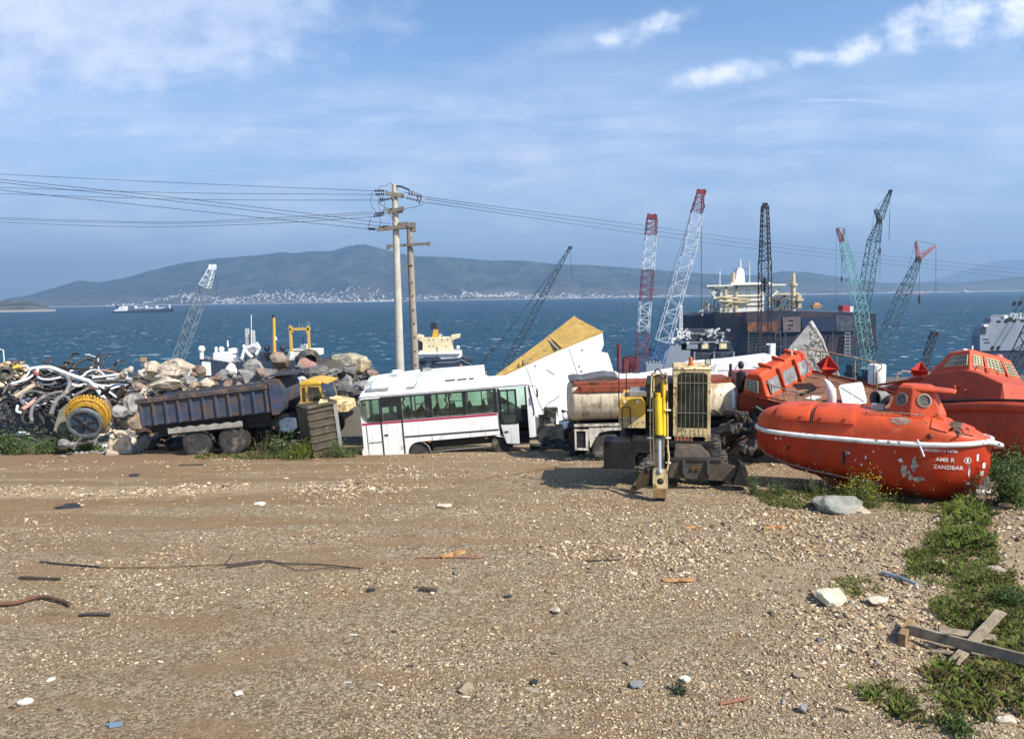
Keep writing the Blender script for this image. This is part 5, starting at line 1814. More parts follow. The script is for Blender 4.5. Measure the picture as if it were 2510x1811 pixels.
def right_boat():
    b = empty('cabin_lifeboat', (14.75, 23.3, 1.18), (-15, -10, -75.5), 'large dull red-orange lifeboat with a faceted orange cabin, cut off at the right edge', 'lifeboat')
    zk = interp(((-3.8, -.7), (-3, -1.3), (0, -1.55), (2.4, -1.4), (3.5, -.7)))
    H = Hull(-3.8, 3.6, 1.48, 5, 3, lambda x: 0, zk, .42, .95)
    H.mesh(40, 12).build('hull', REDOR, b, smooth=50)
    st = MB()
    st.tube(H.edge(.03, -.17), [.15] * 45, 8)
    st.build('rubbing_strake', REDOR, b, smooth=60)
    sb = MB()
    sb.tube(H.edge(.05, .03), .035, 6)
    sb.build('rub_rail', BLACK, b)
    up = MB()
    rings = []
    for x, k, h in ((-3.62, .55, .12), (-3.3, .80, .52), (-2.6, .90, .82), (-1.4, .93, 1.02), (0, .93, 1.10), (.75, .92, 1.10), (1.15, .88, 1.0), (1.9, .82, .62), (2.0, .80, .06)):
        w = H.b(x) * k
        rings.append([(x, -w - .03, .0), (x, -w * .985, h * .94), (x, -w * .80, h), (x, 0, h + .05), (x, w * .80, h), (x, w * .985, h * .94), (x, w + .03, .0)])
    up.loft(rings)
    u_ = up.build('upper_works', REDOR, b, bev=.03)
    # door opening on the side, with its rail frame
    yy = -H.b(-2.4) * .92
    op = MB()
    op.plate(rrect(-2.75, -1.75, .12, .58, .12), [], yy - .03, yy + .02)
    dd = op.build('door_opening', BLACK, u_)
    fr = MB()
    fr.tube([(p[0], yy - .09, p[1]) for p in rrect(-2.85, -1.66, .1, .66, .12)] + [(-2.85, yy - .09, .3)], .026, 6)
    fr.build('door_rail', RAILM, u_)
    MB().box((-2.2, yy - .10, .52), (.9, .05, .10)).build('sliding_track', REDOR, u_)
    MB().box((-1.35, -1.36, .55), (.06, .06, .52)).box((-1.9, -1.35, .84), (2.3, .10, .05), (0, -3, 0)).build('gutter', REDOR, u_)
    ft = MB()
    ft.cyl((.55, -1.33, .48), (.55, -1.50, .46), .075, n=12).cyl((.92, -1.33, .36), (.92, -1.44, .36), .05, n=4)
    ft.build('hull_fitting', REDOR, u_, smooth=40)
    # faceted cabin
    bot = [(-.85, -1.12), (.62, -1.02), (.70, 1.0), (-.85, 1.1)]
    top = [(-.50, -.80), (.30, -.78), (.36, .78), (-.50, .78)]
    cb = MB()
    z0, z1 = 1.10, 1.84
    cb.loft([[(a, c, z0 - .1) for a, c in bot], [(a, c, z0) for a, c in bot], [(a, c, z1) for a, c in top], [(a * .85 - .03, c * .8, z1 + .07) for a, c in top]])
    c_ = cb.build('cabin', ORANGE2, b, bev=.035)

    def face(i, j, u0, u1, h0, h1):
        A, B_ = Vector((*bot[i], z0)), Vector((*bot[j], z0))
        C_, D_ = Vector((*top[j], z1)), Vector((*top[i], z1))
        pt = lambda u_, h: A.lerp(B_, u_).lerp(D_.lerp(C_, u_), h)
        return pt(u0, h0), pt(u1, h0), pt(u1, h1), pt(u0, h1)
    GW = mat('grimy_green_glass', (.10, .11, .075), .4, var=.4, vs=5)
    DW = mat('grimy_grey_glass', (.10, .10, .10), .4, var=.5, vs=5)
    window(c_, *face(0, 1, .30, .93, .26, .76), (9, 2), DW, MESHG)
    window(c_, *face(1, 2, .07, .25, .24, .76), (3, 4), GW, MESHG)
    window(c_, *face(1, 2, .36, .66, .24, .80), (4, 4), GW, MESHG)
    window(c_, *face(1, 2, .76, .94, .26, .80), (3, 4), GW, MESHG)
    for u in (.305, .71):
        q4 = face(1, 2, u - .02, u + .02, .0, .86)
        n_ = Vector((1, 0, .35)).normalized() * .08
        MB().hexa([q4[0], q4[1], q4[1] + n_, q4[0] + n_, q4[3], q4[2], q4[2] + n_ * .4, q4[3] + n_ * .4]).build('window_fin', ORANGE2, c_)
    gl = MB()
    gl.tube([(.66, -.9, 1.12), (.78, -.9, 1.26), (.80, -.2, 1.26), (.72, -.05, 1.14)], .025, 6)
    gl.build('grab_rail', ORANGE2, c_)
    rn = MB()
    rn.lathe([(.14, 0), (.14, .05), (.09, .12), (.001, .13)], 12, Matrix.Translation((.1, .55, z1 + .05)))
    rn.build('roof_dome', mat('pink_dome', (.62, .16, .14), .5), c_, smooth=40)
    an = MB()
    an.cyl((-.1, -.3, z1), (-.1, -.3, z1 + .3), .02, n=6).box((-.15, -.45, z1 + .12), (.1, .35, .04))
    an.build('roof_aerial', OLDWHITE, c_)
    rl = MB()
    rl.tube([(-.6, .3, 1.78), (-2.2, .4, 1.75), (-3.1, .35, 1.65), (-3.2, -.1, 1.6), (-3.18, -.35, 1.45), (-3.15, -.4, .6)], .026, 6)
    for x in (-3.1, -2.5, -1.6):
        rl.cyl((x, .38, .7), (x, .38, 1.72), .022, n=6)
    rl.tube([(-.75, -.6, 1.42), (-1.3, -.62, 1.48), (-1.45, -.62, 1.36), (-1.45, -.62, 1.0)], .026, 6)
    rl.build('guard_rail', RAILM, b)
    reflector(b, (-2.35, -.15, 1.48), .40, REFL)
    tb = MB()
    tb.box((-2.9, -.6, .86), (.5, .2, .06)).box((-2.4, -.7, .97), (.7, .1, .05))
    tb.build('deck_plank', OLDWHITE, b)


right_boat()
# ------------------------------------------------------------------ rocks
def ico_mesh(sub):
    v, f = [tuple(p) for p in IV], [tuple(q) for q in IFc]
    v = [Vector(p) for p in v]
    for _ in range(sub):
        mid, nf = {}, []

        def m_(a, b):
            k = (min(a, b), max(a, b))
            if k not in mid:
                mid[k] = len(v)
                v.append(((v[a] + v[b]) / 2).normalized())
            return mid[k]
        for a, b, c in f:
            ab, bc, ca = m_(a, b), m_(b, c), m_(c, a)
            nf += [(a, ab, ca), (b, bc, ab), (c, ca, bc), (ab, bc, ca)]
        f = nf
    return np.array([tuple(p) for p in v]), f


ICO2, ICO3 = ico_mesh(2), ico_mesh(3)


def rock_mesh(seed, size, cuts=9, big=False, amp=.16):
    r = np.random.default_rng(seed)
    V, Fc = ICO3 if big else ICO2
    V = V.copy()
    for _ in range(cuts):
        n = r.normal(size=3)
        n[2] *= .8
        n /= np.linalg.norm(n)
        d = r.uniform(.45, .82)
        k = V @ n
        V -= np.outer(np.maximum(0, k - d), n)
    o = r.uniform(0, 50, 3)
    nz = np.array([noise.fractal(Vector(p * 1.7 + o), 1.0, 2.2, 4) for p in V])
    V *= (1 + amp * nz)[:, None]
    V *= np.array(size)[None]
    me = bpy.data.meshes.new('rock')
    me.from_pydata([tuple(p) for p in V], [], Fc)
    me.update()
    return me


def rmat(name, col, tint, bump=.6):
    return mat(name, col, .88, var=.32, vs=2.6, rnd=True, tint=tint, bump=bump, bs=9, spec=.2, patches=(((col[0] * .35, col[1] * .33, col[2] * .32), 3.5, .60, .1, .9), ((min(.7, col[0] * 1.6), min(.66, col[1] * 1.6), min(.6, col[2] * 1.55)), 6, .63, .08, .9)))


RK = {'grey': rmat('grey_rock', (.22, .215, .205), (.32, .30, .27)), 'dark': rmat('dark_rock', (.11, .105, .10), (.18, .165, .15)), 'cream': rmat('cream_rock', (.56, .47, .35), (.40, .33, .25)),
      'tan': rmat('tan_rock', (.34, .25, .155), (.22, .17, .12)), 'red': rmat('reddish_rock', (.36, .17, .14), (.26, .17, .14)), 'brown': rmat('brown_rock', (.19, .13, .095), (.28, .22, .17)),
      'green': rmat('lichen_rock', (.36, .33, .22), (.26, .23, .20)), 'white': rmat('white_rock', (.62, .59, .54), (.36, .35, .33)), 'blue': rmat('green_grey_rock', (.185, .205, .165), (.32, .30, .25)), 'lime': rmat('lime_rock', (.72, .65, .48), (.60, .52, .36))}


def surf_depth(px, py, dflt):
    g = G(px, py)
    return g.y if g.y < 46 else dflt


def rock(px, py, w, h, kind, label, D=None, seed=0, rot=None, group=None, name='boulder', depth=1.0, big=True):
    D = D or surf_depth(px, py + h * .3, 41)
    s_ = D / F
    p = P(px, py, D)
    sx, sz = w * s_ / 2 * 1.18, h * s_ / 2 * 1.18
    me = rock_mesh(seed + int(px * 7 + py), (sx, (sx + sz) / 2 * depth, sz), big=big)
    me.materials.append(RK[kind])
    o = bpy.data.objects.new(name, me)
    COL.objects.link(o)
    o.location = p
    o.rotation_euler = [R(a) for a in (rot or (0, 0, 0))]
    return tagp(o, label, 'rock', group)


for a in ((372, 906, 42, 36, 'cream', 'cream boulder at the left shoulder of the highest rock on the heap', 40.3), (430, 906, 92, 44, 'cream', 'largest pale boulder crowning the heap behind the blue truck', 40.0),
          (410, 941, 68, 32, 'cream', 'flat cream slab resting under the largest pale boulder', 39.2), (463, 938, 42, 26, 'grey', 'grey stone wedged right of the flat cream slab', 39.6),
          (500, 941, 42, 34, 'cream', 'cream rock at the right end of the pale heap above the truck bed', 39.2), (477, 948, 22, 22, 'tan', 'small tan stone between grey stone and cream rock above the truck bed', 38.9),
          (333, 948, 32, 20, 'brown', 'brown stone at the left foot of the pale boulders', 39.5), (322, 990, 28, 46, 'grey', 'upright grey slab standing left of the blue truck bed', 35.5),
          (333, 1030, 30, 46, 'tan', 'smooth tan oval stone leaning at the tail of the blue truck', 34.0), (253, 1038, 50, 40, 'grey', 'grey square block with a black shaded face beside the cable reel', 33.4),
          (253, 999, 38, 40, 'brown', 'brownish boulder right behind the yellow rim of the reel', 35.0), (293, 1010, 34, 32, 'grey', 'grey boulder between the cable reel and the upright slab', 34.8),
          (344, 981, 34, 34, 'dark', 'dark boulder above the tail of the blue truck bed', 36.3), (350, 1090, 46, 44, 'dark', 'dark slab leaning under the tail of the blue truck', 32.6),
          (152, 1119, 19, 12, 'brown', 'single brown stone lying out on the earth left of the gravel', 31.3), (156, 1089, 28, 24, 'grey', 'pale grey stone at the left foot of the rubble heap', 32.4), (178, 1092, 24, 20, 'grey', 'smaller grey stone at the left foot of the rubble heap', 32.2),
          (565, 909, 40, 34, 'white', 'whitish pointed boulder above the middle of the truck bed', 42), (626, 898, 54, 30, 'grey', 'broad grey boulder on the ridge under the yellow mast', 42.5), (681, 886, 48, 38, 'brown', 'brown tilted boulder on the ridge left of the pink one', 42),
          (713, 876, 26, 24, 'white', 'small white stone between the brown and pink boulders', 42.6), (750, 896, 46, 40, 'red', 'pink red boulder on the ridge above the truck cab', 41), (660, 918, 54, 34, 'dark', 'dark grey boulder above the right end of the truck bed', 40.5),
          (604, 922, 48, 32, 'grey', 'grey boulder behind the top rail of the truck bed', 40.5), (543, 922, 46, 28, 'grey', 'low grey boulder left of the whitish pointed one', 40.5), (775, 911, 56, 34, 'dark', 'dark boulder sitting just right of the pink red one', 40.2),
          (850, 889, 96, 40, 'green', 'large greenish block on top of the ridge left of the poles', 42.6), (886, 895, 48, 36, 'tan', 'pinkish tan boulder at the right end of the greenish block', 41.5), (858, 913, 46, 30, 'dark', 'dark boulder in the shade under the greenish block', 41.2),
          (815, 912, 38, 22, 'grey', 'grey stone under the left end of the greenish block', 40.6), (851, 932, 32, 28, 'grey', 'rounded grey boulder midway down the slope left of the bus', 39.6), (886, 942, 54, 28, 'grey', 'wide grey slab just above the rear of the bus roof', 38.6),
          (842, 953, 36, 32, 'dark', 'dark boulder right of the yellow cab roof', 38), (872, 965, 36, 38, 'dark', 'dark grey boulder touching the rear corner of the bus', 36.6), (735, 950, 28, 40, 'grey', 'upright grey stone between truck bed and yellow cab', 37), (734, 931, 30, 16, 'white', 'flat white stone under the cab guard of the truck', 38),
          (910, 917, 30, 20, 'brown', 'brown stone at the right foot of the ridge near the poles', 41)):
    rock(*a[:6], D=a[6])
# mid-sized broken stones of both heaps
rr = random.Random(21)
for k in range(146):
    if k < 104: px, py = (rr.uniform(235, 352), rr.uniform(945, 1100)) if k < 52 else (rr.uniform(285, 490), rr.uniform(905, 968))
    else: px, py = rr.uniform(510, 880), rr.uniform(900, 975)
    if k < 104 and px > 350 and py > 972: continue
    w = rr.uniform(14, 30)
    D = surf_depth(px, py, 40)
    rock(px, py, w, w * rr.uniform(.6, .95), rr.choice(('grey', 'white', 'cream', 'brown', 'tan', 'grey') if k < 104 else ('grey', 'dark', 'dark', 'brown')), 'broken stone packed in the left rubble heap' if k < 104 else 'broken dark stone packed in the ridge above the truck',
         D=D, seed=k, rot=(rr.uniform(-30, 30), rr.uniform(-30, 30), rr.uniform(0, 360)), group='broken stones of the left rubble heap' if k < 104 else 'broken stones of the dark ridge', name='stone', big=False)
# small rubble
r = np.random.default_rng(4)


def patch(n, px0, px1, py0, py1, f=None):
    out = []
    while len(out) < n:
        px, py = r.uniform(px0, px1), r.uniform(py0, py1)
        if f and not f(px, py): continue
        g = G(px, py)
        if g.y < 50: out.append((g.x, g.y))
    return np.array(out)


xy = patch(1500, 160, 350, 1045, 1112, lambda a, b: b > 1108 - (a - 150) * .35 and b < 1118 - abs(a - 250) * .05)
stones('rubble', xy, r.uniform(.03, .10, len(xy)), np.clip(np.array([(.26, .25, .22)]) * r.uniform(.4, 1.5, (len(xy), 1)), 0, .7), 'small grey rubble spilling at the foot of the left heap', 'rubble', .8, seed=8)
xy = patch(1300, 200, 520, 940, 1060)
stones('rubble', xy, r.uniform(.05, .17, len(xy)), pick(r, len(xy), (3, 2, 3, 2, 2, 3, 5, 3)), 'loose broken stone on the left rubble heap', 'rubble', .8, seed=9)
xy = patch(900, 520, 900, 915, 990)
stones('rubble', xy, r.uniform(.06, .22, len(xy)), np.clip(np.array([(.15, .14, .13)]) * r.uniform(.4, 1.5, (len(xy), 1)), 0, .6), 'loose dark stone on the ridge above the truck', 'rubble', .8, seed=10)
r2 = np.random.default_rng(14)
th, rd = r2.uniform(0, 6.28, 900), np.sqrt(r2.uniform(0, 1, 900))
xy = np.stack([-40.5 + 4.6 * rd * np.cos(th), 60 + 4.4 * rd * np.sin(th)], 1)
stones('rubble', xy, r2.uniform(.12, .34, 900), pick(r2, 900, (5, 4, 3, 2, 2, 3, 5, 2)), 'far heap of pale broken stone at the left edge', 'rubble', .8, seed=12)
# hollow pale rock at the foot of the heap
o = empty('hollow_rock', P(295, 1110, 32.2), (0, 0, 8), 'cream broken rock with a black arched hollow at the foot of the heap', 'rock')
hb = MB()
pts = [(-.46 + .03 * math.sin(k), 0, 0) if k == 0 else (-.42 * math.cos(math.pi * k / 12), .03 * math.sin(k * 2), .12 + .82 * math.sin(math.pi * k / 12) ** .8) for k in range(13)]
hb.tube(pts, [.10 + .035 * math.sin(k * 2.7) for k in range(13)], 9)
hb.box((0, .25, .3), (1.0, .25, .75), (0, 0, 6), .6, .8).box((-.3, -.12, .02), (.5, .3, .2), (10, 20, 30))
hb.build('rock_body', RK['cream'], o, bev=.03)

# ------------------------------------------------------------------ heap of hoses
PIPEW = mat('white_hose', (.70, .70, .70), .55, var=.12, vs=2, rnd=True, patches=(((.25, .23, .21), 3, .60, .1, .8), ((.12, .10, .09), 7, .68, .05, .9)))
PIPEG = mat('grey_hose', (.15, .14, .13), .75, var=.35, vs=2, rnd=True, patches=(((.30, .26, .21), 2.4, .55, .14, .9),))
PIPEB = mat('black_hose', (.040, .037, .035), .7, var=.5, vs=2, rnd=True, patches=(((.17, .14, .11), 2, .55, .14, .9),))
PIPET = mat('tan_hose', (.42, .33, .23), .8, var=.25, vs=3, rnd=True)
PIPEP = mat('pink_hose', (.48, .26, .20), .8, var=.25, vs=3, rnd=True)


def zp(p, off=0):
    """zoomed crop of the heap -> world"""
    px, py = p[0] / 4.536, 840 + p[1] / 4.536
    return P(px, py, 42.6 - (p[1] - 200) / 700 * 4.2 + off)


def smooth(pts, n=6):
    out = []
    L = len(pts)
    for i in range(L - 1):
        p0, p1, p2, p3 = pts[max(0, i - 1)], pts[i], pts[i + 1], pts[min(L - 1, i + 2)]
        for k in range(n):
            t_ = k / n
            out.append(.5 * ((2 * p1) + (p2 - p0) * t_ + (2 * p0 - 5 * p1 + 4 * p2 - p3) * t_ * t_ + (3 * p1 - p0 - 3 * p2 + p3) * t_ ** 3))
    return out + [pts[-1]]


def hose(pts, r_, m, label, off=0, name='hose', cat='hose', group=None, n=8):
    w = smooth([zp(p, off) for p in pts])
    mb = MB().tube(w, r_ / 4.536 / F * 41, n)
    return mb.build(name, m, None, smooth=60, label=label, cat=cat, group=group)


hose([(330, 300), (410, 282), (560, 278), (740, 345), (900, 400), (1000, 432)], 24, PIPEW, 'thick white hose running across the top of the hose heap', -.6)
hose([(985, 425), (1050, 480), (1110, 560), (1190, 660)], 21, PIPEW, 'thick white hose dropping down to the yellow rim of the reel', -.9)
hose([(1060, 460), (1160, 510), (1230, 560), (1300, 610)], 13, PIPEW, 'thin white hose falling right of the reel toward the rubble', -.7)
hose([(100, 455), (230, 420), (320, 330), (300, 262), (210, 268)], 11, PIPEW, 'white hose looped at the left of the heap below the yellow coupling', -.5)
hose([(110, 462), (280, 412), (380, 352), (420, 310), (400, 285), (350, 290)], 13, PIPEW, 'white hose with a red joint curving up in the left of the heap', -.7)
hose([(165, 602), (280, 530), (385, 465)], 25, PIPET, 'short thick tan hose lying low on the left of the heap', -.9)
hose([(565, 800), (620, 650), (700, 590), (755, 520), (772, 440), (745, 375), (690, 358)], 24, PIPEG, 'thick dark grey hose hanging in a hook shape mid heap', -1.0)
hose([(355, 880), (345, 780), (380, 690), (470, 610), (600, 560), (700, 545)], 18, PIPEG, 'grey hose arching down to the weeds left of the reel', -1.2)
hose([(270, 690), (232, 640), (250, 575), (330, 540), (430, 550), (510, 585)], 15, PIPEG, 'grey hose curled round the short tan hose', -1.0)
hose([(300, 910), (250, 860), (262, 790), (310, 755)], 14, PIPEB, 'dark hose end curling in the weeds under the heap', -1.0)
hose([(1030, 388), (1180, 372), (1370, 350), (1405, 368), (1395, 388)], 16, PIPEW, 'white hose lying on top of the right half of the heap', -.4)
hose([(1040, 432), (1250, 418), (1380, 425), (1470, 442)], 18, PIPEG, 'straight grey hose on the right end of the heap', -.5)
hose([(1190, 402), (1320, 396), (1465, 402)], 11, PIPEW, 'slim white hose just above the straight grey hose', -.6)
hose([(1060, 335), (1130, 308), (1220, 318), (1300, 342)], 10, PIPEP, 'pinkish hose along the upper right rim of the heap', -.2)
hose([(465, 190), (520, 238), (640, 268), (800, 285), (1000, 292)], 11, PIPEB, 'long dark hose along the skyline of the heap', .1)
hose([(535, 178), (570, 220), (620, 255)], 8, PIPEB, 'short dark hose end poking above the skyline of the heap', .1)
hose([(790, 462), (860, 482), (930, 470), (1000, 482)], 18, PIPEW, 'crumpled white hose under the thick white one', -.4)
hose([(410, 372), (470, 405), (560, 408), (690, 380)], 12, PIPEW, 'white hose with a pink end in the middle left of the heap', -.6)
hose([(810, 600), (900, 550), (995, 500)], 16, PIPEG, 'straight dark grey hose leaning behind the yellow rim', -.7)
hose([(250, 740), (310, 700), (385, 640)], 22, PIPEP, 'short pinkish hose lying at the lower left of the heap', -1.2)
hose([(195, 700), (188, 760), (230, 775)], 13, PIPEW, 'small white bent pipe end at the lower left of the heap', -1.3)
hose([(730, 600), (790, 650), (800, 720), (770, 790)], 13, PIPEG, 'grey hose bending down just left of the reel', -1.1)
hose([(1080, 470), (1200, 480), (1300, 462), (1400, 470)], 13, PIPEW, 'white hose low on the right of the heap', -.6)
hose([(1210, 520), (1290, 495), (1340, 480)], 12, PIPEW, 'short white hose near the brown stone', -.8)
hose([(20, 575), (60, 520), (95, 455)], 6, PIPEG, 'thin rope hanging at the far left of the heap', -1.0, name='rope', cat='rope')
hs_ = hose([(150, 280), (185, 272), (225, 262)], 20, mat('yellow_coupling', (.62, .42, .03), .6), 'yellow hose coupling at the upper left of the heap', -.7, name='hose_coupling', cat='coupling')
hose([(385, 325), (400, 340), (420, 350)], 19, mat('red_joint', (.42, .10, .07), .6), 'red hose joint at the upper left of the heap', -.9, name='hose_joint', cat='joint')
rr = random.Random(3)
for k in range(44):
    x0, y0 = rr.uniform(20, 1350), rr.uniform(300, 640)
    if x0 > 900: y0 = rr.uniform(330, 520)
    L_, a = rr.uniform(180, 420), rr.uniform(-.25, .35)
    c = rr.uniform(-70, 70)
    m, nm = rr.choice(((PIPEB, 'black'), (PIPEB, 'black'), (PIPEG, 'grey'), (PIPEG, 'grey'), (PIPEW, 'white')))
    pts = [(x0 + L_ * t_ * math.cos(a), y0 + L_ * t_ * math.sin(a) + c * math.sin(math.pi * t_) + rr.uniform(-8, 8)) for t_ in (0, .25, .5, .75, 1)]
    hose(pts, rr.uniform(7, 15), m, '%s hose tangled among the others in the heap' % nm, rr.uniform(-.4, .4), group='tangled %s hoses in the heap' % nm, n=6)
core = MB()
for k in range(150):
    x0, y0 = rr.uniform(-60, 1300), rr.uniform(300, 800)
    if x0 > 800: y0 = rr.uniform(330, 620)
    L_, a = rr.uniform(150, 420), rr.uniform(-.9, .9)
    c = rr.uniform(-120, 120)
    core.tube(smooth([zp((x0 + L_ * t_ * math.cos(a), y0 + L_ * t_ * math.sin(a) + c * math.sin(math.pi * t_)), rr.uniform(.1, .9)) for t_ in (0, .3, .6, 1)], 4), rr.uniform(8, 18) / 4.536 / F * 41, 5)
core.build('hose_tangle', PIPEB, kind='stuff', label='dark tangled hoses inside the scrap heap', cat='hose tangle')


def tyre(px, py, D, r_, rot, label):
    p = P(px, py, D)
    mb = MB()
    mb.lathe([(r_ * .55, -r_ * .28), (r_ * .8, -r_ * .32), (r_, -r_ * .22), (r_, r_ * .22), (r_ * .8, r_ * .32), (r_ * .55, r_ * .28), (r_ * .6, 0), (r_ * .55, -r_ * .28)], 30)
    return mb.build('tyre', RUBBER, None, smooth=40, loc=p, rot=rot, label=label, cat='tyre')


tyre(14, 916, 40, .40, (70, 0, 25), 'worn black tyre on the hose heap at the left edge')
tyre(757, 886, 43.5, .72, (84, 0, 40), 'big black tyre standing on the ridge behind the pink boulder')
tyre(690, 893, 44, .55, (60, 20, -30), 'black tyre half buried behind the brown tilted boulder')


def reel():
    p = P(208, 1036, 32.4)
    o = empty('cable_reel', p, (20, 6, 15), 'half buried winch reel with a blue spoked side and a yellow toothed rim', 'reel')
    o.scale = (.84, .84, .84)
    BL = mat('worn_blue_steel', (.085, .20, .34), .6, var=.3, vs=3, patches=((RUST, 3.5, .6, .06, .9), ((.16, .20, .22), 2, .56, .14, .8)), streak=.3)
    M_ = Matrix.Rotation(R(90), 4, 'X')
    d = MB().lathe([(.80, -.02), (.80, .03), (.001, .03)], 40, M_)
    pl = d.build('side_plate', BL, o)
    MB().lathe([(.70, .03), (.70, .12), (.84, .12), (.86, .0), (.86, -.06), (.80, -.06)], 44, M_).build('side_rim', mat('grey_blue_steel', (.12, .14, .15), .65, var=.3, vs=3, patches=((RUST, 3, .6, .08, .9),)), o, smooth=40)
    for k in range(6):
        a = R(18 + 60 * k)
        MB().bar((.1 * math.cos(a), -.06, .1 * math.sin(a)), (.72 * math.cos(a), -.06, .72 * math.sin(a)), .055, .07).build('spoke', DARK, pl)
    MB().lathe([(.14, .02), (.14, .22), (.07, .24), (.07, .10), (.001, .1)], 20, M_).build('hub', DARK, pl, smooth=40)
    y = MB()
    OFF = Matrix.Translation((.06, .05, .30))
    y.lathe([(.74, -.50), (1.0, -.50), (1.0, -.30), (.96, -.28), (.94, -.24), (.80, -.22), (.78, -.14), (.60, -.12), (.60, -.5)], 48, OFF @ M_)
    YR = mat('rusty_yellow', (.50, .29, .035), .65, var=.2, vs=3, patches=((RUST, 3, .54, .1, .9), ((.08, .05, .03), 5, .6, .06, .9)), streak=.3)
    yo = y.build('drum', YR, o, smooth=40)
    tb = MB()
    for k in range(40):
        a = 2 * math.pi * k / 40
        tb.box((0, 0, 0), (.09, .22, .12))
        Q = OFF @ Matrix.Rotation(a, 4, 'Y') @ Matrix.Translation((0, .40, 1.03))
        tb.v[-8:] = [Q @ q_ for q_ in tb.v[-8:]]
        tb.box((0, 0, 0), (.07, .07, .15))
        Q = OFF @ Matrix.Rotation(a + .08, 4, 'Y') @ Matrix.Translation((0, .215, .875))
        tb.v[-8:] = [Q @ q_ for q_ in tb.v[-8:]]
    tb.build('tooth_ring', YR, yo)
    MB().cyl((0, .1, 0), (0, 1.1, 0), .5, n=24).build('axle_drum', DARK, o, smooth=40)


reel()
tk = MB()
tk.plate([(-.35, -.6), (.3, -.75), (.35, .45), (.25, .62), (-.1, .3)], [], -.04, .04)
tk.build('leaning_plate', mat('mossy_plate', (.13, .125, .085), .85, var=.35, vs=3, bump=.3), None, loc=P(152, 1022, 33.2), rot=(-18, 0, 24), label='mossy grey plate leaning against the left side of the reel', cat='plate')
wf = MB()
wf.box((0, 0, .09), (.62, .34, .05), (12, 6, 10)).box((.05, -.03, .035), (.66, .34, .05), (4, -3, -6)).box((-.42, -.1, .03), (.3, .2, .03), (0, 12, 30))
wf.build('foam_slab', OLDWHITE, None, loc=G(56, 1064), label='broken white slab lying on the earth before the weeds at left', cat='slab', bev=.01)


# ------------------------------------------------------------------ big panels
def grp_panel():
    D0, D1 = 35.5, 38.2
    q = lambda px, py, D: P(px, py, D)
    c0 = q(1360, 1000, 36)
    o = empty('white_hull_section', c0, label='huge white moulded panel with an ochre upper face rising behind the bus', cat='panel')
    L_ = lambda px, py, D: q(px, py, D) - c0
    fr = [(1186, 948), (1240, 915), (1300, 890), (1380, 856), (1440, 832), (1477, 817), (1480, 845), (1473, 862), (1490, 866), (1498, 890), (1508, 925), (1462, 960), (1405, 1003), (1340, 1020), (1322, 1024), (1260, 990)]
    dep = lambda px, py: D0 + (1024 - py) * .004
    f0 = [L_(a, b, dep(a, b)) for a, b in fr]
    f1 = [p + Vector((0, .10, .0)) for p in f0]
    n = len(fr)
    mb = MB()
    tri = tessellate_polygon([[Vector((a, b, 0)) for a, b in fr]])
    mb.add(f0 + f1, [tuple(t_) for t_ in tri] + [tuple(n + i for i in t_[::-1]) for t_ in tri] + [(i, (i + 1) % n, n + (i + 1) % n, n + i) for i in range(n)])
    WG = mat('white_gelcoat', (.83, .825, .80), .5, var=.05, vs=1, patches=(((.42, .38, .30), 3.5, .70, .05, .8), ((.60, .58, .52), 1.2, .56, .2, .7)))
    sk = mb.build('white_skin', WG, o)
    sm = MB()
    for pl in (((1290, 900), (1310, 960), (1335, 1018)), ((1395, 856), (1420, 930), (1432, 985)), ((1332, 1004), (1345, 988), (1362, 978), (1372, 968)), ((1340, 905), (1352, 914), (1360, 918))):
        sm.tube([L_(a, b, dep(a, b) - .01) for a, b in pl], .012 if pl[0][0] not in (1332, 1340) else .022, 4)
    for a, b in ((1420, 898), (1425, 910), (1427, 858), (1332, 1004), (1300, 880), (1312, 897)):
        sm.box(L_(a, b, dep(a, b) - .01), (.09, .03, .09), (0, 30, 0))
    sm.build('skin_seam', GREYST, sk)
    OC = mat('ochre_laminate', (.50, .315, .085), .75, var=.16, vs=1.6, patches=(((.30, .19, .07), 1.5, .54, .16, .8), ((.62, .44, .22), 2.5, .60, .1, .8)), streak=.25)
    A, B_, T, S_ = L_(1188, 940, D0 + .3), L_(1478, 814, D0 + .9), L_(1408, 776, D1 + .6), L_(1218, 924, D1 - 1.2)
    th = Vector((0, .03, -.09))
    up = MB().hexa([A + th, B_ + th, T + th, S_ + th, A, B_, T, S_])
    u_ = up.build('ochre_face', OC, o)
    for s0, s1 in ((.0, .035), (.965, 1.0)):
        e = MB()
        l0, l1 = A.lerp(S_, s0), B_.lerp(T, s0)
        m0, m1 = A.lerp(S_, s1), B_.lerp(T, s1)
        nn = Vector((0, -.02, .05))
        e.hexa([l0, l1, m1, m0, l0 + nn, l1 + nn, m1 + nn, m0 + nn])
        e.build('edge_flange', OC, u_)
    for t_ in (.30, .335, .62, .655):
        e = MB()
        a, b_ = A.lerp(B_, t_), S_.lerp(T, t_)
        e.bar(a.lerp(b_, .03) + Vector((0, -.06, .07)), b_.lerp(a, .03) + Vector((0, -.06, .07)), .12, .12)
        e.build('stiffener', OC if t_ in (.30, .655) else mat('grey_laminate', (.24, .20, .15), .8), u_, bev=.01)
    # underside pieces
    MB().hexa([f0[13] + Vector((0, .3, -.1)), f0[12] + Vector((0, .3, -.1)), f0[12] + Vector((0, 2.4, -.1)), f0[13] + Vector((0, 2.4, -.1)), f0[13] + Vector((0, .11, .05)), f0[12] + Vector((0, .11, .05)), f0[12] + Vector((0, 2.4, .1)), f0[13] + Vector((0, 2.4, .1))]).build('lower_return', OLDWHITE, o)


grp_panel()


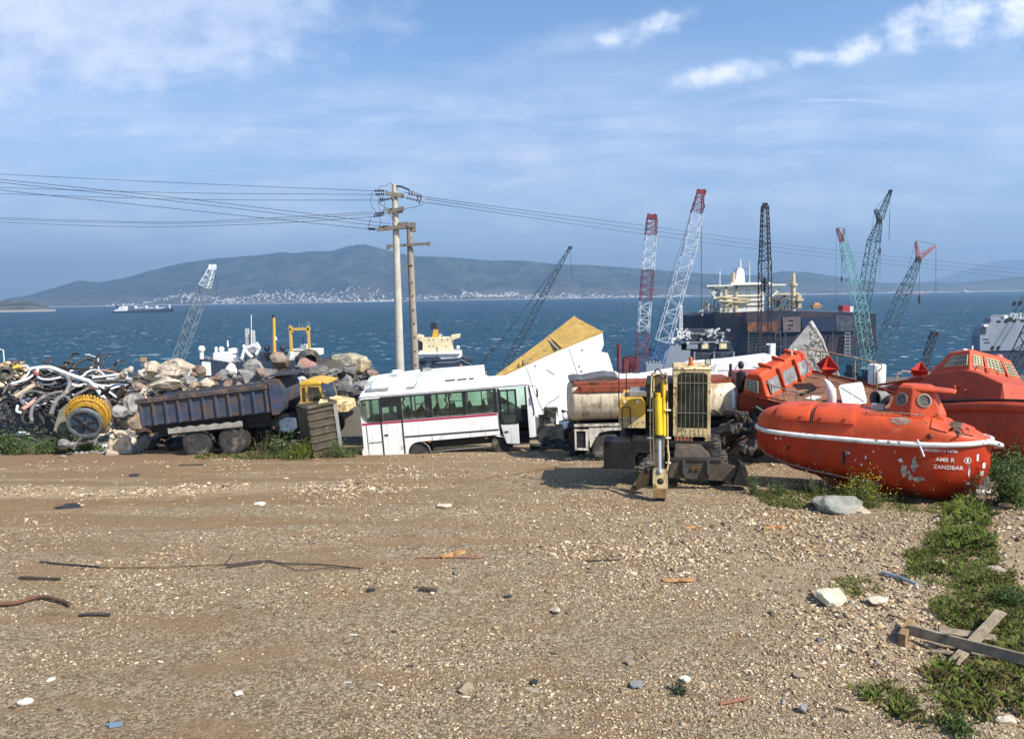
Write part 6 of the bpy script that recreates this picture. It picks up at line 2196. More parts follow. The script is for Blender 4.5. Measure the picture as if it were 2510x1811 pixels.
def slab_prism(name, D, th, pts, m, label, cat, bev=.03, extra=None):
    o = empty(name, P(*pts[0], D), label=label, cat=cat)
    c0 = P(*pts[0], D)
    V = [P(a, b, D) - c0 for a, b in pts]
    mb = MB().plate([(p.x, p.z) for p in V], [], 0, th)
    s = mb.build('shell', m, o, bev=bev)
    return o, c0, s


o, c0, s = slab_prism('white_boat_hull', 31.0, 1.6, [(1540, 944), (1542, 927), (1600, 921), (1690, 905), (1700, 893), (1800, 885), (1905, 872), (1930, 900), (1930, 936), (1700, 940)], WHITE, 'long white hull lying on its side behind the excavator cab', 'hull', .04)
mk = MB()
rr = random.Random(8)
for py, px0, px1 in ((892, 1858, 1888), (900, 1846, 1888), (917, 1862, 1888)):
    px = px0
    while px < px1:
        w = rr.uniform(2, 5)
        a, b_ = P(px, py - 1.3, 31) - c0, P(px + w, py + 1.3, 31) - c0
        mk.bx(a.x, b_.x, -.008, 0, b_.z, a.z)
        px += w + rr.uniform(.8, 2.5)
mk.build('hull_marking', mat('faded_dark_marks', (.16, .15, .14), .7), s)
sc = MB()
for a, b_, c, d in ((1754, 893, 1748, 908), (1746, 897, 1744, 907), (1806, 895, 1802, 908)):
    sc.bar(P(a, b_, 31) - c0 + Vector((0, -.005, 0)), P(c, d, 31) - c0 + Vector((0, -.005, 0)), .025, .02)
sc.bar(P(1760, 908, 31) - c0 + Vector((0, -.005, 0)), P(1925, 905, 31) - c0 + Vector((0, -.005, 0)), .015, .02)
sc.build('hull_seam', GREYST, s)
PG = mat('pale_green_white', (.70, .76, .68), .6, var=.1, vs=1, patches=(((.42, .46, .30), 1.4, .52, .16, .8),))
o = empty('white_cabin_roof', P(905, 938, 34), (0, -3.5, 0), 'pale upturned moulding lying just behind the bus roof', 'moulding')
mb = MB()
mb.loft([[(x, y_, -2.6), (x + .05, y_ + .0, -.25), (x + .15 * (1 if x < 2 else -1), y_, .05 + .24 * min(1, abs(.5 + x) / 2)), (x, 1.8, .15 + .12 * min(1, x)), (x, 1.9, -2.6)] for x, y_ in ((-.3, .2), (.3, .05), (2.0, 0), (3.8, 0), (4.8, .1), (5.3, .3))])
mb.build('shell', PG, o, bev=.05)
for x in (1.2, 2.6):
    MB().box((x, .6, .36), (.5, .5, .16), (0, 0, 20), .7, .7).build('roof_fitting', GREYST if x > 2 else OLDWHITE, o, bev=.02)

# broken concrete wedge
o = empty('stone_wedge', P(1975, 930, 34), label='pointed grey concrete slab with a broken stony right face', cat='slab')
c0 = P(1975, 930, 34)
q = lambda px, py, D: P(px, py, D) - c0
ap, lb, mb_, rb_ = q(1985, 791, 35), q(1885, 912, 33.2), q(1960, 940, 33.0), q(2068, 935, 34.6)
dn = Vector((0, 0, -2.4))
bk = q(1990, 930, 37.5)
mb = MB().add([ap, lb, mb_, rb_, bk, lb + dn, mb_ + dn, rb_ + dn, bk + dn], [(0, 1, 2), (0, 2, 3), (0, 3, 4), (0, 4, 1), (1, 5, 6, 2), (2, 6, 7, 3), (3, 7, 8, 4), (4, 8, 5, 1)])
w = mb.build('concrete_body', mat('weathered_concrete', (.19, .187, .175), .85, var=.3, vs=2, bump=.4, patches=(((.14, .14, .13), 1.6, .52, .16, .9), ((.48, .46, .42), 2.6, .62, .1, .9))), o)
mb = MB()
rr = random.Random(5)
for k in range(95):
    a, b_ = rr.random(), rr.random()
    if a + b_ > 1: a, b_ = 1 - a, 1 - b_
    p = ap + (mb_ - ap) * a + (rb_ - ap) * b_
    if a < .06 and b_ < .1: continue
    s_ = rr.uniform(.07, .17)
    mb.add([tuple((Vector(v) * s_ * rr.uniform(.7, 1.25)) + p) for v in IV], [tuple(f) for f in IFc])
mb.build('broken_stone', RK['grey'], w)
e = MB()
e.tube([ap + Vector((.0, -.05, .05)), ap.lerp(rb_, .3) + Vector((.04, -.05, .05)), ap.lerp(rb_, .55) + Vector((-.03, -.05, 0))], [.10, .09, .03], 7)
e.build('pale_edge', RK['white'], w)  # pale strip along the upper right edge

# sheets and scrap between bus and tank lorry
rr = random.Random(12)
for k, (px, py, w, h, m, D, lab) in enumerate(((1350, 1062, 62, 40, 'grey_buckled', 29.0, 'buckled brownish sheet lying against the front of the bus'), (1378, 1030, 30, 34, 'white', 29.6, 'bent white sheet standing right of the bus front'),
                                               (1395, 1055, 40, 60, 'dark', 29.5, 'crumpled dark wreckage panel left of the tank lorry'), (1360, 1088, 70, 22, 'dark', 28.6, 'flattened dark sheet on the ground before the bus front'), (1335, 1030, 30, 26, 'dark', 31, 'dark twisted frame under the white moulded panel'))):
    mm = {'grey_buckled': mat('buckled_sheet', (.22, .18, .12), .6, var=.3, vs=3, patches=((RUST, 3, .58, .1, .9),)), 'white': OLDWHITE, 'dark': mat('dark_wreckage', (.06, .056, .05), .6, var=.5, vs=4, patches=(((.22, .21, .20), 3, .6, .06, .6), (RUST, 4, .6, .08, .9)))}[m]
    s_ = D / F
    c = P(px, py, D)
    nx, nz = 6, 5
    mb = MB()
    V = []
    for y_ in (0, .03):
        for j in range(nz + 1):
            for i in range(nx + 1):
                u_, v_ = i / nx - .5, j / nz - .5
                V.append((u_ * w * s_ * (1 - .3 * v_ * (k % 2)), y_ + .35 * noise.noise((u_ * 3 + k * 5, v_ * 3, k)) + v_ * .5, v_ * h * s_ + .12 * noise.noise((u_ * 4, v_ * 4 + k * 3, 2))))
    n1 = (nx + 1) * (nz + 1)
    g = lambda i, j: j * (nx + 1) + i
    fs = [(g(i, j), g(i + 1, j), g(i + 1, j + 1), g(i, j + 1)) for i in range(nx) for j in range(nz)]
    per = [g(i, 0) for i in range(nx)] + [g(nx, j) for j in range(nz)] + [g(i, nz) for i in range(nx, 0, -1)] + [g(0, j) for j in range(nz, 0, -1)]
    mb.add(V, fs + [tuple(n1 + i for i in f[::-1]) for f in fs] + [(per[i], per[(i + 1) % len(per)], n1 + per[(i + 1) % len(per)], n1 + per[i]) for i in range(len(per))])
    mb.build('scrap_sheet', mm, None, loc=c, label=lab, cat='scrap metal')
mb = MB()
for (px, py, w, h, rz) in ((1340, 1060, 40, 16, 10), (1370, 1075, 30, 20, -20), (1390, 1020, 24, 20, 30), (1320, 1095, 40, 10, 4), (1350, 1010, 34, 22, 0), (1400, 1090, 40, 16, 8)):
    p = P(px, py, 31)
    mb.box(p, (w * .017, .5, h * .017), (rz * .4, rz, rz * 2))
for k in range(24):
    a = P(rr.uniform(1325, 1405), rr.uniform(1005, 1100), rr.uniform(29.6, 32))
    mb.bar(a, a + Vector((rr.uniform(-.7, .7), rr.uniform(-.4, .4), rr.uniform(-.4, .4))), rr.uniform(.03, .1))
mb.build('crushed_wreckage', DARK, kind='stuff', label='dark crushed wreckage piled between the bus and the tank lorry', cat='wreckage')
c = P(1420, 925, 27.2)
mb = MB()
pr = [(-.42, .0), (-.2, .05), (.1, .02), (.5, .10), (.9, .16), (1.35, .10), (1.42, .02), (1.0, -.08), (.75, -.16), (.3, -.06), (-.1, -.04), (-.38, -.07)]
mb.plate(pr, [], -.35, .35)
mb.build('bent_dark_sheet', mat('dark_sheet', (.10, .10, .10), .55, var=.3, vs=3), None, loc=c, rot=(10, 0, 0), label='dark bent sheet balanced on top of the cream tank', cat='sheet', bev=.02)
mb = MB()
V = [(i * .22 - .8, j * .22 - .3, .16 * noise.noise((i * .8, j * .9, 1)) + .1 * (j == 2)) for j in range(4) for i in range(8)]
fs = [(j * 8 + i, j * 8 + i + 1, (j + 1) * 8 + i + 1, (j + 1) * 8 + i) for j in range(3) for i in range(7)]
mb.add(V + [(a, b_, c_ - .05) for a, b_, c_ in V], fs + [tuple(32 + i for i in f[::-1]) for f in fs])
mb.build('crumpled_sheet', OLDWHITE, None, loc=P(1560, 928, 27.4), rot=(35, 0, 0), label='crumpled white sheet on top of the tank left of the cab', cat='sheet')
mb = MB()
mb.tube([P(1128, 893, 36), P(1143, 909, 36), P(1170, 906, 36)], .035, 6).tube([P(1128, 893, 36), P(1130, 904, 36)], .03, 6)
mb.box(P(1160, 908, 36), (.9, .3, .12), (0, 4, 0)).box(P(1182, 914, 36), (.4, .3, .2), (0, 20, 0))
mb.build('orange_davit', mat('orange_davit_paint', (.50, .20, .10), .6, patches=((RUST, 4, .55, .1, .9),)), None, label='small faded orange davit lying between bus roof and white panel', cat='davit')
mb = MB().lathe([(.001, -1.2), (.46, -1.2), (.52, -1.1), (.52, .12), (.49, .18), (.001, .28)], 20)
mb.build('white_drum', OLDWHITE, None, smooth=40, loc=P(2150, 900, 47), label='white drum standing behind the lifeboats with the sea beyond', cat='drum')
p = P(1893, 842, 62)
mb = MB().bx(-.22, .22, -.2, .2, gz(p.x, p.y) - p.z - .1, 0).bx(-.5, .25, -.1, .1, -.12, 0)
mb.build('white_post', OLDWHITE, None, loc=p, label='square white post standing left of the pointed concrete slab', cat='post', bev=.02)

# dark scrap added to darken the gaps between the machines
def clutter(box, D0, D1, n, label, seed, mats=None):
    rr = random.Random(seed)
    x0, x1, y0, y1 = box
    groups = [MB() for _ in range(3)]
    for k in range(n):
        px, py = rr.uniform(x0, x1), y0 + (y1 - y0) * math.sqrt(rr.random())
        a = P(px, py, rr.uniform(D0, D1))
        g = gz(a.x, a.y)
        if a.z < g: a.z = g + .03
        mb = groups[k % 3]
        q = rr.random()
        if q < .35: mb.bar(a, a + Vector((rr.uniform(-.8, .8), rr.uniform(-.5, .5), rr.uniform(-.35, .5))), rr.uniform(.03, .12), rr.uniform(.03, .12))
        elif q < .6: mb.box(a, (rr.uniform(.3, .9), rr.uniform(.03, .3), rr.uniform(.2, .6)), (rr.uniform(-50, 50), rr.uniform(-30, 30), rr.uniform(0, 180)), rr.uniform(.5, 1))
        elif q < .8:
            b = a + Vector((rr.uniform(-.9, .9), rr.uniform(-.3, .3), rr.uniform(-.3, .3)))
            mb.tube(smooth([a, a.lerp(b, .4) + Vector((0, 0, rr.uniform(-.2, .4))), b], 4), rr.uniform(.02, .05), 5)
        else: mb.add([tuple(Vector(v) * rr.uniform(.14, .3) + a) for v in IV], [tuple(f) for f in IFc])
    core = groups[0]
    for mb, mm, nm in zip(groups, mats or (DARK, mat('dark_wreckage', (.06, .056, .05), .6), mat('rusty_scrap', (.10, .055, .032), .85, var=.5, vs=3, patches=(((.03, .026, .024), 2.5, .5, .1, .8),))), ('dark', 'grey black', 'rusty')):
        mb.build('scrap_heap', mm, kind='stuff', label=label % nm, cat='scrap heap')


clutter((1405, 1840, 1030, 1105), 27.2, 29.5, 150, '%s scrap added to darken the gap under and behind the tank lorry', 1)
clutter((1765, 1885, 1000, 1100), 23.5, 26.0, 110, '%s scrap between the excavator and the lifeboats', 2)
clutter((590, 800, 960, 1085), 33.2, 35.5, 150, '%s scrap behind the truck cab and the rusty bin', 3)
clutter((350, 640, 1040, 1112), 34.0, 36.5, 110, '%s scrap in the shade behind the truck wheels', 4)
clutter((1480, 1660, 925, 950), 28.0, 29.5, 50, '%s scrap piled beyond the tank top', 5)
clutter((240, 350, 940, 1060), 36.0, 39.5, 50, '%s scrap among the stones of the left heap', 6)
# ------------------------------------------------------------------ poles and wires
CONC = mat('pale_concrete', (.46, .43, .36), .8, var=.12, vs=2, streak=.25, bump=.1)
CONC2 = mat('brown_concrete', (.30, .255, .205), .85, var=.15, vs=2, streak=.4, bump=.1)
INS = mat('dark_insulator', (.045, .028, .025), .35)
WIREM = mat('wire', (.030, .032, .036), .6)
STEELA = mat('arm_steel', (.17, .155, .13), .7, var=.3, vs=3, patches=((RUST, 3, .55, .1, .9),))


def insul(par, a, b, r_=.045, disc=.085, n=5):
    mb = MB().cyl(a, b, .016, n=5)
    for k in range(n):
        c = a.lerp(b, .28 + .5 * k / (n - 1))
        d = (b - a).normalized() * .035
        mb.cyl(c - d, c + d, disc, r_, n=8)
    return mb.build('insulator', INS, par)


def pole_one():
    D = 42
    top, base = P(967, 452, D), P(981, 930, D)
    dirn = (base - top).normalized()
    z0 = gz(base.x, base.y) - .2
    bot = top + dirn * ((top.z - z0) / -dirn.z)
    o = empty('utility_pole', bot, label='taller pale concrete utility pole carrying all the wires and insulators', cat='utility pole')
    q = lambda px, py, d=0: P(px, py, D + d) - bot
    MB().cyl((0, 0, 0), top - bot, .27, .155, 20).build('shaft', CONC, o, smooth=40)
    ar = []
    a = MB()
    a.bar(q(945, 474, -.3), q(990, 481, -.1), .16, .22).bar(q(960, 487, -.3), q(985, 476, .3), .14)
    a.box(q(967, 462), (.26, .26, .34)).cyl(q(967, 464), q(967, 452), .11, n=10)
    ar.append(a.build('cross_arm', STEELA, o))
    a = MB()
    a.bar(q(951, 521, -.2), q(990, 510, -.3), .16, .2).bar(q(940, 516, -.1), q(966, 512, .25), .1).bar(q(966, 522, -.25), q(988, 519, -.2), .12)
    ar.append(a.build('cross_arm', STEELA, o))
    a = MB()
    a.bar(q(924, 563, -.3), q(1012, 553, -.3), .17, .2).bar(q(930, 560, .3), q(1016, 556, .3), .15, .2)
    a.box(q(990, 551), (.5, .5, .25)).box(q(1012, 557), (.3, .4, .5)).cyl(q(1015, 566), q(1015, 560), .06, n=8)
    ar.append(a.build('cross_arm', STEELA, o))
    for p0, p1 in (((950, 468), (912, 468)), ((950, 476), (914, 477)), ((964, 487), (925, 491)), ((950, 520), (913, 525)), ((948, 525), (909, 532)), ((926, 562), (898, 561)), ((958, 556), (934, 556)), ((985, 551), (1006, 555)),
                   ((990, 471), (1040, 484)), ((984, 482), (1041, 496))):
        insul(o, q(*p0, -.3), q(*p1, -.35))
    for cx, cy in ((1003, 474), (1010, 474), (1024, 484), (1032, 485), (1028, 494), (933, 490), (938, 488)):
        MB().cyl(q(cx, cy - 5, -.35), q(cx, cy + 6, -.35), .035, n=6).build('post_insulator', INS, o)
    MB().tube([q(967, 455), q(985, 458, -.2), q(1003, 466, -.3)], .05, 6).build('stay_bar', WIREM, o)
    jm = MB()
    for pts in (((912, 470), (909, 500), (920, 518), (922, 524)), ((922, 475), (930, 485), (928, 505), (932, 518), (929, 526)), ((962, 454), (955, 449), (946, 456), (932, 457), (925, 468)), ((925, 493), (942, 508), (960, 514)),
                ((909, 533), (905, 548), (902, 559)), ((930, 528), (933, 545), (930, 556)), ((942, 492), (944, 510), (943, 516)), ((1040, 500), (1015, 508), (990, 512)), ((955, 526), (968, 540), (984, 552)), ((1003, 468), (1022, 474), (1036, 480))):
        jm.tube(smooth([q(*p, -.3) for p in pts], 4), .014, 4)
    jm.build('jumper_wire', WIREM, o)
    return o


pole_one()


def pole_two():
    D = 46
    top, base = P(1003, 556, D), P(1019, 930, D)
    dirn = (base - top).normalized()
    z0 = gz(base.x, base.y) - .2
    bot = top + dirn * ((top.z - z0) / -dirn.z)
    o = empty('utility_pole', bot, label='shorter brown concrete utility pole just right of the taller pale one', cat='utility pole')
    q = lambda px, py, d=0: P(px, py, D + d) - bot
    MB().cyl((0, 0, 0), top - bot, .27, .17, 18).build('shaft', CONC2, o, smooth=40)
    MB().bar(q(948, 604, -.3), q(1054, 597, -.3), .15, .16).box(q(951, 606, -.3), (.16, .2, .28)).box(q(1051, 598, -.3), (.16, .2, .24)).build('cross_arm', STEELA, o)
    MB().bar(q(985, 657, -.3), q(1006, 646, -.3), .10).bar(q(998, 649, -.2), q(1012, 651, -.2), .06).build('bracket', STEELA, o)
    st = MB()
    for k in range(7):
        st.bar(q(1010 + k * 1.3, 690 + 34 * k, -.25), q(1014 + k * 1.3, 690 + 34 * k, -.25), .05)
    st.build('step_iron', STEELA, o)


pole_two()


def wire(pts, label, Ds, r_=.013):
    n = len(pts)
    w = smooth([P(*p, Ds[0] + (Ds[1] - Ds[0]) * i / (n - 1)) for i, p in enumerate(pts)], 8)
    rr_ = [r_ * (1 + .0) for _ in w]
    MB().tube(w, rr_, 4).build('power_line', WIREM, None, label=label, cat='power line')


wire([(-160, 415), (0, 427), (450, 449), (910, 468)], 'topmost power line running left from the top of the tall pole', (52, 42))
wire([(-160, 452), (0, 460), (450, 473), (913, 477)], 'second power line from the top of the tall pole, nearly level toward the left', (52, 42))
wire([(-160, 471), (0, 475), (450, 489), (924, 491)], 'third power line from the top of the tall pole, nearly level toward the left', (52, 42))
wire([(-160, 421), (0, 440), (450, 487), (958, 549)], 'upper of three wires slanting up leftward from the lower cross arm', (34, 42))
wire([(-160, 426), (0, 447), (450, 496), (934, 555)], 'middle of three wires slanting up leftward from the lower cross arm', (34, 42))
wire([(-160, 444), (0, 466), (450, 514), (898, 561)], 'lowest of three wires slanting up leftward from the lower cross arm', (34, 42))
wire([(-160, 527), (0, 534), (387, 545), (620, 537), (913, 520)], 'sagging wire from the middle cross arm, the upper of the sagging three', (70, 42), .014)
wire([(-160, 530), (0, 538), (387, 548), (640, 541), (913, 525)], 'sagging wire from the middle cross arm, the middle of the sagging three', (70, 42), .012)
wire([(-160, 537), (0, 545), (332, 556), (636, 549), (909, 532)], 'sagging wire from the middle cross arm, the lowest of the sagging three', (70, 42), .014)
wire([(1042, 483), (1255, 512), (1600, 556), (2000, 609), (2510, 661), (2640, 673)], 'highest of the three wires running right behind the cranes', (42, 150), .017)
wire([(1042, 488), (1255, 519), (1600, 566), (2000, 618), (2510, 672), (2640, 684)], 'middle of the three wires running right behind the cranes', (42, 150), .017)
wire([(1043, 496), (1255, 527), (1600, 577), (2000, 628), (2510, 682), (2640, 694)], 'lowest of the three wires running right behind the cranes', (42, 150), .017)

# ------------------------------------------------------------------ cranes on the shore
SHORE = -28.0


def cmat(n, c):
    return mat(n, c, .6, var=.2, vs=.2)


CC = {'grey': cmat('crane_grey', (.20, .235, .26)), 'pale': cmat('crane_pale', (.60, .64, .66)), 'dark': cmat('crane_dark', (.035, .05, .065)), 'red': cmat('crane_red', (.20, .035, .045)), 'maroon': cmat('crane_maroon', (.16, .045, .07)),
      'white': cmat('crane_white', (.50, .55, .60)), 'blue': cmat('crane_blue', (.06, .15, .30)), 'black': cmat('crane_black', (.028, .024, .026)), 'teal': cmat('crane_teal', (.20, .42, .42)), 'deep': cmat('crane_deep_green', (.055, .11, .135)),
      'rust': cmat('crane_rust', (.26, .10, .085)), 'pink': cmat('crane_pink', (.42, .18, .18))}


def lattice(p0, p1, w0, w1, n, r_=.16, side=None, mb=None, brace=.7):
    """four-chord lattice boom with diagonals on every face"""
    mb = mb or MB()
    p0, p1 = Vector(p0), Vector(p1)
    ax = (p1 - p0).normalized()
    s_ = ax.cross(Vector((0, 1, 0))).normalized()
    u_ = s_.cross(ax).normalized()
    cor = []
    for i in range(n + 1):
        f = i / n
        c, w = p0.lerp(p1, f), (w0 + (w1 - w0) * f) / 2
        cor.append([c + s_ * a * w + u_ * b * w for a, b in ((-1, -1), (1, -1), (1, 1), (-1, 1))])
    for k in range(4):
        mb.bar(cor[0][k], cor[n][k], r_ * 1.7)
    for i in range(n):
        for k in range(4):
            k2 = (k + 1) % 4
            a, b = (k, k2) if (i + k // 2) % 2 else (k2, k)
            mb.bar(cor[i][a], cor[i + 1][b], r_ * brace * 1.5)
    for k in range(4):
        for i in range(0, n + 1, max(1, n // 3)):
            mb.bar(cor[i][k], cor[i][(k + 1) % 4], r_ * brace * 1.5)
    return mb


def crane(label, D, base, sections, body='dark', cables=(), extra=None, head=None, r_=.15):
    b0 = P(*base, D)
    dxy = b0
    o = empty('crawler_crane', (b0.x, D, SHORE), label=label, cat='crane')
    org = Vector((b0.x, D, SHORE))
    q = lambda px, py, d=0: P(px, py, D + d) - org
    mb = MB()
    mb.box((-2.4, 0, .8), (1.2, 7, 1.6)).box((2.4, 0, .8), (1.2, 7, 1.6)).box((0, 0, 1.0), (3.8, 2.4, .8))
    mb.build('crawler', CC['black'], o)
    MB().box((0, 1.2, 3.1), (3.6, 7.0, 2.8)).box((-2.1, -1.8, 2.9), (1.2, 2.0, 2.2)).build('machinery_house', CC[body], o)
    first = q(*base)
    for k, (p0, p1, w0, w1, n, c) in enumerate(sections):
        a = q(*p0)
        e = q(*p1)
        if k == 0:
            d = (a - e)
            if d.z < 0:
                a = e + d * ((e.z - 3.0) / -d.z)
        L_ = D / F
        lattice(a, e, w0 * L_, w1 * L_, n, r_).build('boom_section', CC[c], o)
    if head:
        p, w, h, c = head
        L_ = D / F
        MB().box(q(*p), (w * L_, 1.2, h * L_), (0, 12, 0)).cyl(q(p[0] + w * .3, p[1] - h * .2, -.6), q(p[0] + w * .3, p[1] - h * .2, .6), h * L_ * .45, n=12).build('boom_head', CC[c], o)
    if cables:
        cb = MB()
        for p0, p1, rr_ in cables:
            cb.cyl(q(*p0), q(*p1), rr_, n=4)
        cb.build('cable', WIREM, o)
    if extra: extra(o, q)
    return o


def hook(o, q, *pts):
    for px, py, w, h in pts:
        MB().box(q(px, py), (w * .15, .5, h * .15), None, .4, .6).box(q(px, py + h * .7), (w * .07, .3, h * .1)).build('hook_block', CC['black'], o)


crane('slim grey lattice crane with a pale head rising at the left of the shore', 240, (433, 885), [((437, 880), (502, 702), 21, 22, 17, 'grey'), ((502, 702), (519, 660), 22, 12, 6, 'pale')], 'grey',
      [((527, 664), (531, 700), .05), ((531, 700), (536, 800), .045), ((502, 668), (455, 770), .05)], head=((521, 655), 16, 11, 'pale'), r_=.12)
crane('thin dark crane leaning far right beyond the bus and the white panel', 230, (1232, 915), [((1234, 908), (1330, 728), 15, 13, 22, 'dark'), ((1330, 728), (1394, 612), 13, 5, 14, 'dark')], 'dark',
      [((1396, 610), (1370, 640), .06), ((1370, 640), (1180, 905), .055), ((1398, 612), (1402, 690), .05), ((1360, 660), (1155, 930), .045)], lambda o, q: MB().bar(q(1178, 893), q(1207, 856), .5).box(q(1208, 855), (1.0, .8, .7)).build('gantry', CC['dark'], o), head=((1397, 608), 9, 7, 'dark'), r_=.13)
crane('red and white lattice crane standing nearly upright, left of the taller white one', 250, (1570, 910), [((1571, 895), (1577, 815), 25, 25, 8, 'maroon'), ((1577, 815), (1582, 738), 25, 26, 5, 'white'), ((1582, 738), (1588, 663), 26, 26, 8, 'maroon'), ((1588, 663), (1595, 575), 26, 25, 7, 'white'), ((1595, 575), (1598, 535), 25, 22, 6, 'red')], 'red',
      [((1612, 535), (1600, 690), .04)], head=((1598, 532), 23, 12, 'red'), r_=.13)
crane('tall white lattice crane with a red head and blue foot leaning to the right', 255, (1612, 900), [((1612, 885), (1625, 838), 30, 30, 5, 'blue'), ((1625, 838), (1690, 610), 32, 28, 13, 'white'), ((1690, 610), (1708, 520), 28, 25, 6, 'white'), ((1708, 520), (1716, 478), 25, 16, 5, 'red')], 'blue',
      [((1719, 480), (1719, 905), .10), ((1722, 478), (1726, 500), .05), ((1700, 505), (1640, 690), .05), ((1640, 690), (1598, 860), .045), ((1590, 855), (1612, 890), .12)],
      lambda o, q: (hook(o, q, (1726, 503, 4, 8)), MB().bar(q(1586, 838), q(1606, 882), .5).bar(q(1592, 836), q(1612, 880), .5).build('gantry', CC['blue'], o)), head=((1719, 471), 22, 11, 'red'), r_=.13)
crane('black crane mast seen end-on before the tanker hull', 262, (1874, 880), [((1874, 870), (1875, 640), 25, 24, 16, 'black'), ((1875, 640), (1875, 505), 22, 13, 22, 'black')], 'black', [((1869, 515), (1865, 870), .06), ((1884, 560), (1884, 870), .05)], head=((1875, 503), 11, 9, 'black'),
      extra=lambda o, q: hook(o, q, (1874, 688, 12, 14), (1874, 706, 9, 12)), r_=.17)
crane('teal lattice crane leaning left with a small rusty fly jib', 270, (2131, 905), [((2130, 890), (2110, 760), 24, 24, 11, 'teal'), ((2110, 760), (2078, 635), 24, 20, 10, 'teal'), ((2078, 635), (2066, 595), 20, 11, 4, 'teal'), ((2065, 592), (2052, 560), 9, 4, 4, 'rust'), ((2065, 592), (2070, 561), 4, 3, 3, 'grey')], 'teal',
      [((2052, 558), (2070, 560), .06), ((2050, 560), (2048, 740), .04), ((2064, 600), (2063, 680), .07), ((2071, 562), (2118, 760), .045)], lambda o, q: hook(o, q, (2063, 682, 3, 9)), r_=.12)
crane('tallest dark green crane of the right group with a fly jib pointing up', 285, (2098, 905), [((2104, 890), (2112, 770), 24, 24, 9, 'deep'), ((2112, 770), (2142, 590), 25, 22, 15, 'deep'), ((2142, 590), (2155, 548), 22, 10, 5, 'deep'), ((2156, 536), (2181, 474), 14, 6, 9, 'deep'), ((2155, 536), (2146, 514), 7, 6, 3, 'deep')], 'dark',
      [((2146, 512), (2180, 470), .06), ((2144, 514), (2110, 760), .05), ((2181, 470), (2182, 515), .04), ((2181, 516), (2179, 590), .10), ((2157, 560), (2157, 676), .08)],
      lambda o, q: (MB().box(q(2155, 543), (1.6, 1.4, 1.9)).build('boom_tip', CC['black'], o), hook(o, q, (2157, 612, 5, 12))), head=((2182, 470), 6, 8, 'black'), r_=.13)
crane('dark green crane leaning right with a pink fly jib and hanging cables', 265, (2140, 925), [((2140, 905), (2215, 720), 25, 24, 16, 'deep'), ((2215, 720), (2250, 640), 24, 10, 8, 'deep'), ((2253, 632), (2294, 602), 10, 3, 7, 'pink'), ((2251, 632), (2245, 592), 7, 3, 4, 'pink')], 'dark',
      [((2245, 590), (2294, 600), .06), ((2244, 592), (2218, 690), .05), ((2218, 690), (2128, 900), .045), ((2294, 604), (2294, 716), .07), ((2254, 640), (2253, 722), .055)],
      lambda o, q: (MB().box(q(2251, 637), (1.5, 1.4, 1.6)).build('boom_tip', CC['black'], o), hook(o, q, (2253, 730, 6, 14))), r_=.12)
crane('short dark crane boom with a black head just above the right lifeboat', 190, (2266, 905), [((2266, 892), (2288, 822), 12, 12, 8, 'dark')], 'dark', (), head=((2290, 818), 15, 8, 'black'), r_=.12)
crane('dark crane at the right edge with paired pendant cables', 170, (2462, 955), [((2462, 945), (2560, 745), 26, 26, 14, 'dark')], 'dark',
      [((2432, 852), (2530, 690), .05), ((2436, 852), (2534, 690), .05), ((2446, 852), (2546, 690), .05), ((2450, 852), (2550, 690), .05)],
      lambda o, q: [MB().bar(q(a, b), q(a + 5, b - 9), .5).build('turnbuckle', CC['black'], o) for a, b in ((2430, 858), (2444, 858), (2484, 749), (2498, 748), (2466, 790), (2474, 788))], r_=.12)

# ------------------------------------------------------------------ ships
NAVY = mat('navy_hull', (.030, .045, .075), .6, var=.25, vs=.15, patches=(((.11, .06, .05), .12, .58, .1, .8),), streak=.2)
TANKH = mat('rusty_tanker_hull', (.024, .030, .048), .65, var=.25, vs=.1, patches=(((.070, .045, .050), .055, .46, .12, .8), ((.20, .085, .045), .13, .63, .05, .9)))
SHIPW = mat('ship_white', (.74, .70, .60), .6, var=.08, vs=.3, patches=(((.40, .27, .16), .3, .64, .06, .8),))
SHIPC = mat('ship_cream', (.78, .66, .40), .6, var=.08, vs=.3)
SHIPY = mat('ship_yellow', (.62, .36, .03), .55)
SHIPG = mat('ship_grey', (.24, .27, .32), .6, var=.1, vs=.1)
SHIPD = mat('ship_dark', (.035, .042, .055), .6, var=.4, vs=.3)
BUFF = mat('ship_buff', (.56, .46, .28), .6)
DARKW = mat('ship_window', (.02, .02, .022), .3)
SHIPR = mat('ship_red', (.40, .04, .05), .6)


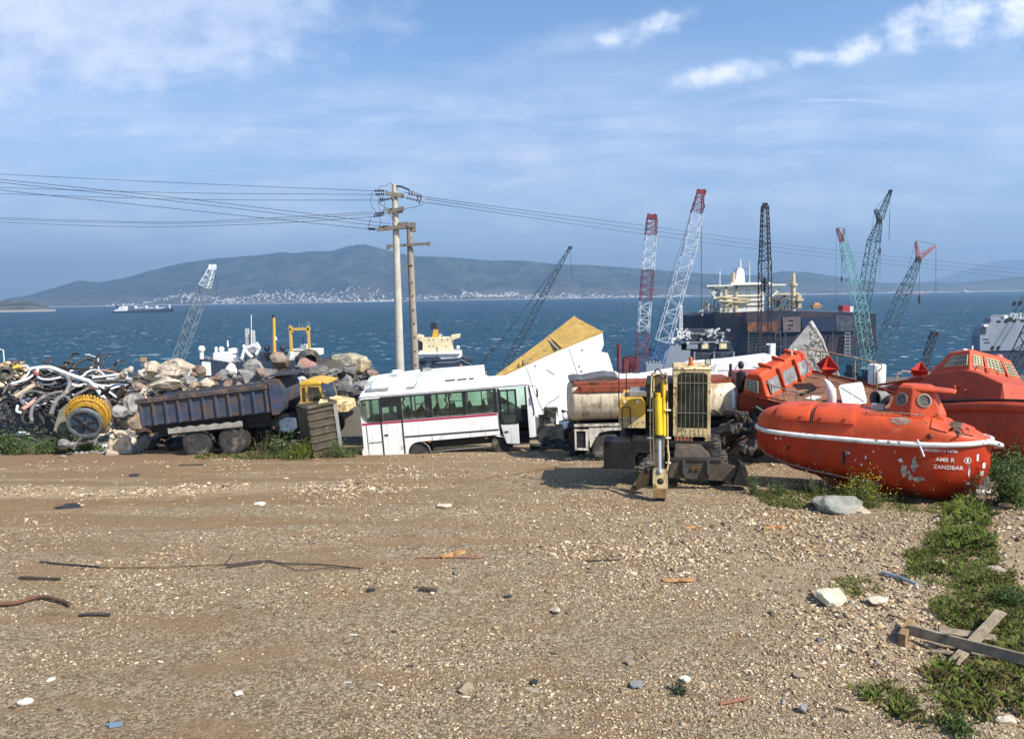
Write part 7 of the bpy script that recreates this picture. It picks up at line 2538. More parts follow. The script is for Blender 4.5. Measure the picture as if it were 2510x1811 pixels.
class Ship:
    def __init__(s, label, D, px, name='ship', cat='ship', z=SEA):
        c = P(px, HOR, D)
        s.D, s.org = D, Vector((c.x, D, z))
        s.o = empty(name, s.org, label=label, cat=cat)
        s.k = D / F

    def q(s, px, py, d=0):
        return P(px, py, s.D + d) - s.org

    def block(s, nm, m, x0, x1, y0, y1, d0=0, d1=10, par=None, bev=0):
        a, b = s.q((x0 + x1) / 2, y1), s.q((x0 + x1) / 2, y0)
        hw = (x1 - x0) / 2 * s.k
        return MB().bx(a.x - hw, a.x + hw, d0, d1, a.z, b.z).build(nm, m, par or s.o, bev=bev)

    def poly(s, nm, m, pts, d0=0, d1=10, par=None):
        V = [s.q(*p) for p in pts]
        return MB().plate([(p.x, p.z) for p in V], [], d0, d1).build(nm, m, par or s.o)

    def post(s, nm, m, p0, p1, r0, r1=None, d=0, par=None, n=10):
        return MB().cyl(s.q(*p0) + Vector((0, d, 0)), s.q(*p1) + Vector((0, d, 0)), r0, r1, n).build(nm, m, par or s.o, smooth=40)

    def ports(s, par, pts, w=3, h=3, d=-.06):
        for px, py in pts:
            p = s.q(px, py)
            MB().bx(p.x - w * s.k / 2, p.x + w * s.k / 2, d - .05, d + .12, p.z - h * s.k / 2, p.z + h * s.k / 2).build('window', DARKW, par)

    def rail(s, pts, d=0, par=None, m=None):
        mb = MB()
        for (a, b), (c, e) in zip(pts, pts[1:]):
            p0, p1 = s.q(a, b) + Vector((0, d, 0)), s.q(c, e) + Vector((0, d, 0))
            for f in (1.05, .55):
                mb.bar(p0 + Vector((0, 0, f)), p1 + Vector((0, 0, f)), .07)
            n = max(2, int((p1 - p0).length / 1.6))
            for i in range(n + 1):
                p = p0.lerp(p1, i / n)
                mb.bar(p, p + Vector((0, 0, 1.05)), .06)
        mb.build('railing', m or SHIPW, par or s.o)


def work_ship():
    s = Ship('dark work ship with white domes, yellow mast and yellow gantry behind the rocks', 260, 600)
    s.poly('hull', NAVY, [(486, 877), (560, 889), (640, 886), (790, 880), (800, 960), (500, 960), (496, 892)], 0, 14)
    s.poly('stern_ladder', OLDWHITE, [(496, 886), (516, 888), (518, 920), (496, 920)], -.5, 0)
    s.rail([(488, 878), (560, 890), (600, 888)], -.1)
    s.post('dome_post', OLDWHITE, (494, 880), (494, 860), .7)
    p = s.q(494, 855)
    MB().lathe([(.9, -.9), (1.15, -.6), (1.15, .3), (.8, .9), (.001, 1.1)], 16, Matrix.Translation(p)).build('radar_dome', OLDWHITE, s.o, smooth=40)
    b = s.block('deckhouse', OLDWHITE, 518, 563, 866, 892, 2, 9)
    s.block('upper_house', OLDWHITE, 552, 565, 856, 868, 3, 8, b)
    s.post('vent', OLDWHITE, (521, 870), (521, 852), .5, d=3, par=b)
    p = s.q(532, 858)
    MB().ball(p + Vector((0, 4, 0)), 1.0).build('small_dome', OLDWHITE, b, smooth=60)
    s.block('winch_base', SHIPG, 570, 590, 878, 890, 1, 6)
    for x, w, y in ((600, 6, 806), (614, 6, 811)):
        s.block('tower', mat('weathered_tower', (.42, .43, .42), .8, var=.3, vs=.4), x - w / 2, x + w / 2, y, 890, 3, 5)
    s.post('whip_mast', OLDWHITE, (611, 860), (611, 772), .12, d=2)
    s.post('lattice_mast', OLDWHITE, (548, 852), (547, 836), .25, d=4)
    a = MB()
    for pts in (((600, 850), (604, 862), (618, 876)), ((607, 852), (622, 846), (638, 856)), ((592, 880), (600, 852), (596, 846)), ((628, 868), (636, 852), (628, 840))):
        a.tube([s.q(*p) for p in pts], .6, 6)
    a.build('white_crane_arm', OLDWHITE, s.o)
    MB().ball(s.q(618, 858) + Vector((0, 2, 0)), (2.3, 1.5, 1.2)).build('workboat', OLDWHITE, s.o, smooth=60)
    s.block('machinery', SHIPD, 630, 700, 866, 886, 2, 8)
    for x in (650, 689):
        MB().ball(s.q(x, 854) + Vector((0, 2, 0)), 1.1).build('dark_tank', SHIPD, s.o, smooth=60)
        s.post('tank_stand', SHIPD, (x, 870), (x, 856), .5, d=2)
    m = s.post('yellow_mast', SHIPY, (673, 880), (671, 776), .62, .5)
    s.post('mast_top', SHIPD, (671, 778), (671, 771), .62, .5, par=m)
    MB().box(s.q(676, 830), (.6, .8, 1.2)).build('mast_light', OLDWHITE, m)
    s.block('red_winch', SHIPR, 668, 690, 863, 872, -.5, 2)
    g = MB()
    for x in (711, 755):
        g.box((s.q(x, 833).x, 1, s.q(x, 833).z), (.8, 1.2, 9.8))
    g.box((s.q(733, 807).x, 1, s.q(733, 807).z), (7.2, 1.2, .9)).box((s.q(713, 811).x, 1, s.q(713, 811).z), (1.6, 1.1, .6), (0, 40, 0)).box((s.q(753, 811).x, 1, s.q(753, 811).z), (1.6, 1.1, .6), (0, -40, 0))
    go = g.build('gantry', mat('gantry_yellow', (.56, .36, .08), .6), s.o, bev=.05)
    an = MB()
    for x, y in ((708, 793), (716, 798), (732, 792), (740, 796), (748, 788), (753, 786), (757, 787)):
        an.cyl(s.q(x, 804) + Vector((0, 1, 0)), s.q(x, y) + Vector((0, 1, 0)), .07, n=4)
    an.build('aerial', SHIPG, go)
    b = s.block('bridge', SHIPW, 708, 780, 857, 872, 1, 8)
    s.ports(b, [(715 + 6 * k, 861) for k in range(7)], 4, 3, .98)
    s.block('monkey_island', OLDWHITE, 731, 748, 846, 857, 3, 6, b)
    s.post('bridge_mast', SHIPD, (736, 846), (735, 826), .15, d=4, par=b)


work_ship()


def funnel_ship():
    s = Ship('navy ship with a cream wheelhouse block and a yellow funnel right of the poles', 300, 1080)
    s.poly('hull', NAVY, [(1026, 880), (1045, 876), (1068, 876), (1072, 874), (1080, 881), (1126, 878), (1135, 874), (1140, 880), (1158, 880), (1160, 960), (1026, 960)], 0, 16)
    rb = MB()
    rb.tube([s.q(1045, 899) + Vector((0, -.15, 0)), s.q(1058, 890) + Vector((0, -.15, 0)), s.q(1115, 888) + Vector((0, -.15, 0)), s.q(1130, 882) + Vector((0, -.15, 0)), s.q(1157, 895) + Vector((0, -.15, 0))], .18, 5)
    rb.build('rubbing_band', SHIPG, s.o)
    s.poly('fore_bulwark', NAVY, [(1028, 884), (1046, 872), (1048, 884)], -1, -.2)
    s.poly('side_bulwark', NAVY, [(1058, 884), (1072, 871), (1074, 884)], -1, -.2)
    b = s.block('superstructure', SHIPC, 1026, 1106, 829, 864, 3, 12)
    s.ports(b, [(1050, 834), (1061, 833), (1082, 834), (1096, 833), (1051, 850), (1061, 849), (1092, 850)], 2.4, 2.4, 2.9)
    s.poly('side_opening', DARKW, [(1024, 836), (1031, 837), (1034, 842), (1034, 860), (1024, 860)], 2.85, 3.1, b)
    s.block('door', SHIPG, 1068, 1072, 852, 864, 2.85, 3.1, b)
    s.poly('bridge_wing', SHIPC, [(1104, 823), (1125, 820), (1124, 829), (1108, 834), (1104, 840)], 3, 10, b)
    s.poly('bridge_wing', SHIPC, [(1020, 822), (1034, 824), (1034, 830), (1020, 832)], 3, 10, b)
    s.block('lower_deck', OLDWHITE, 1024, 1127, 864, 869, 1.5, 13)
    s.block('lower_house', OLDWHITE, 1026, 1128, 869, 882, 2.5, 13)
    s.rail([(1026, 866), (1126, 862)], 1.5)
    f = s.poly('funnel', SHIPY, [(1056, 829), (1070, 829), (1069, 808), (1060, 807)], 5, 8)
    s.poly('funnel_top', SHIPD, [(1052, 808), (1070, 808), (1069, 795), (1060, 791), (1052, 793)], 4.9, 8.1, f)
    for x in (1075, 1080):
        s.post('vent', OLDWHITE if x < 1078 else SHIPG, (x, 829), (x, 820), .35, d=6)
    p = s.q(1121, 853)
    MB().ball(p + Vector((0, 4, 0)), .8).build('dome', OLDWHITE, s.o, smooth=60)


funnel_ship()


def grey_ship():
    s = Ship('grey warship hull with a white lattice mast and stacked decks right of the white crane', 300, 1700)
    s.poly('side_plating', SHIPG, [(1622, 890), (1640, 842), (1692, 842), (1692, 905), (1622, 905)], 0, 16)
    s.poly('hull', SHIPD, [(1622, 905), (1690, 890), (1800, 880), (1802, 960), (1618, 960)], .4, 16)
    s.block('lower_tier', SHIPD, 1690, 1800, 856, 890, 1, 10)
    s.block('middle_tier', SHIPD, 1670, 1794, 840, 857, 0, 10)
    s.block('grey_panel', SHIPG, 1682, 1710, 843, 855, -.3, 0)
    for x0, x1 in ((1717, 1735), (1762, 1780)):
        b = s.block('cream_container', BUFF, x0, x1, 841, 855, -.8, 2)
        s.block('container_panel', SHIPC, x0 + 2.5, x1 - 2.5, 843, 853, -.9, -.8, b)
    s.block('upper_tier', SHIPD, 1690, 1780, 823, 837, 1, 8)
    s.block('deck_edge', SHIPG, 1668, 1786, 837, 840, -.6, 10)
    s.block('top_tier', SHIPG, 1680, 1760, 810, 822, 2, 8)
    s.block('deck_edge', SHIPD, 1676, 1768, 808, 811, .5, 9)
    s.rail([(1690, 822), (1778, 820)], .9)
    w = MB()
    rr_ = random.Random(9)
    for k in range(26):
        a = s.q(rr_.uniform(1650, 1800), rr_.uniform(806, 842), 0) + Vector((0, rr_.uniform(-1.5, 0), 0))
        w.box(a, (rr_.uniform(.4, 2.0), .6, rr_.uniform(.4, 1.4)), (0, rr_.uniform(-30, 30), 0))
    w.build('deck_fitting', mat('grey_fitting', (.42, .43, .43), .7, var=.5, vs=.5), s.o, kind='stuff')
    tr = MB()
    for a, b in (((1646, 833), (1664, 828)), ((1646, 833), (1648, 842)), ((1656, 805), (1684, 832)), ((1684, 805), (1656, 832)), ((1660, 832), (1660, 808)), ((1680, 832), (1682, 812)), ((1690, 830), (1686, 812)), ((1750, 818), (1752, 808)), ((1752, 810), (1762, 804)), ((1766, 836), (1768, 830)), ((1640, 830), (1690, 824))):
        tr.bar(s.q(*a) + Vector((0, -1.2, 0)), s.q(*b) + Vector((0, -1.2, 0)), .55)
    tr.build('white_truss', OLDWHITE, s.o)
    L_ = s.k
    lattice(s.q(1669, 832), s.q(1669, 748), 7 * L_, 5 * L_, 16, .12).build('lattice_mast', OLDWHITE, s.o)
    for x in (1700, 1748, 1796):
        s.block('hull_frame', SHIPG, x, x + 4, 862, 900, -.3, .4)
    s.rail([(1700, 872), (1790, 868)], -.4, None, SHIPG)


grey_ship()


def tanker_ship():
    s = Ship('huge tanker, rusty dark hull, white bridge block and cream posts', 400, 1940)
    top = [(1727, 778), (1760, 770), (1830, 765), (1900, 762), (1990, 764), (2065, 766), (2148, 769)]
    mb = MB()
    rings = []
    for i, (a, b) in enumerate(top):
        d = 26 * max(0, (1780 - a) / 55) ** 1.5
        p = s.q(a, b)
        w = s.q(a + (10 if i == 0 else 2), 960)
        rings.append([(p.x, d, p.z), (p.x + .3, d + .4, p.z - 8), (w.x, d + 2, 0), (w.x, d + 2, -6), (w.x, 58, -6), (p.x, 58, p.z)])
    mb.loft(rings)
    h = mb.build('hull', TANKH, s.o)
    PATCH = mat('hull_grey_patch', (.16, .12, .12), .8, var=.3, vs=.2)
    for pts, m in (((([(1918, 778), (1964, 776), (1966, 812), (1920, 812)])), PATCH), ([(2048, 772), (2100, 774), (2098, 812), (2050, 812)], mat('hull_slate_patch', (.06, .07, .09), .8, var=.4, vs=.3)),
                   ([(1832, 790), (1905, 788), (1905, 812), (1832, 812)], mat('hull_rust_patch', (.20, .075, .035), .9, var=.4, vs=.3, patches=(((.05, .05, .07), .25, .5, .1, .8), ((.5, .25, .12), .5, .66, .05, .9)))),
                   ([(1962, 778), (2048, 778), (2048, 812), (1962, 812)], mat('hull_deep_navy', (.014, .026, .060), .6, var=.2, vs=.2))):
        s.poly('hull_patch', m, pts, -.3, .1, h)
    for y in (786, 797, 806):
        s.block('hull_opening', DARKW, 1932, 1944 if y < 800 else 1937, y - 2, y + 2, -.4, -.3, h)
    for x in (1826,):
        for k in range(5):
            s.block('hull_opening', DARKW, x, x + 4, 772 + k * 9, 776 + k * 9, -.4, 0, h)
    ld = MB()
    for x0, x1 in ((2070, 2082),):
        for y in range(816, 890, 8):
            ld.bar(s.q(x0, y) + Vector((0, -.6, 0)), s.q(x1, y) + Vector((0, -.6, 0)), .5)
        for x in (x0, x1):
            ld.bar(s.q(x, 814) + Vector((0, -.6, 0)), s.q(x, 892) + Vector((0, -.6, 0)), .35)
    ld.build('hull_ladder', SHIPG, h)
    fr = MB()
    for y in (814, 850):
        fr.bar(s.q(1832, y) + Vector((0, -.4, 0)), s.q(1960, y - 1) + Vector((0, -.4, 0)), .4)
    for x in (1834, 1862, 1900, 1912, 1924, 2040):
        fr.bar(s.q(x, 814) + Vector((0, -.4, 0)), s.q(x, 885) + Vector((0, -.4, 0)), .45)
    for y in range(822, 890, 7):
        fr.bar(s.q(1833, y) + Vector((0, -.4, 0)), s.q(1862, y) + Vector((0, -.4, 0)), .25)
    fr.build('hull_frame', mat('hull_frame_steel', (.07, .08, .10), .7), h, kind='stuff')
    # bridge block
    b = s.block('bridge_block', SHIPW, 1776, 1885, 699, 766, 8, 26)
    s.block('bridge_deck', SHIPW, 1740, 1936, 697, 701, 6, 20, b)
    s.block('bridge_house', SHIPW, 1760, 1925, 701, 706, 7, 19, b)
    tr = MB()
    for a, c in (((1742, 703), (1766, 732)), ((1752, 716), (1770, 712)), ((1758, 722), (1772, 708)), ((1930, 703), (1900, 730)), ((1922, 711), (1902, 708)), ((1900, 730), (1898, 754))):
        tr.bar(s.q(*a) + Vector((0, 8, 0)), s.q(*c) + Vector((0, 8, 0)), .9)
    tr.build('wing_brace', SHIPW, b)
    s.ports(b, [(x, y) for y in (711, 721, 732, 743, 754) for x in (1798, 1804, 1826, 1832, 1841, 1848) if (x * 7 + y) % 5], 2.2, 2.6, 7.9)
    for x in (1786, 1812):
        s.block('duct', BUFF, x, x + 5, 700, 762, 7, 8, b)
    for y in (704, 726, 737, 748):
        s.block('deck_line', BUFF, 1778, 1884, y, y + 1.0, 7.2, 8, b)
    pi = MB()
    for pts in (((1756, 733), (1775, 728), (1800, 731), (1850, 736)), ((1770, 738), (1830, 742), (1850, 738)), ((1790, 750), (1800, 742), (1806, 752), (1796, 762))):
        pi.tube([s.q(*p) + Vector((0, 6.5, 0)) for p in pts], .5, 6)
    pi.build('pipework', BUFF, b)
    f = s.block('funnel_base', SHIPW, 1806, 1882, 692, 698, 10, 22, b)
    m = MB().plate([(s.q(a, c).x, s.q(a, c).z) for a, c in ((1818, 694), (1844, 694), (1842, 664), (1838, 655), (1826, 655), (1822, 664))], [], 12, 18).build('radar_tower', OLDWHITE, f, bev=.4)
    s.post('radar_mast', OLDWHITE, (1836, 656), (1836, 632), .35, d=15, par=m)
    MB().box(s.q(1836, 654) + Vector((0, 15, 0)), (9, 2, .4)).box(s.q(1836, 641) + Vector((0, 15, 0)), (4, .5, .5)).box(s.q(1846, 656) + Vector((0, 15, 0)), (6, .5, .3)).build('radar_scanner', SHIPG, m)
    s.post('exhaust', BUFF, (1815, 698), (1815, 667), 1.1, d=13, par=f)
    for x, y in ((1780, 660), (1855, 638)):
        s.post('aerial', OLDWHITE, (x, 698), (x, y), .18, d=12, par=b)
    MB().ball(s.q(1906, 697) + Vector((0, 12, 0)), 1.5).build('dome', OLDWHITE, b, smooth=60)
    s.block('signal_beam', SHIPD, 1806, 1890, 698, 700, 5, 6, b)
    # aft deck
    cl = s.post('crane_post', BUFF, (1965, 764), (1965, 668), 1.5, 1.1, d=12)
    s.post('post_platform', BUFF, (1965, 700), (1965, 694), 2.2, d=12, par=cl)
    MB().bar(s.q(1912, 720) + Vector((0, 12, 0)), s.q(1980, 720) + Vector((0, 12, 0)), 1.0).build('crane_jib', BUFF, cl)
    s.block('post_house', BUFF, 1974, 1982, 722, 756, 10, 14)
    s.block('platform', BUFF, 1970, 1986, 732, 738, 9, 15)
    rg = MB()
    rr_ = random.Random(31)
    for k in range(60):
        a = s.q(rr_.uniform(1908, 1958), rr_.uniform(724, 764)) + Vector((0, rr_.uniform(4, 14), 0))
        rg.box(a, (rr_.uniform(.6, 2.6), 1, rr_.uniform(.5, 1.6)))
    for k in range(26):
        a = s.q(rr_.uniform(1730, 1800), rr_.uniform(750, 770)) + Vector((0, rr_.uniform(6, 14), 0))
        rg.bar(a, a + Vector((rr_.uniform(-2, 2), 0, rr_.uniform(1.5, 5))), .4)
    rg.build('deck_machinery', mat('deck_machinery', (.13, .11, .09), .7, var=.7, vs=.6, patches=(((.5, .42, .28), .5, .55, .05, .7),)), s.o, kind='stuff')
    dv = MB()
    for pts in (((1735, 775), (1738, 742), (1732, 738)), ((1726, 768), (1740, 757)), ((1752, 768), (1752, 742)), ((1792, 766), (1800, 748), (1808, 764)), ((1764, 766), (1764, 750))):
        dv.tube([s.q(*p) + Vector((0, 12, 0)) for p in pts], .5, 5)
    dv.build('davit', SHIPW, s.o)
    lb = MB()
    lb.hexa([tuple(s.q(a, c) + Vector((0, d, 0))) for a, c, d in ((1998, 756, 2), (2014, 756, 2), (2014, 756, 5), (1998, 756, 5), (1994, 748, 1.5), (2020, 747, 1.5), (2020, 747, 5.5), (1994, 748, 5.5))])
    lb.box(s.q(2008, 745) + Vector((0, 3.5, 0)), (2.6, 2, 1.2))
    lb.build('ship_boat', mat('small_orange_boat', (.56, .32, .16), .6), s.o)
    c_ = s.block('red_container', SHIPR, 2070, 2088, 749, 765, 2, 8)
    s.block('white_container', OLDWHITE, 2088, 2097, 751, 765, 2, 8)
    s.rail([(1900, 762), (1990, 764), (2065, 766), (2146, 769)], .5, None, SHIPG)


tanker_ship()


def roro_ship():
    s = Ship('pale grey ship cut off at the right edge with upright letters along its top deck', 330, 2470)
    s.poly('hull_side', SHIPG, [(2402, 860), (2402, 824), (2410, 806), (2432, 788), (2440, 783), (2560, 778), (2560, 858)], 0, 6)
    s.poly('lower_hull', NAVY, [(2402, 858), (2560, 853), (2560, 960), (2404, 960)], .5, 6)
    s.block('upper_house', SHIPG, 2432, 2560, 777, 786, 1, 5)
    s.ports(s.o, [(2448, 788), (2466, 788), (2486, 787), (2506, 786)], 9, 5, -.12)
    s.rail([(2432, 779), (2560, 775)], .8)
    s.block('life_raft', OLDWHITE, 2462, 2471, 773, 781, .2, 2)
    s.block('mooring_house', SHIPW, 2410, 2420, 795, 801, -.6, 2)
    s.block('side_door', SHIPD, 2406, 2416, 804, 820, -.1, .1)
    L = MB()
    for a, b in (((2477, 781), (2477, 768)), ((2477, 768), (2484, 768)), ((2477, 774), (2483, 774)), ((2477, 781), (2484, 781)), ((2485, 768), (2490, 781)), ((2490, 768), (2485, 781)), ((2493, 768), (2493, 781)), ((2496, 768), (2504, 768)), ((2500, 768), (2500, 781))):
        L.bar(s.q(*a) + Vector((0, -.3, 0)), s.q(*b) + Vector((0, -.3, 0)), .32)
    L.build('deck_lettering', OLDWHITE, s.o)
    mk = MB()
    rr_ = random.Random(2)
    for y, x0, x1 in ((832, 2409, 2424), (840, 2412, 2425)):
        x = x0
        while x < x1:
            p = s.q(x, y)
            mk.bx(p.x, p.x + .38, -.08, 0, p.z - .3, p.z + .3)
            x += 3
    mk.build('faded_stern_marks', SHIPD, s.o)


roro_ship()


def bulk_carrier():
    s = Ship('distant bulk carrier with white deck cranes crossing the strait', 2560, 345)
    s.poly('hull', mat('far_navy_hull', (.020, .035, .06), .6), [(271, 766), (276, 764), (300, 763), (398, 759), (399, 757), (417, 756), (415, 764), (418, 767), (414, 770), (276, 772)], 0, 30)
    s.poly('boot_topping', mat('far_pink_bottom', (.34, .19, .20), .7), [(300, 771.2), (300, 769), (400, 767), (418, 765.6), (419, 768), (412, 769.6)], -1, 0)
    b = s.poly('bridge', OLDWHITE, [(279, 763), (279, 759.5), (287, 758), (290, 754), (291, 752), (304, 751), (305, 762)], 3, 25)
    s.post('mast', OLDWHITE, (298, 753), (297, 742), 1.0, .5, d=10, par=b)
    s.poly('funnel', SHIPD, [(281, 757), (286, 757), (285, 749), (281, 748)], 8, 18)
    for x in (328, 354, 380):
        c = s.poly('deck_crane', OLDWHITE, [(x - 2, 757), (x - 2, 750), (x + 2, 749), (x + 3, 753.5), (x + 20, 753), (x + 20, 754.6), (x + 3, 756.5)], 10, 14)
        s.block('crane_pedestal', SHIPG, x - 1, x + 3, 756, 762, 10, 14, c)
    s.block('foremast', OLDWHITE, 411, 414, 746, 757, 10, 13)
    s.block('hatch_cover', mat('far_hatch', (.11, .13, .12), .7), 310, 395, 758.5, 761, 6, 24)


bulk_carrier()
for px, L_, lab in ((2194, 80, 'far cargo ship with a white stern house below the right hills'), (2362, 26, 'small far white ship at the foot of the right hills')):
    D = 6200
    z = SEA
    c = P(px, HOR, D)
    o = empty('ship', (c.x, D, SEA), label=lab, cat='ship')
    k = D / F
    MB().plate([(0, 0), (L_ * k, 0), (L_ * k * 1.02, 2.4 * k), (L_ * k * .85, 1.6 * k), (-1 * k, 2.0 * k)], [], 0, 30).build('hull', SHIPR if L_ > 50 else NAVY, o)
    MB().bx(2 * k, 7 * k, 2, 28, 1.6 * k, 8 * k).bx(0, 12 * k, 2, 28, 1.4 * k, 4.4 * k).build('bridge', OLDWHITE, o)
    MB().bx(14 * k, L_ * k * .8, 4, 26, 1.4 * k, 2.6 * k).build('deck_cargo', OLDWHITE if L_ < 50 else SHIPG, o)

# yard things on the shore
DULLR = mat('dull_maroon', (.17, .04, .042), .7, var=.3, vs=.5)
for nm, px, py, w, D, m, lab, cat in (('red_tank', 1517, 850, 10, 250, DULLR, 'upright dull red cylinder on the shore left of the red crane', 'tank'), ('red_machine', 1548, 879, 36, 250, DULLR, 'low dark red machinery at the foot of the red crane', 'machinery'),
                                      ('grey_container', 1604, 893, 40, 235, SHIPG, 'grey shed at the foot of the white crane', 'shed'), ('pink_box', 1836, 882, 10, 255, mat('pink_box', (.55, .18, .25), .7), 'small pink box against the tanker hull', 'box')):
    p = P(px, py, D)
    k = D / F * w / 2
    o = empty(nm, (p.x, D, SHORE), label=lab, cat=cat)
    h = p.z - SHORE
    mb = MB()
    if cat == 'tank': mb.cyl((0, 0, 0), (0, 0, h), k, n=20).cyl((0, 0, h), (0, 0, h + .4), k * 1.08, n=20)
    else: mb.bx(-k, k, 0, 5, 0, h)
    mb.build('body', m, o, bev=.05)
    t_ = MB()
    for i in range(5):
        t_.box((-k * .8 + k * .4 * i, 2, h + .4), (k * .22, 1.5, .5 + .35 * (i % 3)))
    t_.build('top_fitting', m, o)
for px, py, lab in ((8, 858, 'street lamp at the far left edge beyond the pale rubble'), (240, 876, 'slim street lamp behind the hose heap')):
    p = P(px, py, 92)
    z0 = gz(p.x, 92) - .2
    o = empty('street_lamp', (p.x, 92, z0), label=lab, cat='street lamp')
    MB().cyl((0, 0, 0), (0, 0, p.z - z0), .09, .06, 8).build('post', OLDWHITE, o)
    MB().cyl((0, 0, p.z - z0 - .03), (-1.1, 0, p.z - z0 + .35), .05, .04, 6).box((-1.25, 0, p.z - z0 + .38), (.5, .2, .09)).build('lamp_arm', OLDWHITE, o)
p = P(352, 886, 62)
o = empty('small_sign', (p.x, 62, gz(p.x, 62)), label='small square tan sign on a post beyond the pale boulders', cat='sign')
MB().bx(-.25, .25, -.03, .03, p.z - o.location.z, p.z - o.location.z + .36).build('sign_board', mat('tan_board', (.42, .28, .12), .7), o)
MB().bx(-.16, -.11, 0, .06, -.5, p.z - o.location.z + .3).bx(.11, .16, 0, .06, -.5, p.z - o.location.z + .3).build('post', GREYST, o)

# wind turbines on the ridges
for px, py, h, q_, lab in ((886, 586, 30, 1, 'taller white wind turbine on the highest summit'), (866, 590, 22, 1, 'left smaller wind turbine on the highest summit'), (2469, 676, 22, .97, 'left wind turbine on the low ridge at right'), (2498, 674, 20, .97, 'wind turbine at the right end of the low ridge')):
    Dt = 10700
    b0 = P(px, py + h * .55, Dt)
    k = Dt / F
    o = empty('wind_turbine', b0, label=lab, cat='wind turbine')
    MB().cyl((0, 0, -20), (0, 0, h * .6 * k), 1.6, 1.0, 8).build('tower', OLDWHITE, o)
    rt = MB()
    for a in (20, 140, 260):
        rt.cyl((0, -3, h * .6 * k), (math.sin(R(a)) * h * .4 * k, -3, h * .6 * k + math.cos(R(a)) * h * .4 * k), 1.2, .5, 6)
    rt.build('rotor', OLDWHITE, o)
# ------------------------------------------------------------------ plants
def leafmat():
    m = bpy.data.materials.new('plant')
    m.use_nodes = True
    t = NT(m.node_tree)
    b = t.n['Principled BSDF']
    ac = t.node('ShaderNodeVertexColor', layer_name='leaf_colour').outputs[0]
    t.set(b.inputs['Base Color'], ac)
    b.inputs['Roughness'].default_value = .6
    b.inputs['Specular IOR Level'].default_value = .3
    tr = t.node('ShaderNodeBsdfTranslucent', {'Color': ac})
    mx = t.node('ShaderNodeMixShader', {0: .38, 1: b.outputs[0], 2: tr.outputs[0]})
    t.l.new(mx.outputs[0], t.n['Material Output'].inputs[0])
    return m


LEAF = leafmat()


def polys_obj(name, V, nv, cols, par=None, loc=None):
    """V (n, nv, 3) polygons, one colour each"""
    n = len(V)
    me = bpy.data.meshes.new(name)
    me.vertices.add(n * nv)
    me.vertices.foreach_set('co', V.astype(np.float32).ravel())
    me.loops.add(n * nv)
    me.loops.foreach_set('vertex_index', np.arange(n * nv, dtype=np.int32))
    me.polygons.add(n)
    me.polygons.foreach_set('loop_start', (np.arange(n) * nv).astype(np.int32))
    me.update()
    at = me.color_attributes.new('leaf_colour', 'FLOAT_COLOR', 'POINT')
    cc = np.ones((n, nv, 4), np.float32)
    cc[..., :3] = cols[:, None, :]
    at.data.foreach_set('color', cc.ravel())
    me.materials.append(LEAF)
    o = bpy.data.objects.new(name, me)
    COL.objects.link(o)
    if par: o.parent = par
    if loc is not None: o.location = loc
    return o


def shade_cols(r, n, base, var=.35):
    base = np.array(base, float)
    c = base[r.integers(0, len(base), n)]
    return np.clip(c * r.uniform(1 - var, 1 + var, (n, 1)), 0, .9)


def blade_verts(r, root, h, w, lean=.5):
    n = len(root)
    a = r.uniform(0, 6.28, n)
    d = np.stack([np.cos(a), np.sin(a), np.zeros(n)], 1)
    s_ = np.stack([-np.sin(a), np.cos(a), np.zeros(n)], 1)
    l_ = (r.uniform(.1, 1, n) * lean)[:, None]
    up = np.array([[0, 0, 1.0]])
    mid = root + up * h[:, None] * .55 + d * h[:, None] * l_ * .3
    tip = root + up * h[:, None] * (1 - l_ * .35) + d * h[:, None] * l_
    w = w[:, None]
    return np.stack([root - s_ * w, root + s_ * w, mid + s_ * w * .7, tip, mid - s_ * w * .7], 1)


def grass(polys, n, h, cols, label, name='grass', w=.006, seed=1, clump=.55, bare=0):
    r = np.random.default_rng(seed)
    pts = []
    for poly, share in polys:
        px, py = np.array([p[0] for p in poly]), np.array([p[1] for p in poly])
        got, want = 0, int(n * share)
        tri = 0
        while got < want and tri < want * 40:
            tri += 1
            a, b = r.uniform(px.min(), px.max()), r.uniform(py.min(), py.max())
            ins = False
            j = len(poly) - 1
            for i in range(len(poly)):
                if (py[i] > b) != (py[j] > b) and a < (px[j] - px[i]) * (b - py[i]) / (py[j] - py[i]) + px[i]: ins = not ins
                j = i
            if not ins: continue
            if noise.noise((a * .021, b * .05, seed)) + .5 * noise.noise((a * .07, b * .15, seed + 4)) < bare - .15: continue
            pts.append((a, b))
            got += 1
    # ray-march once per clump, blades scatter round it
    roots = []
    for a, b in pts[::6]:
        g = G(a, b)
        for _ in range(6):
            x, y = g.x + r.normal() * .06, g.y + r.normal() * .07
            roots.append((x, y, gz(x, y) - .01))
    root = np.array(roots)
    k = len(root)
    hh = h * np.clip(np.exp(r.normal(0, .28, k)), .4, 1.6) * np.clip(np.array([.75 + .6 * noise.noise((a * .9, b * .9, 2)) for a, b, _ in root]), .35, 1.3)
    V = blade_verts(r, root, hh, w * r.uniform(.6, 1.5, k), 1.0)
    o = polys_obj(name, V, 5, shade_cols(r, k, cols))
    return tagp(o, label, 'grass', kind='stuff')


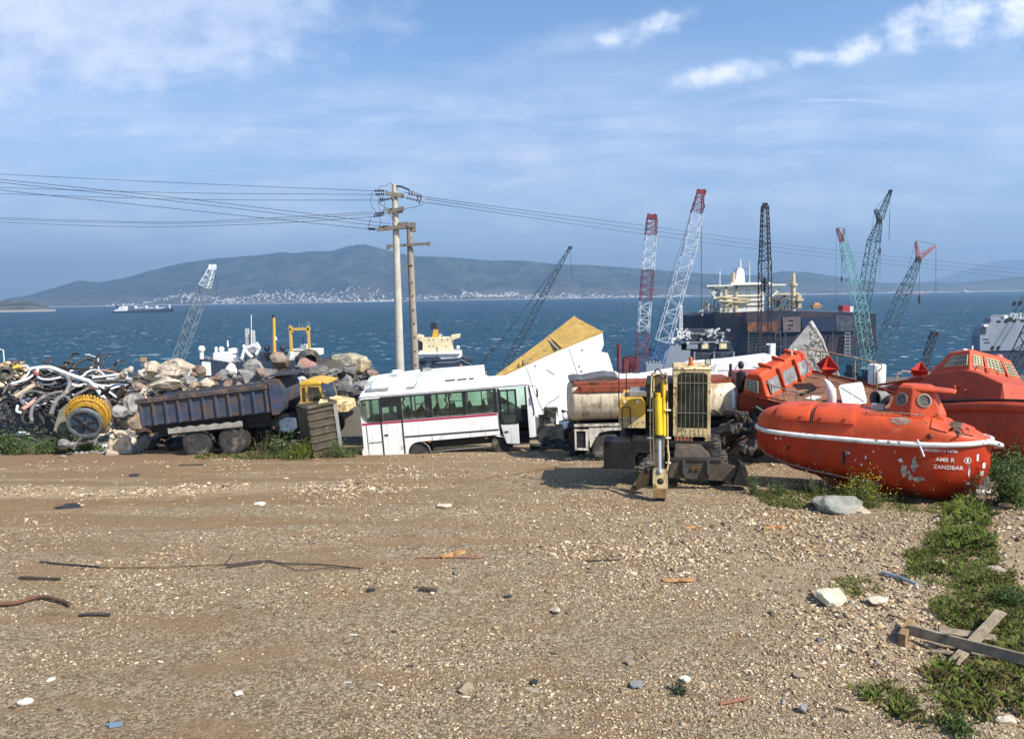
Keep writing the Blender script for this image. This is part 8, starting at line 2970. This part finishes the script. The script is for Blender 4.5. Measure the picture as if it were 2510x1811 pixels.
GREENS = [(.22, .31, .065), (.16, .25, .05), (.28, .34, .095), (.38, .38, .15)]
DRY = [(.30, .24, .12), (.22, .17, .08), (.14, .15, .05)]
grass([([(2225, 1375), (2290, 1310), (2335, 1235), (2395, 1230), (2415, 1320), (2490, 1440), (2530, 1480), (2530, 1570), (2440, 1540), (2330, 1445), (2250, 1420)], .72), ([(2330, 1450), (2530, 1490), (2530, 1640), (2410, 1600), (2290, 1500)], .28)], 30000, .13, GREENS + DRY, 'thick green grass down the right edge of the yard', seed=3, bare=.22)
grass([([(2310, 1270), (2370, 1235), (2420, 1260), (2430, 1350), (2340, 1350)], 1)], 3000, .25, GREENS, 'taller grass clump on the bank at the right', seed=5, bare=.2, w=.0055)
grass([([(2090, 1690), (2360, 1680), (2420, 1760), (2300, 1780), (2180, 1745)], .45), ([(2250, 1640), (2530, 1600), (2530, 1740), (2330, 1730)], .55)], 3000, .15, GREENS + DRY[:2], 'thin mixed grass around the planks at the lower right', seed=6, bare=.34, w=.0045)
grass([([(1845, 1205), (2010, 1200), (2050, 1225), (1990, 1248), (1880, 1240)], .5), ([(2180, 1220), (2320, 1222), (2390, 1238), (2300, 1258), (2190, 1252)], .35), ([(1930, 1175), (2100, 1190), (2080, 1215), (1940, 1205)], .15)], 7000, .09, GREENS + DRY, 'low olive grass before the front lifeboat', seed=7)
grass([([(480, 1112), (760, 1108), (760, 1128), (480, 1126)], .6), ([(600, 1085), (700, 1080), (700, 1112), (600, 1112)], .4)], 3600, .13, GREENS[1:] + DRY, 'dry and green grass along the truck wheels', seed=8, w=.009)
grass([([(2040, 1420), (2130, 1400), (2160, 1450), (2060, 1480)], .5), ([(2210, 1395), (2300, 1380), (2330, 1430), (2240, 1440)], .5)], 1200, .08, GREENS + DRY, 'scattered grass tufts near the grey pipe', seed=12, bare=.15)


def bush(px, py, w, h, cols, label, n=1600, leaf=.05, flowers=None, D=None, seed=1, name='bush', shape=1.0, stems=10, fill=.25):
    """leafy shrub: leaves on many short twigs through an uneven crown"""
    r = np.random.default_rng(seed)
    g = G(px, py)
    if D: g = P(px, py, D); g.z = gz(g.x, g.y)
    k = g.y / F
    W_, H_ = w * k / 2, h * k
    o = empty(name, g, label=label, cat='plant')
    nt = 26
    tw = np.stack([r.normal(0, .5, nt) * W_, r.normal(0, .45, nt) * W_ * .9, H_ * (r.beta(2, 1.6, nt))], 1)
    tw[:, 2] *= np.clip(1.1 - .55 * (tw[:, 0] / W_) ** 2 * shape, .25, 1.1)
    idx = r.integers(0, nt, n)
    f = r.uniform(fill, 1.08, n)[:, None]
    ce = tw[idx] * f + r.normal(0, 1, (n, 3)) * np.array([W_ * .16, W_ * .16, H_ * .11])
    ce[:, 2] = np.maximum(ce[:, 2], .02)
    a = r.normal(size=(n, 3))
    a /= np.linalg.norm(a, axis=1)[:, None]
    b = np.cross(a, r.normal(size=(n, 3)))
    b /= np.linalg.norm(b, axis=1)[:, None]
    s1 = (leaf * r.uniform(.5, 1.4, n))[:, None]
    s2 = s1 * r.uniform(.3, .6, n)[:, None]
    V = np.stack([ce - a * s1, ce + b * s2, ce + a * s1, ce - b * s2], 1)
    polys_obj('foliage', V, 4, shade_cols(r, n, cols, .45), o)
    st = MB()
    for q in tw[:stems]:
        st.tube([(q[0] * .15, q[1] * .15, -.03), (q[0] * .6, q[1] * .6, q[2] * .5), tuple(q)], [.012, .009, .004], 5)
    st.build('stem', mat('green_stem', (.10, .10, .04), .8), o)
    if flowers:
        c, fs, fn, top = flowers
        p = tw[r.integers(0, nt, fn)] * r.uniform(.8, 1.25, fn)[:, None] + r.normal(0, 1, (fn, 3)) * np.array([W_ * .22, W_ * .2, H_ * .12])
        p[:, 2] = np.abs(p[:, 2]) + H_ * top
        a = r.normal(size=(fn, 3)) * np.array([1, .4, 1])
        a /= np.linalg.norm(a, axis=1)[:, None]
        b = np.cross(a, np.array([[.2, 1, .3]]))
        b /= np.linalg.norm(b, axis=1)[:, None]
        s_ = (fs * r.uniform(.6, 1.3, fn))[:, None]
        tagp(polys_obj('flower', np.stack([p - a * s_, p + b * s_, p + a * s_, p - b * s_], 1), 4, shade_cols(r, fn, [c], .15), o), kind='stuff')
        V = []
        for q in p[::3]:
            V.append([(q[0] * .7 - .004, q[1] * .7, 0), (q[0] * .7 + .004, q[1] * .7, 0), (q[0], q[1], q[2])])
        polys_obj('flower_stem', np.array(V), 3, shade_cols(r, len(V), [(.16, .17, .06)], .3), o)
    return o


DKG = [(.07, .115, .028), (.105, .16, .04), (.045, .08, .022), (.15, .19, .06)]
YLG = [(.16, .20, .03), (.22, .24, .04), (.11, .15, .03)]
WEED = [(.075, .125, .032), (.12, .175, .05), (.19, .22, .085), (.05, .09, .028)]
for a in ((40, 1040, 120, 62, 'dark leafy weeds at the far left edge under the hose heap', 1), (110, 1052, 110, 46, 'leafy weeds spreading below the grey curled hoses', 2), (165, 1050, 100, 60, 'weeds growing against the mossy plate beside the reel', 3), (215, 1046, 50, 30, 'small weed clump at the foot of the blue reel side', 4),
          (12, 1012, 60, 60, 'tall weeds at the left edge below the tyre', 5)):
    bush(*a[:4], WEED, a[4], 1500, .055, seed=a[5], D=33.8 - (a[1] - 1000) * .01, name='weed', fill=.1)
bush(738, 1122, 104, 46, YLG, 'bright yellow-green shrub before the rusty bin', 2200, .035, seed=11, D=28.6, shape=.8, fill=.05)
bush(690, 1112, 110, 70, WEED, 'rangy green weed between truck cab and rusty bin', 1300, .04, ((.62, .62, .50), .014, 60, .0), seed=12, D=29.2, name='weed')
bush(830, 1122, 110, 40, DKG, 'dark green weed at the foot of the rusty bin and bus tail', 1300, .04, seed=13, D=28.6, name='weed')
bush(640, 1108, 110, 62, [(.20, .15, .08), (.28, .21, .11), (.13, .10, .05)], 'dry brown bush beside the truck fuel tank', 500, .03, seed=14, D=29.6, name='dry_bush', stems=26)
bush(2112, 1240, 116, 76, YLG + DKG[:2], 'yellow-flowered bush between grey boulder and front lifeboat', 2600, .026, ((.72, .60, .06), .014, 330, .15), seed=15, fill=.05)
bush(2010, 1218, 130, 60, WEED, 'sparse weed with tiny white flowers under the front lifeboat', 450, .022, ((.72, .70, .58), .010, 80, .1), seed=16, name='weed')
bush(2255, 1215, 190, 66, WEED, 'white-flowered weed under the lettered bow', 260, .022, ((.78, .76, .66), .012, 90, .1), seed=17, name='weed')
bush(1845, 1212, 50, 70, WEED, 'single weed beside the dozer blade end', 420, .026, ((.70, .68, .55), .010, 26, .1), seed=18, name='weed')
bush(1905, 1212, 90, 40, WEED, 'low weed between the dozer blade and the front lifeboat', 500, .024, seed=19, name='weed')
bush(2478, 1238, 130, 140, DKG, 'big dark green bush at the right edge beside the lifeboat bow', 5200, .035, seed=20, fill=.05, shape=.5)
bush(2425, 1205, 80, 80, DKG, 'dark bush behind the concrete chock of the front lifeboat', 1600, .035, seed=21, D=19.2)
bush(2505, 1130, 90, 90, DKG + [(.20, .17, .09)], 'leggy bush under the right lifeboat at the frame edge', 900, .035, seed=22, D=20.5)
bush(1667, 1700, 62, 26, [(.055, .085, .05), (.08, .115, .07), (.04, .06, .035)], 'small grey-green plant alone on the gravel', 260, .022, seed=23, name='small_plant', fill=.2)
bush(2352, 1800, 90, 46, DKG, 'dark green tuft at the bottom right corner', 500, .026, seed=24, name='small_plant')
bush(2470, 1490, 110, 44, DKG, 'dark leafy weed on the right edge above the planks', 900, .028, seed=25, name='weed')
bush(2215, 1418, 40, 18, DKG, 'tiny green plant behind the grey pipe', 200, .018, seed=26, name='small_plant')

# ------------------------------------------------------------------ things lying about
# boulders
rock(2050, 1240, 112, 56, 'blue', 'green-grey angular boulder in front of the orange lifeboat', D=17.0, seed=5, depth=1.2)
rock(2098, 1258, 66, 28, 'cream', 'pale low stone at the right foot of the green-grey boulder', D=16.8, seed=9)
rock(2030, 1462, 68, 52, 'lime', 'bright cream limestone lump lying alone on the gravel', D=surf_depth(2030, 1475, 12), seed=3)
for px, py, w, h, kd, lab in ((2150, 1470, 60, 20, 'cream', 'flat cream stone right of the limestone lump'), (2440, 1395, 50, 14, 'cream', 'pale stone half sunk in the right grass'), (2470, 1240, 40, 16, 'tan', 'tan stone under the right bush'), (1995, 1455, 20, 16, 'tan', 'small orange-tan stone left of the limestone lump'),
                              (2440, 1655, 26, 20, 'tan', 'ochre pebble below the long beam'), (1970, 1735, 24, 18, 'grey', 'grey pebble at the bottom right of the yard'), (2070, 1735, 36, 12, 'tan', 'flat ochre stone near the bottom right'), (1920, 1720, 16, 14, 'grey', 'small grey stone at the bottom right of the yard'),
                              (2470, 1765, 56, 30, 'white', 'pale rock at the lower right corner'), (1365, 1494, 22, 14, 'white', 'white stone right of the yard centre'), (1090, 1238, 34, 10, 'white', 'white stone scraps before the bus front'), (2010, 1568, 18, 12, 'dark', 'dark pebble left of the beam end'), (1115, 1405, 16, 10, 'dark', 'dark clod at the yard centre')):
    rock(px, py, w, h, 'cream' if kd == 'white' else kd, lab, D=surf_depth(px, py + h * .35, 12), seed=int(px), big=False, name='stone')


def on(px, py, lift=.02):
    return G(px, py, lift)


WOODG = mat('weathered_wood', (.26, .205, .14), .85, var=.3, vs=5, streak=.5, patches=(((.42, .35, .25), 4, .58, .12, .9), ((.10, .07, .045), 3, .6, .1, .9)), bump=.3, bs=40)
WOODO = mat('raw_orange_wood', (.40, .22, .085), .8, var=.25, vs=6, patches=(((.20, .10, .04), 5, .55, .1, .9),))


def plank(a, b, w, t_, label, m=WOODG, lift=(0.03, 0.03), D=None, name='plank', roll=0):
    p0, p1 = on(*a, lift[0]), on(*b, lift[1])
    ax = (p1 - p0)
    L_ = ax.length
    q = ax.to_track_quat('X', 'Z')
    mb = MB()
    nseg = 8
    rings = []
    rs_ = random.Random(int(a[0]))
    for i in range(nseg + 1):
        x = L_ * i / nseg
        d = rs_.uniform(-.004, .004)
        e = rs_.uniform(-.03, .03) if i in (0, nseg) else 0
        rings.append([(x + e, -w / 2 + d, -t_ / 2), (x, w / 2 + d, -t_ / 2), (x - e, w / 2 - d, t_ / 2), (x, -w / 2 - d, t_ / 2)])
    mb.loft(rings)
    o = mb.build(name, m, None, bev=.004, label=label, cat='plank')
    o.location = p0
    o.rotation_mode = 'QUATERNION'
    o.rotation_quaternion = q @ Euler((R(roll), 0, 0)).to_quaternion()
    return o


plank((2222, 1562), (2530, 1650), .05, .15, 'long weathered beam lying at the lower right', lift=(.16, .14))
plank((2335, 1632), (2452, 1540), .14, .035, 'grey-brown plank crossing over the long beam', lift=(.06, .26), roll=8)
plank((2210, 1578), (2232, 1540), .10, .18, 'short upright block at the left end of the long beam', mat('brown_wood', (.24, .15, .07), .85, var=.3, vs=6), lift=(.08, .09), name='wood_block')
plank((2265, 1580), (2400, 1600), .10, .03, 'pale board under the long beam', lift=(.05, .05))
plank((2280, 1598), (2460, 1618), .09, .03, 'second pale board under the long beam, lower down', lift=(.04, .05))
plank((2300, 1560), (2440, 1580), .22, .02, 'thin pale board lying behind the long beam', lift=(.10, .10))
plank((2112, 1692), (2260, 1742), .17, .03, 'greyed board half sunk in the gravel at lower right', lift=(.015, .01))
plank((1625, 1424), (1700, 1420), .13, .02, 'short orange-brown board on the gravel right of centre', WOODO, lift=(.02, .02))
plank((1080, 1366), (1140, 1354), .11, .05, 'brown wood offcut above the middle of the yard', WOODO)
plank((1030, 1447), (1068, 1449), .10, .06, 'dark end of a wood batten at the yard centre', mat('dark_wood', (.06, .045, .035), .9))
plank((1070, 1449), (1142, 1450), .08, .03, 'tan batten continuing from the dark wood end', WOODG, lift=(.01, .01))
plank((1022, 1368), (1186, 1369), .025, .02, 'thin reddish stick lying above the yard centre', mat('reddish_stick', (.30, .13, .08), .8))
plank((48, 1418), (146, 1421), .05, .05, 'straight dark batten at the left of the yard', mat('dark_wood', (.06, .045, .035), .9))
plank((1435, 1375), (1520, 1377), .03, .02, 'thin dark stick right of the pale stones', mat('dark_wood', (.06, .045, .035), .9))
plank((440, 1142), (500, 1140), .06, .03, 'dark stick lying on the brown earth before the truck', mat('dark_wood', (.06, .045, .035), .9))
plank((1870, 1296), (1922, 1292), .10, .04, 'rusty brown offcut before the green-grey boulder', WOODO)
plank((1675, 1298), (1712, 1294), .10, .03, 'rusty flat scrap below the excavator arm', WOODO)
plank((1765, 1726), (1838, 1714), .035, .02, 'reddish brown strip near the small plant', mat('reddish_stick', (.30, .13, .08), .8))


def groundline(pts, r_, m, label, name, cat, lift=.02):
    MB().tube(smooth([on(a, b, lift + r_) for a, b in pts], 6), r_, 6).build(name, m, None, smooth=60, label=label, cat=cat)


groundline([(-20, 1492), (40, 1484), (95, 1474), (140, 1476), (172, 1488)], .032, mat('rusty_bar', (.13, .06, .035), .85, var=.3, vs=6), 'curved rusty bar at the left edge of the yard', 'rusty_bar', 'metal bar', .03)
groundline([(98, 1381), (160, 1386), (245, 1392)], .017, WIREM, 'thick black cable end at the left of the long brown cable', 'cable', 'cable')
groundline([(245, 1392), (340, 1393), (440, 1389), (548, 1386)], .012, mat('brown_cable', (.15, .10, .05), .8), 'long thin brown cable crossing the left of the yard', 'cable', 'cable')
groundline([(548, 1388), (600, 1386), (645, 1379), (700, 1384), (790, 1386), (890, 1398)], .012, WIREM, 'dark cable running right from the splintered stick', 'cable', 'cable')
groundline([(650, 1376), (700, 1392), (740, 1400), (800, 1394), (860, 1397)], .007, WIREM, 'thin looped wire below the dark cable', 'cable', 'wire')
plank((556, 1390), (640, 1382), .09, .05, 'splintered dark stick in the middle of the long cable', mat('dark_wood', (.06, .045, .035), .9))
plank((550, 1386), (572, 1372), .02, .015, 'upright splinter at the left end of the splintered stick', mat('dark_wood', (.06, .045, .035), .9), lift=(.02, .12), name='splinter')
groundline([(1190, 1174), (1280, 1160), (1400, 1140), (1500, 1128)], .012, mat('brown_cable', (.15, .10, .05), .8), 'thin cable on the ground left of the excavator shadow', 'cable', 'cable')
groundline([(2162, 1410), (2205, 1424), (2248, 1440)], .032, mat('grey_pvc', (.36, .40, .44), .45), 'straight grey plastic pipe lying right of the limestone lump', 'pipe', 'pipe')
groundline([(195, 1512), (235, 1508), (270, 1512)], .03, RUBBER, 'short dark rubber strip below the rusty bar', 'rubber_strip', 'rubber strip', .0)


def scrap(px, py, w, h, m, label, name='scrap_piece', tilt=(8, 4), th=.02, cat='scrap'):
    rs_ = random.Random(int(px + py))
    g = on(px, py, .02)
    k = g.y / F
    n = rs_.randint(8, 12)
    pts = [(w * k / 2 * math.cos(2 * math.pi * i / n) * rs_.uniform(.5, 1.15), w * k * .35 * math.sin(2 * math.pi * i / n) * rs_.uniform(.5, 1.15)) for i in range(n)]
    MB().plate(pts, [], 0, th, axis='z').build(name, m, None, loc=g, rot=(tilt[0], tilt[1], rs_.uniform(0, 60)), label=label, cat=cat)


scrap(1138, 1692, 46, 70, WOODG, 'brown wedge of rotten wood standing out in the near gravel', 'wood_wedge', (64, 6), .09, 'wood')
scrap(585, 1702, 28, 8, mat('dirty_white_scrap', (.56, .52, .44), .8, var=.2, vs=14, bump=.3), 'white triangular scrap on the near gravel')
scrap(62, 1726, 37, 9, mat('dirty_white_scrap', (.56, .52, .44), .8, var=.2, vs=14, bump=.3), 'long white scrap at the lower left corner')
scrap(282, 1774, 40, 16, mat('blue_scrap', (.14, .20, .27), .6), 'blue-grey scrap at the bottom left')
scrap(278, 1764, 30, 10, WOODG, 'tan chip touching the blue-grey scrap')
scrap(908, 1448, 28, 8, WIREM, 'dark scrap left of the dark batten end')
scrap(1310, 1672, 28, 10, WIREM, 'black chip on the near gravel right of the wood wedge')
scrap(1560, 1676, 46, 8, GREYST, 'narrow grey strip left of the small plant')
scrap(1680, 1668, 45, 8, mat('dirty_white_scrap', (.56, .52, .44), .8, var=.2, vs=14, bump=.3), 'white flat stone chip above the small plant')
scrap(1545, 1626, 40, 12, WOODG, 'brown curled chip left of the small plant')
scrap(1060, 1459, 15, 6, mat('dirty_white_scrap', (.56, .52, .44), .8, var=.2, vs=14, bump=.3), 'small white chip below the dark batten end')
scrap(1245, 1464, 22, 8, WIREM, 'dark chip right of the batten')
scrap(1960, 1660, 46, 20, WOODG, 'flat tan bark piece at the right of the near gravel')
scrap(170, 1244, 70, 8, WIREM, 'dark flat strip on the far left of the yard')
scrap(330, 1166, 34, 8, WIREM, 'dark flat scrap on the brown earth before the truck tail')
scrap(640, 1238, 37, 6, mat('dirty_white_scrap', (.56, .52, .44), .8, var=.2, vs=14, bump=.3), 'pale stick-like scrap on the brown earth')
rs9 = random.Random(99)
for k in range(56):
    px, py = rs9.uniform(20, 2250), 1150 + 620 * rs9.random() ** 1.1
    if px > 1380 and py < 1250: continue
    g = on(px, py, .012)
    kk = g.y / F
    L_, a = rs9.uniform(8, 26) * kk, rs9.uniform(-.4, .4)
    m, nm, lab, grp = rs9.choice(((mat('dark_wood', (.06, .045, .035), .9), 'wood_chip', 'small dark wood chip lying loose on the yard', 'dark wood chips scattered on the yard'), (WOODG, 'wood_chip', 'small tan wood chip lying loose on the yard', 'tan wood chips scattered on the yard'),
                                  (mat('dirty_white_scrap', (.56, .52, .44), .8), 'stone_chip', 'small white chip lying loose on the yard', 'white chips scattered on the yard')))
    MB().box((0, 0, 0), (L_, L_ * rs9.uniform(.12, .4), .012), None, rs9.uniform(.5, 1), rs9.uniform(.4, 1)).build(nm, m, None, loc=g, rot=(rs9.uniform(-10, 10), rs9.uniform(-10, 10), math.degrees(a)), label=lab, cat='chip', group=grp)
# concrete chock by the bow
g = P(2390, 1222, 18.0)
g.z = gz(g.x, g.y)
o = empty('concrete_chock', g, (0, 0, -18), 'cracked grey concrete block propping the lettered bow', 'block')
MB().hexa([(-.30, -.2, -.05), (.32, -.2, -.05), (.30, .3, -.05), (-.28, .3, -.05), (-.26, -.18, .40), (.22, -.18, .46), (.22, .28, .44), (-.24, .28, .40)]).build('block', mat('chock_concrete', (.20, .20, .185), .9, var=.3, vs=4, bump=.4), o, bev=.03)
MB().box((-.42, -.12, .06), (.2, .3, .16), (0, 12, 10)).box((.1, -.3, .05), (.34, .2, .12), (6, 0, -8)).build('broken_piece', RK['white'], o, bev=.02)
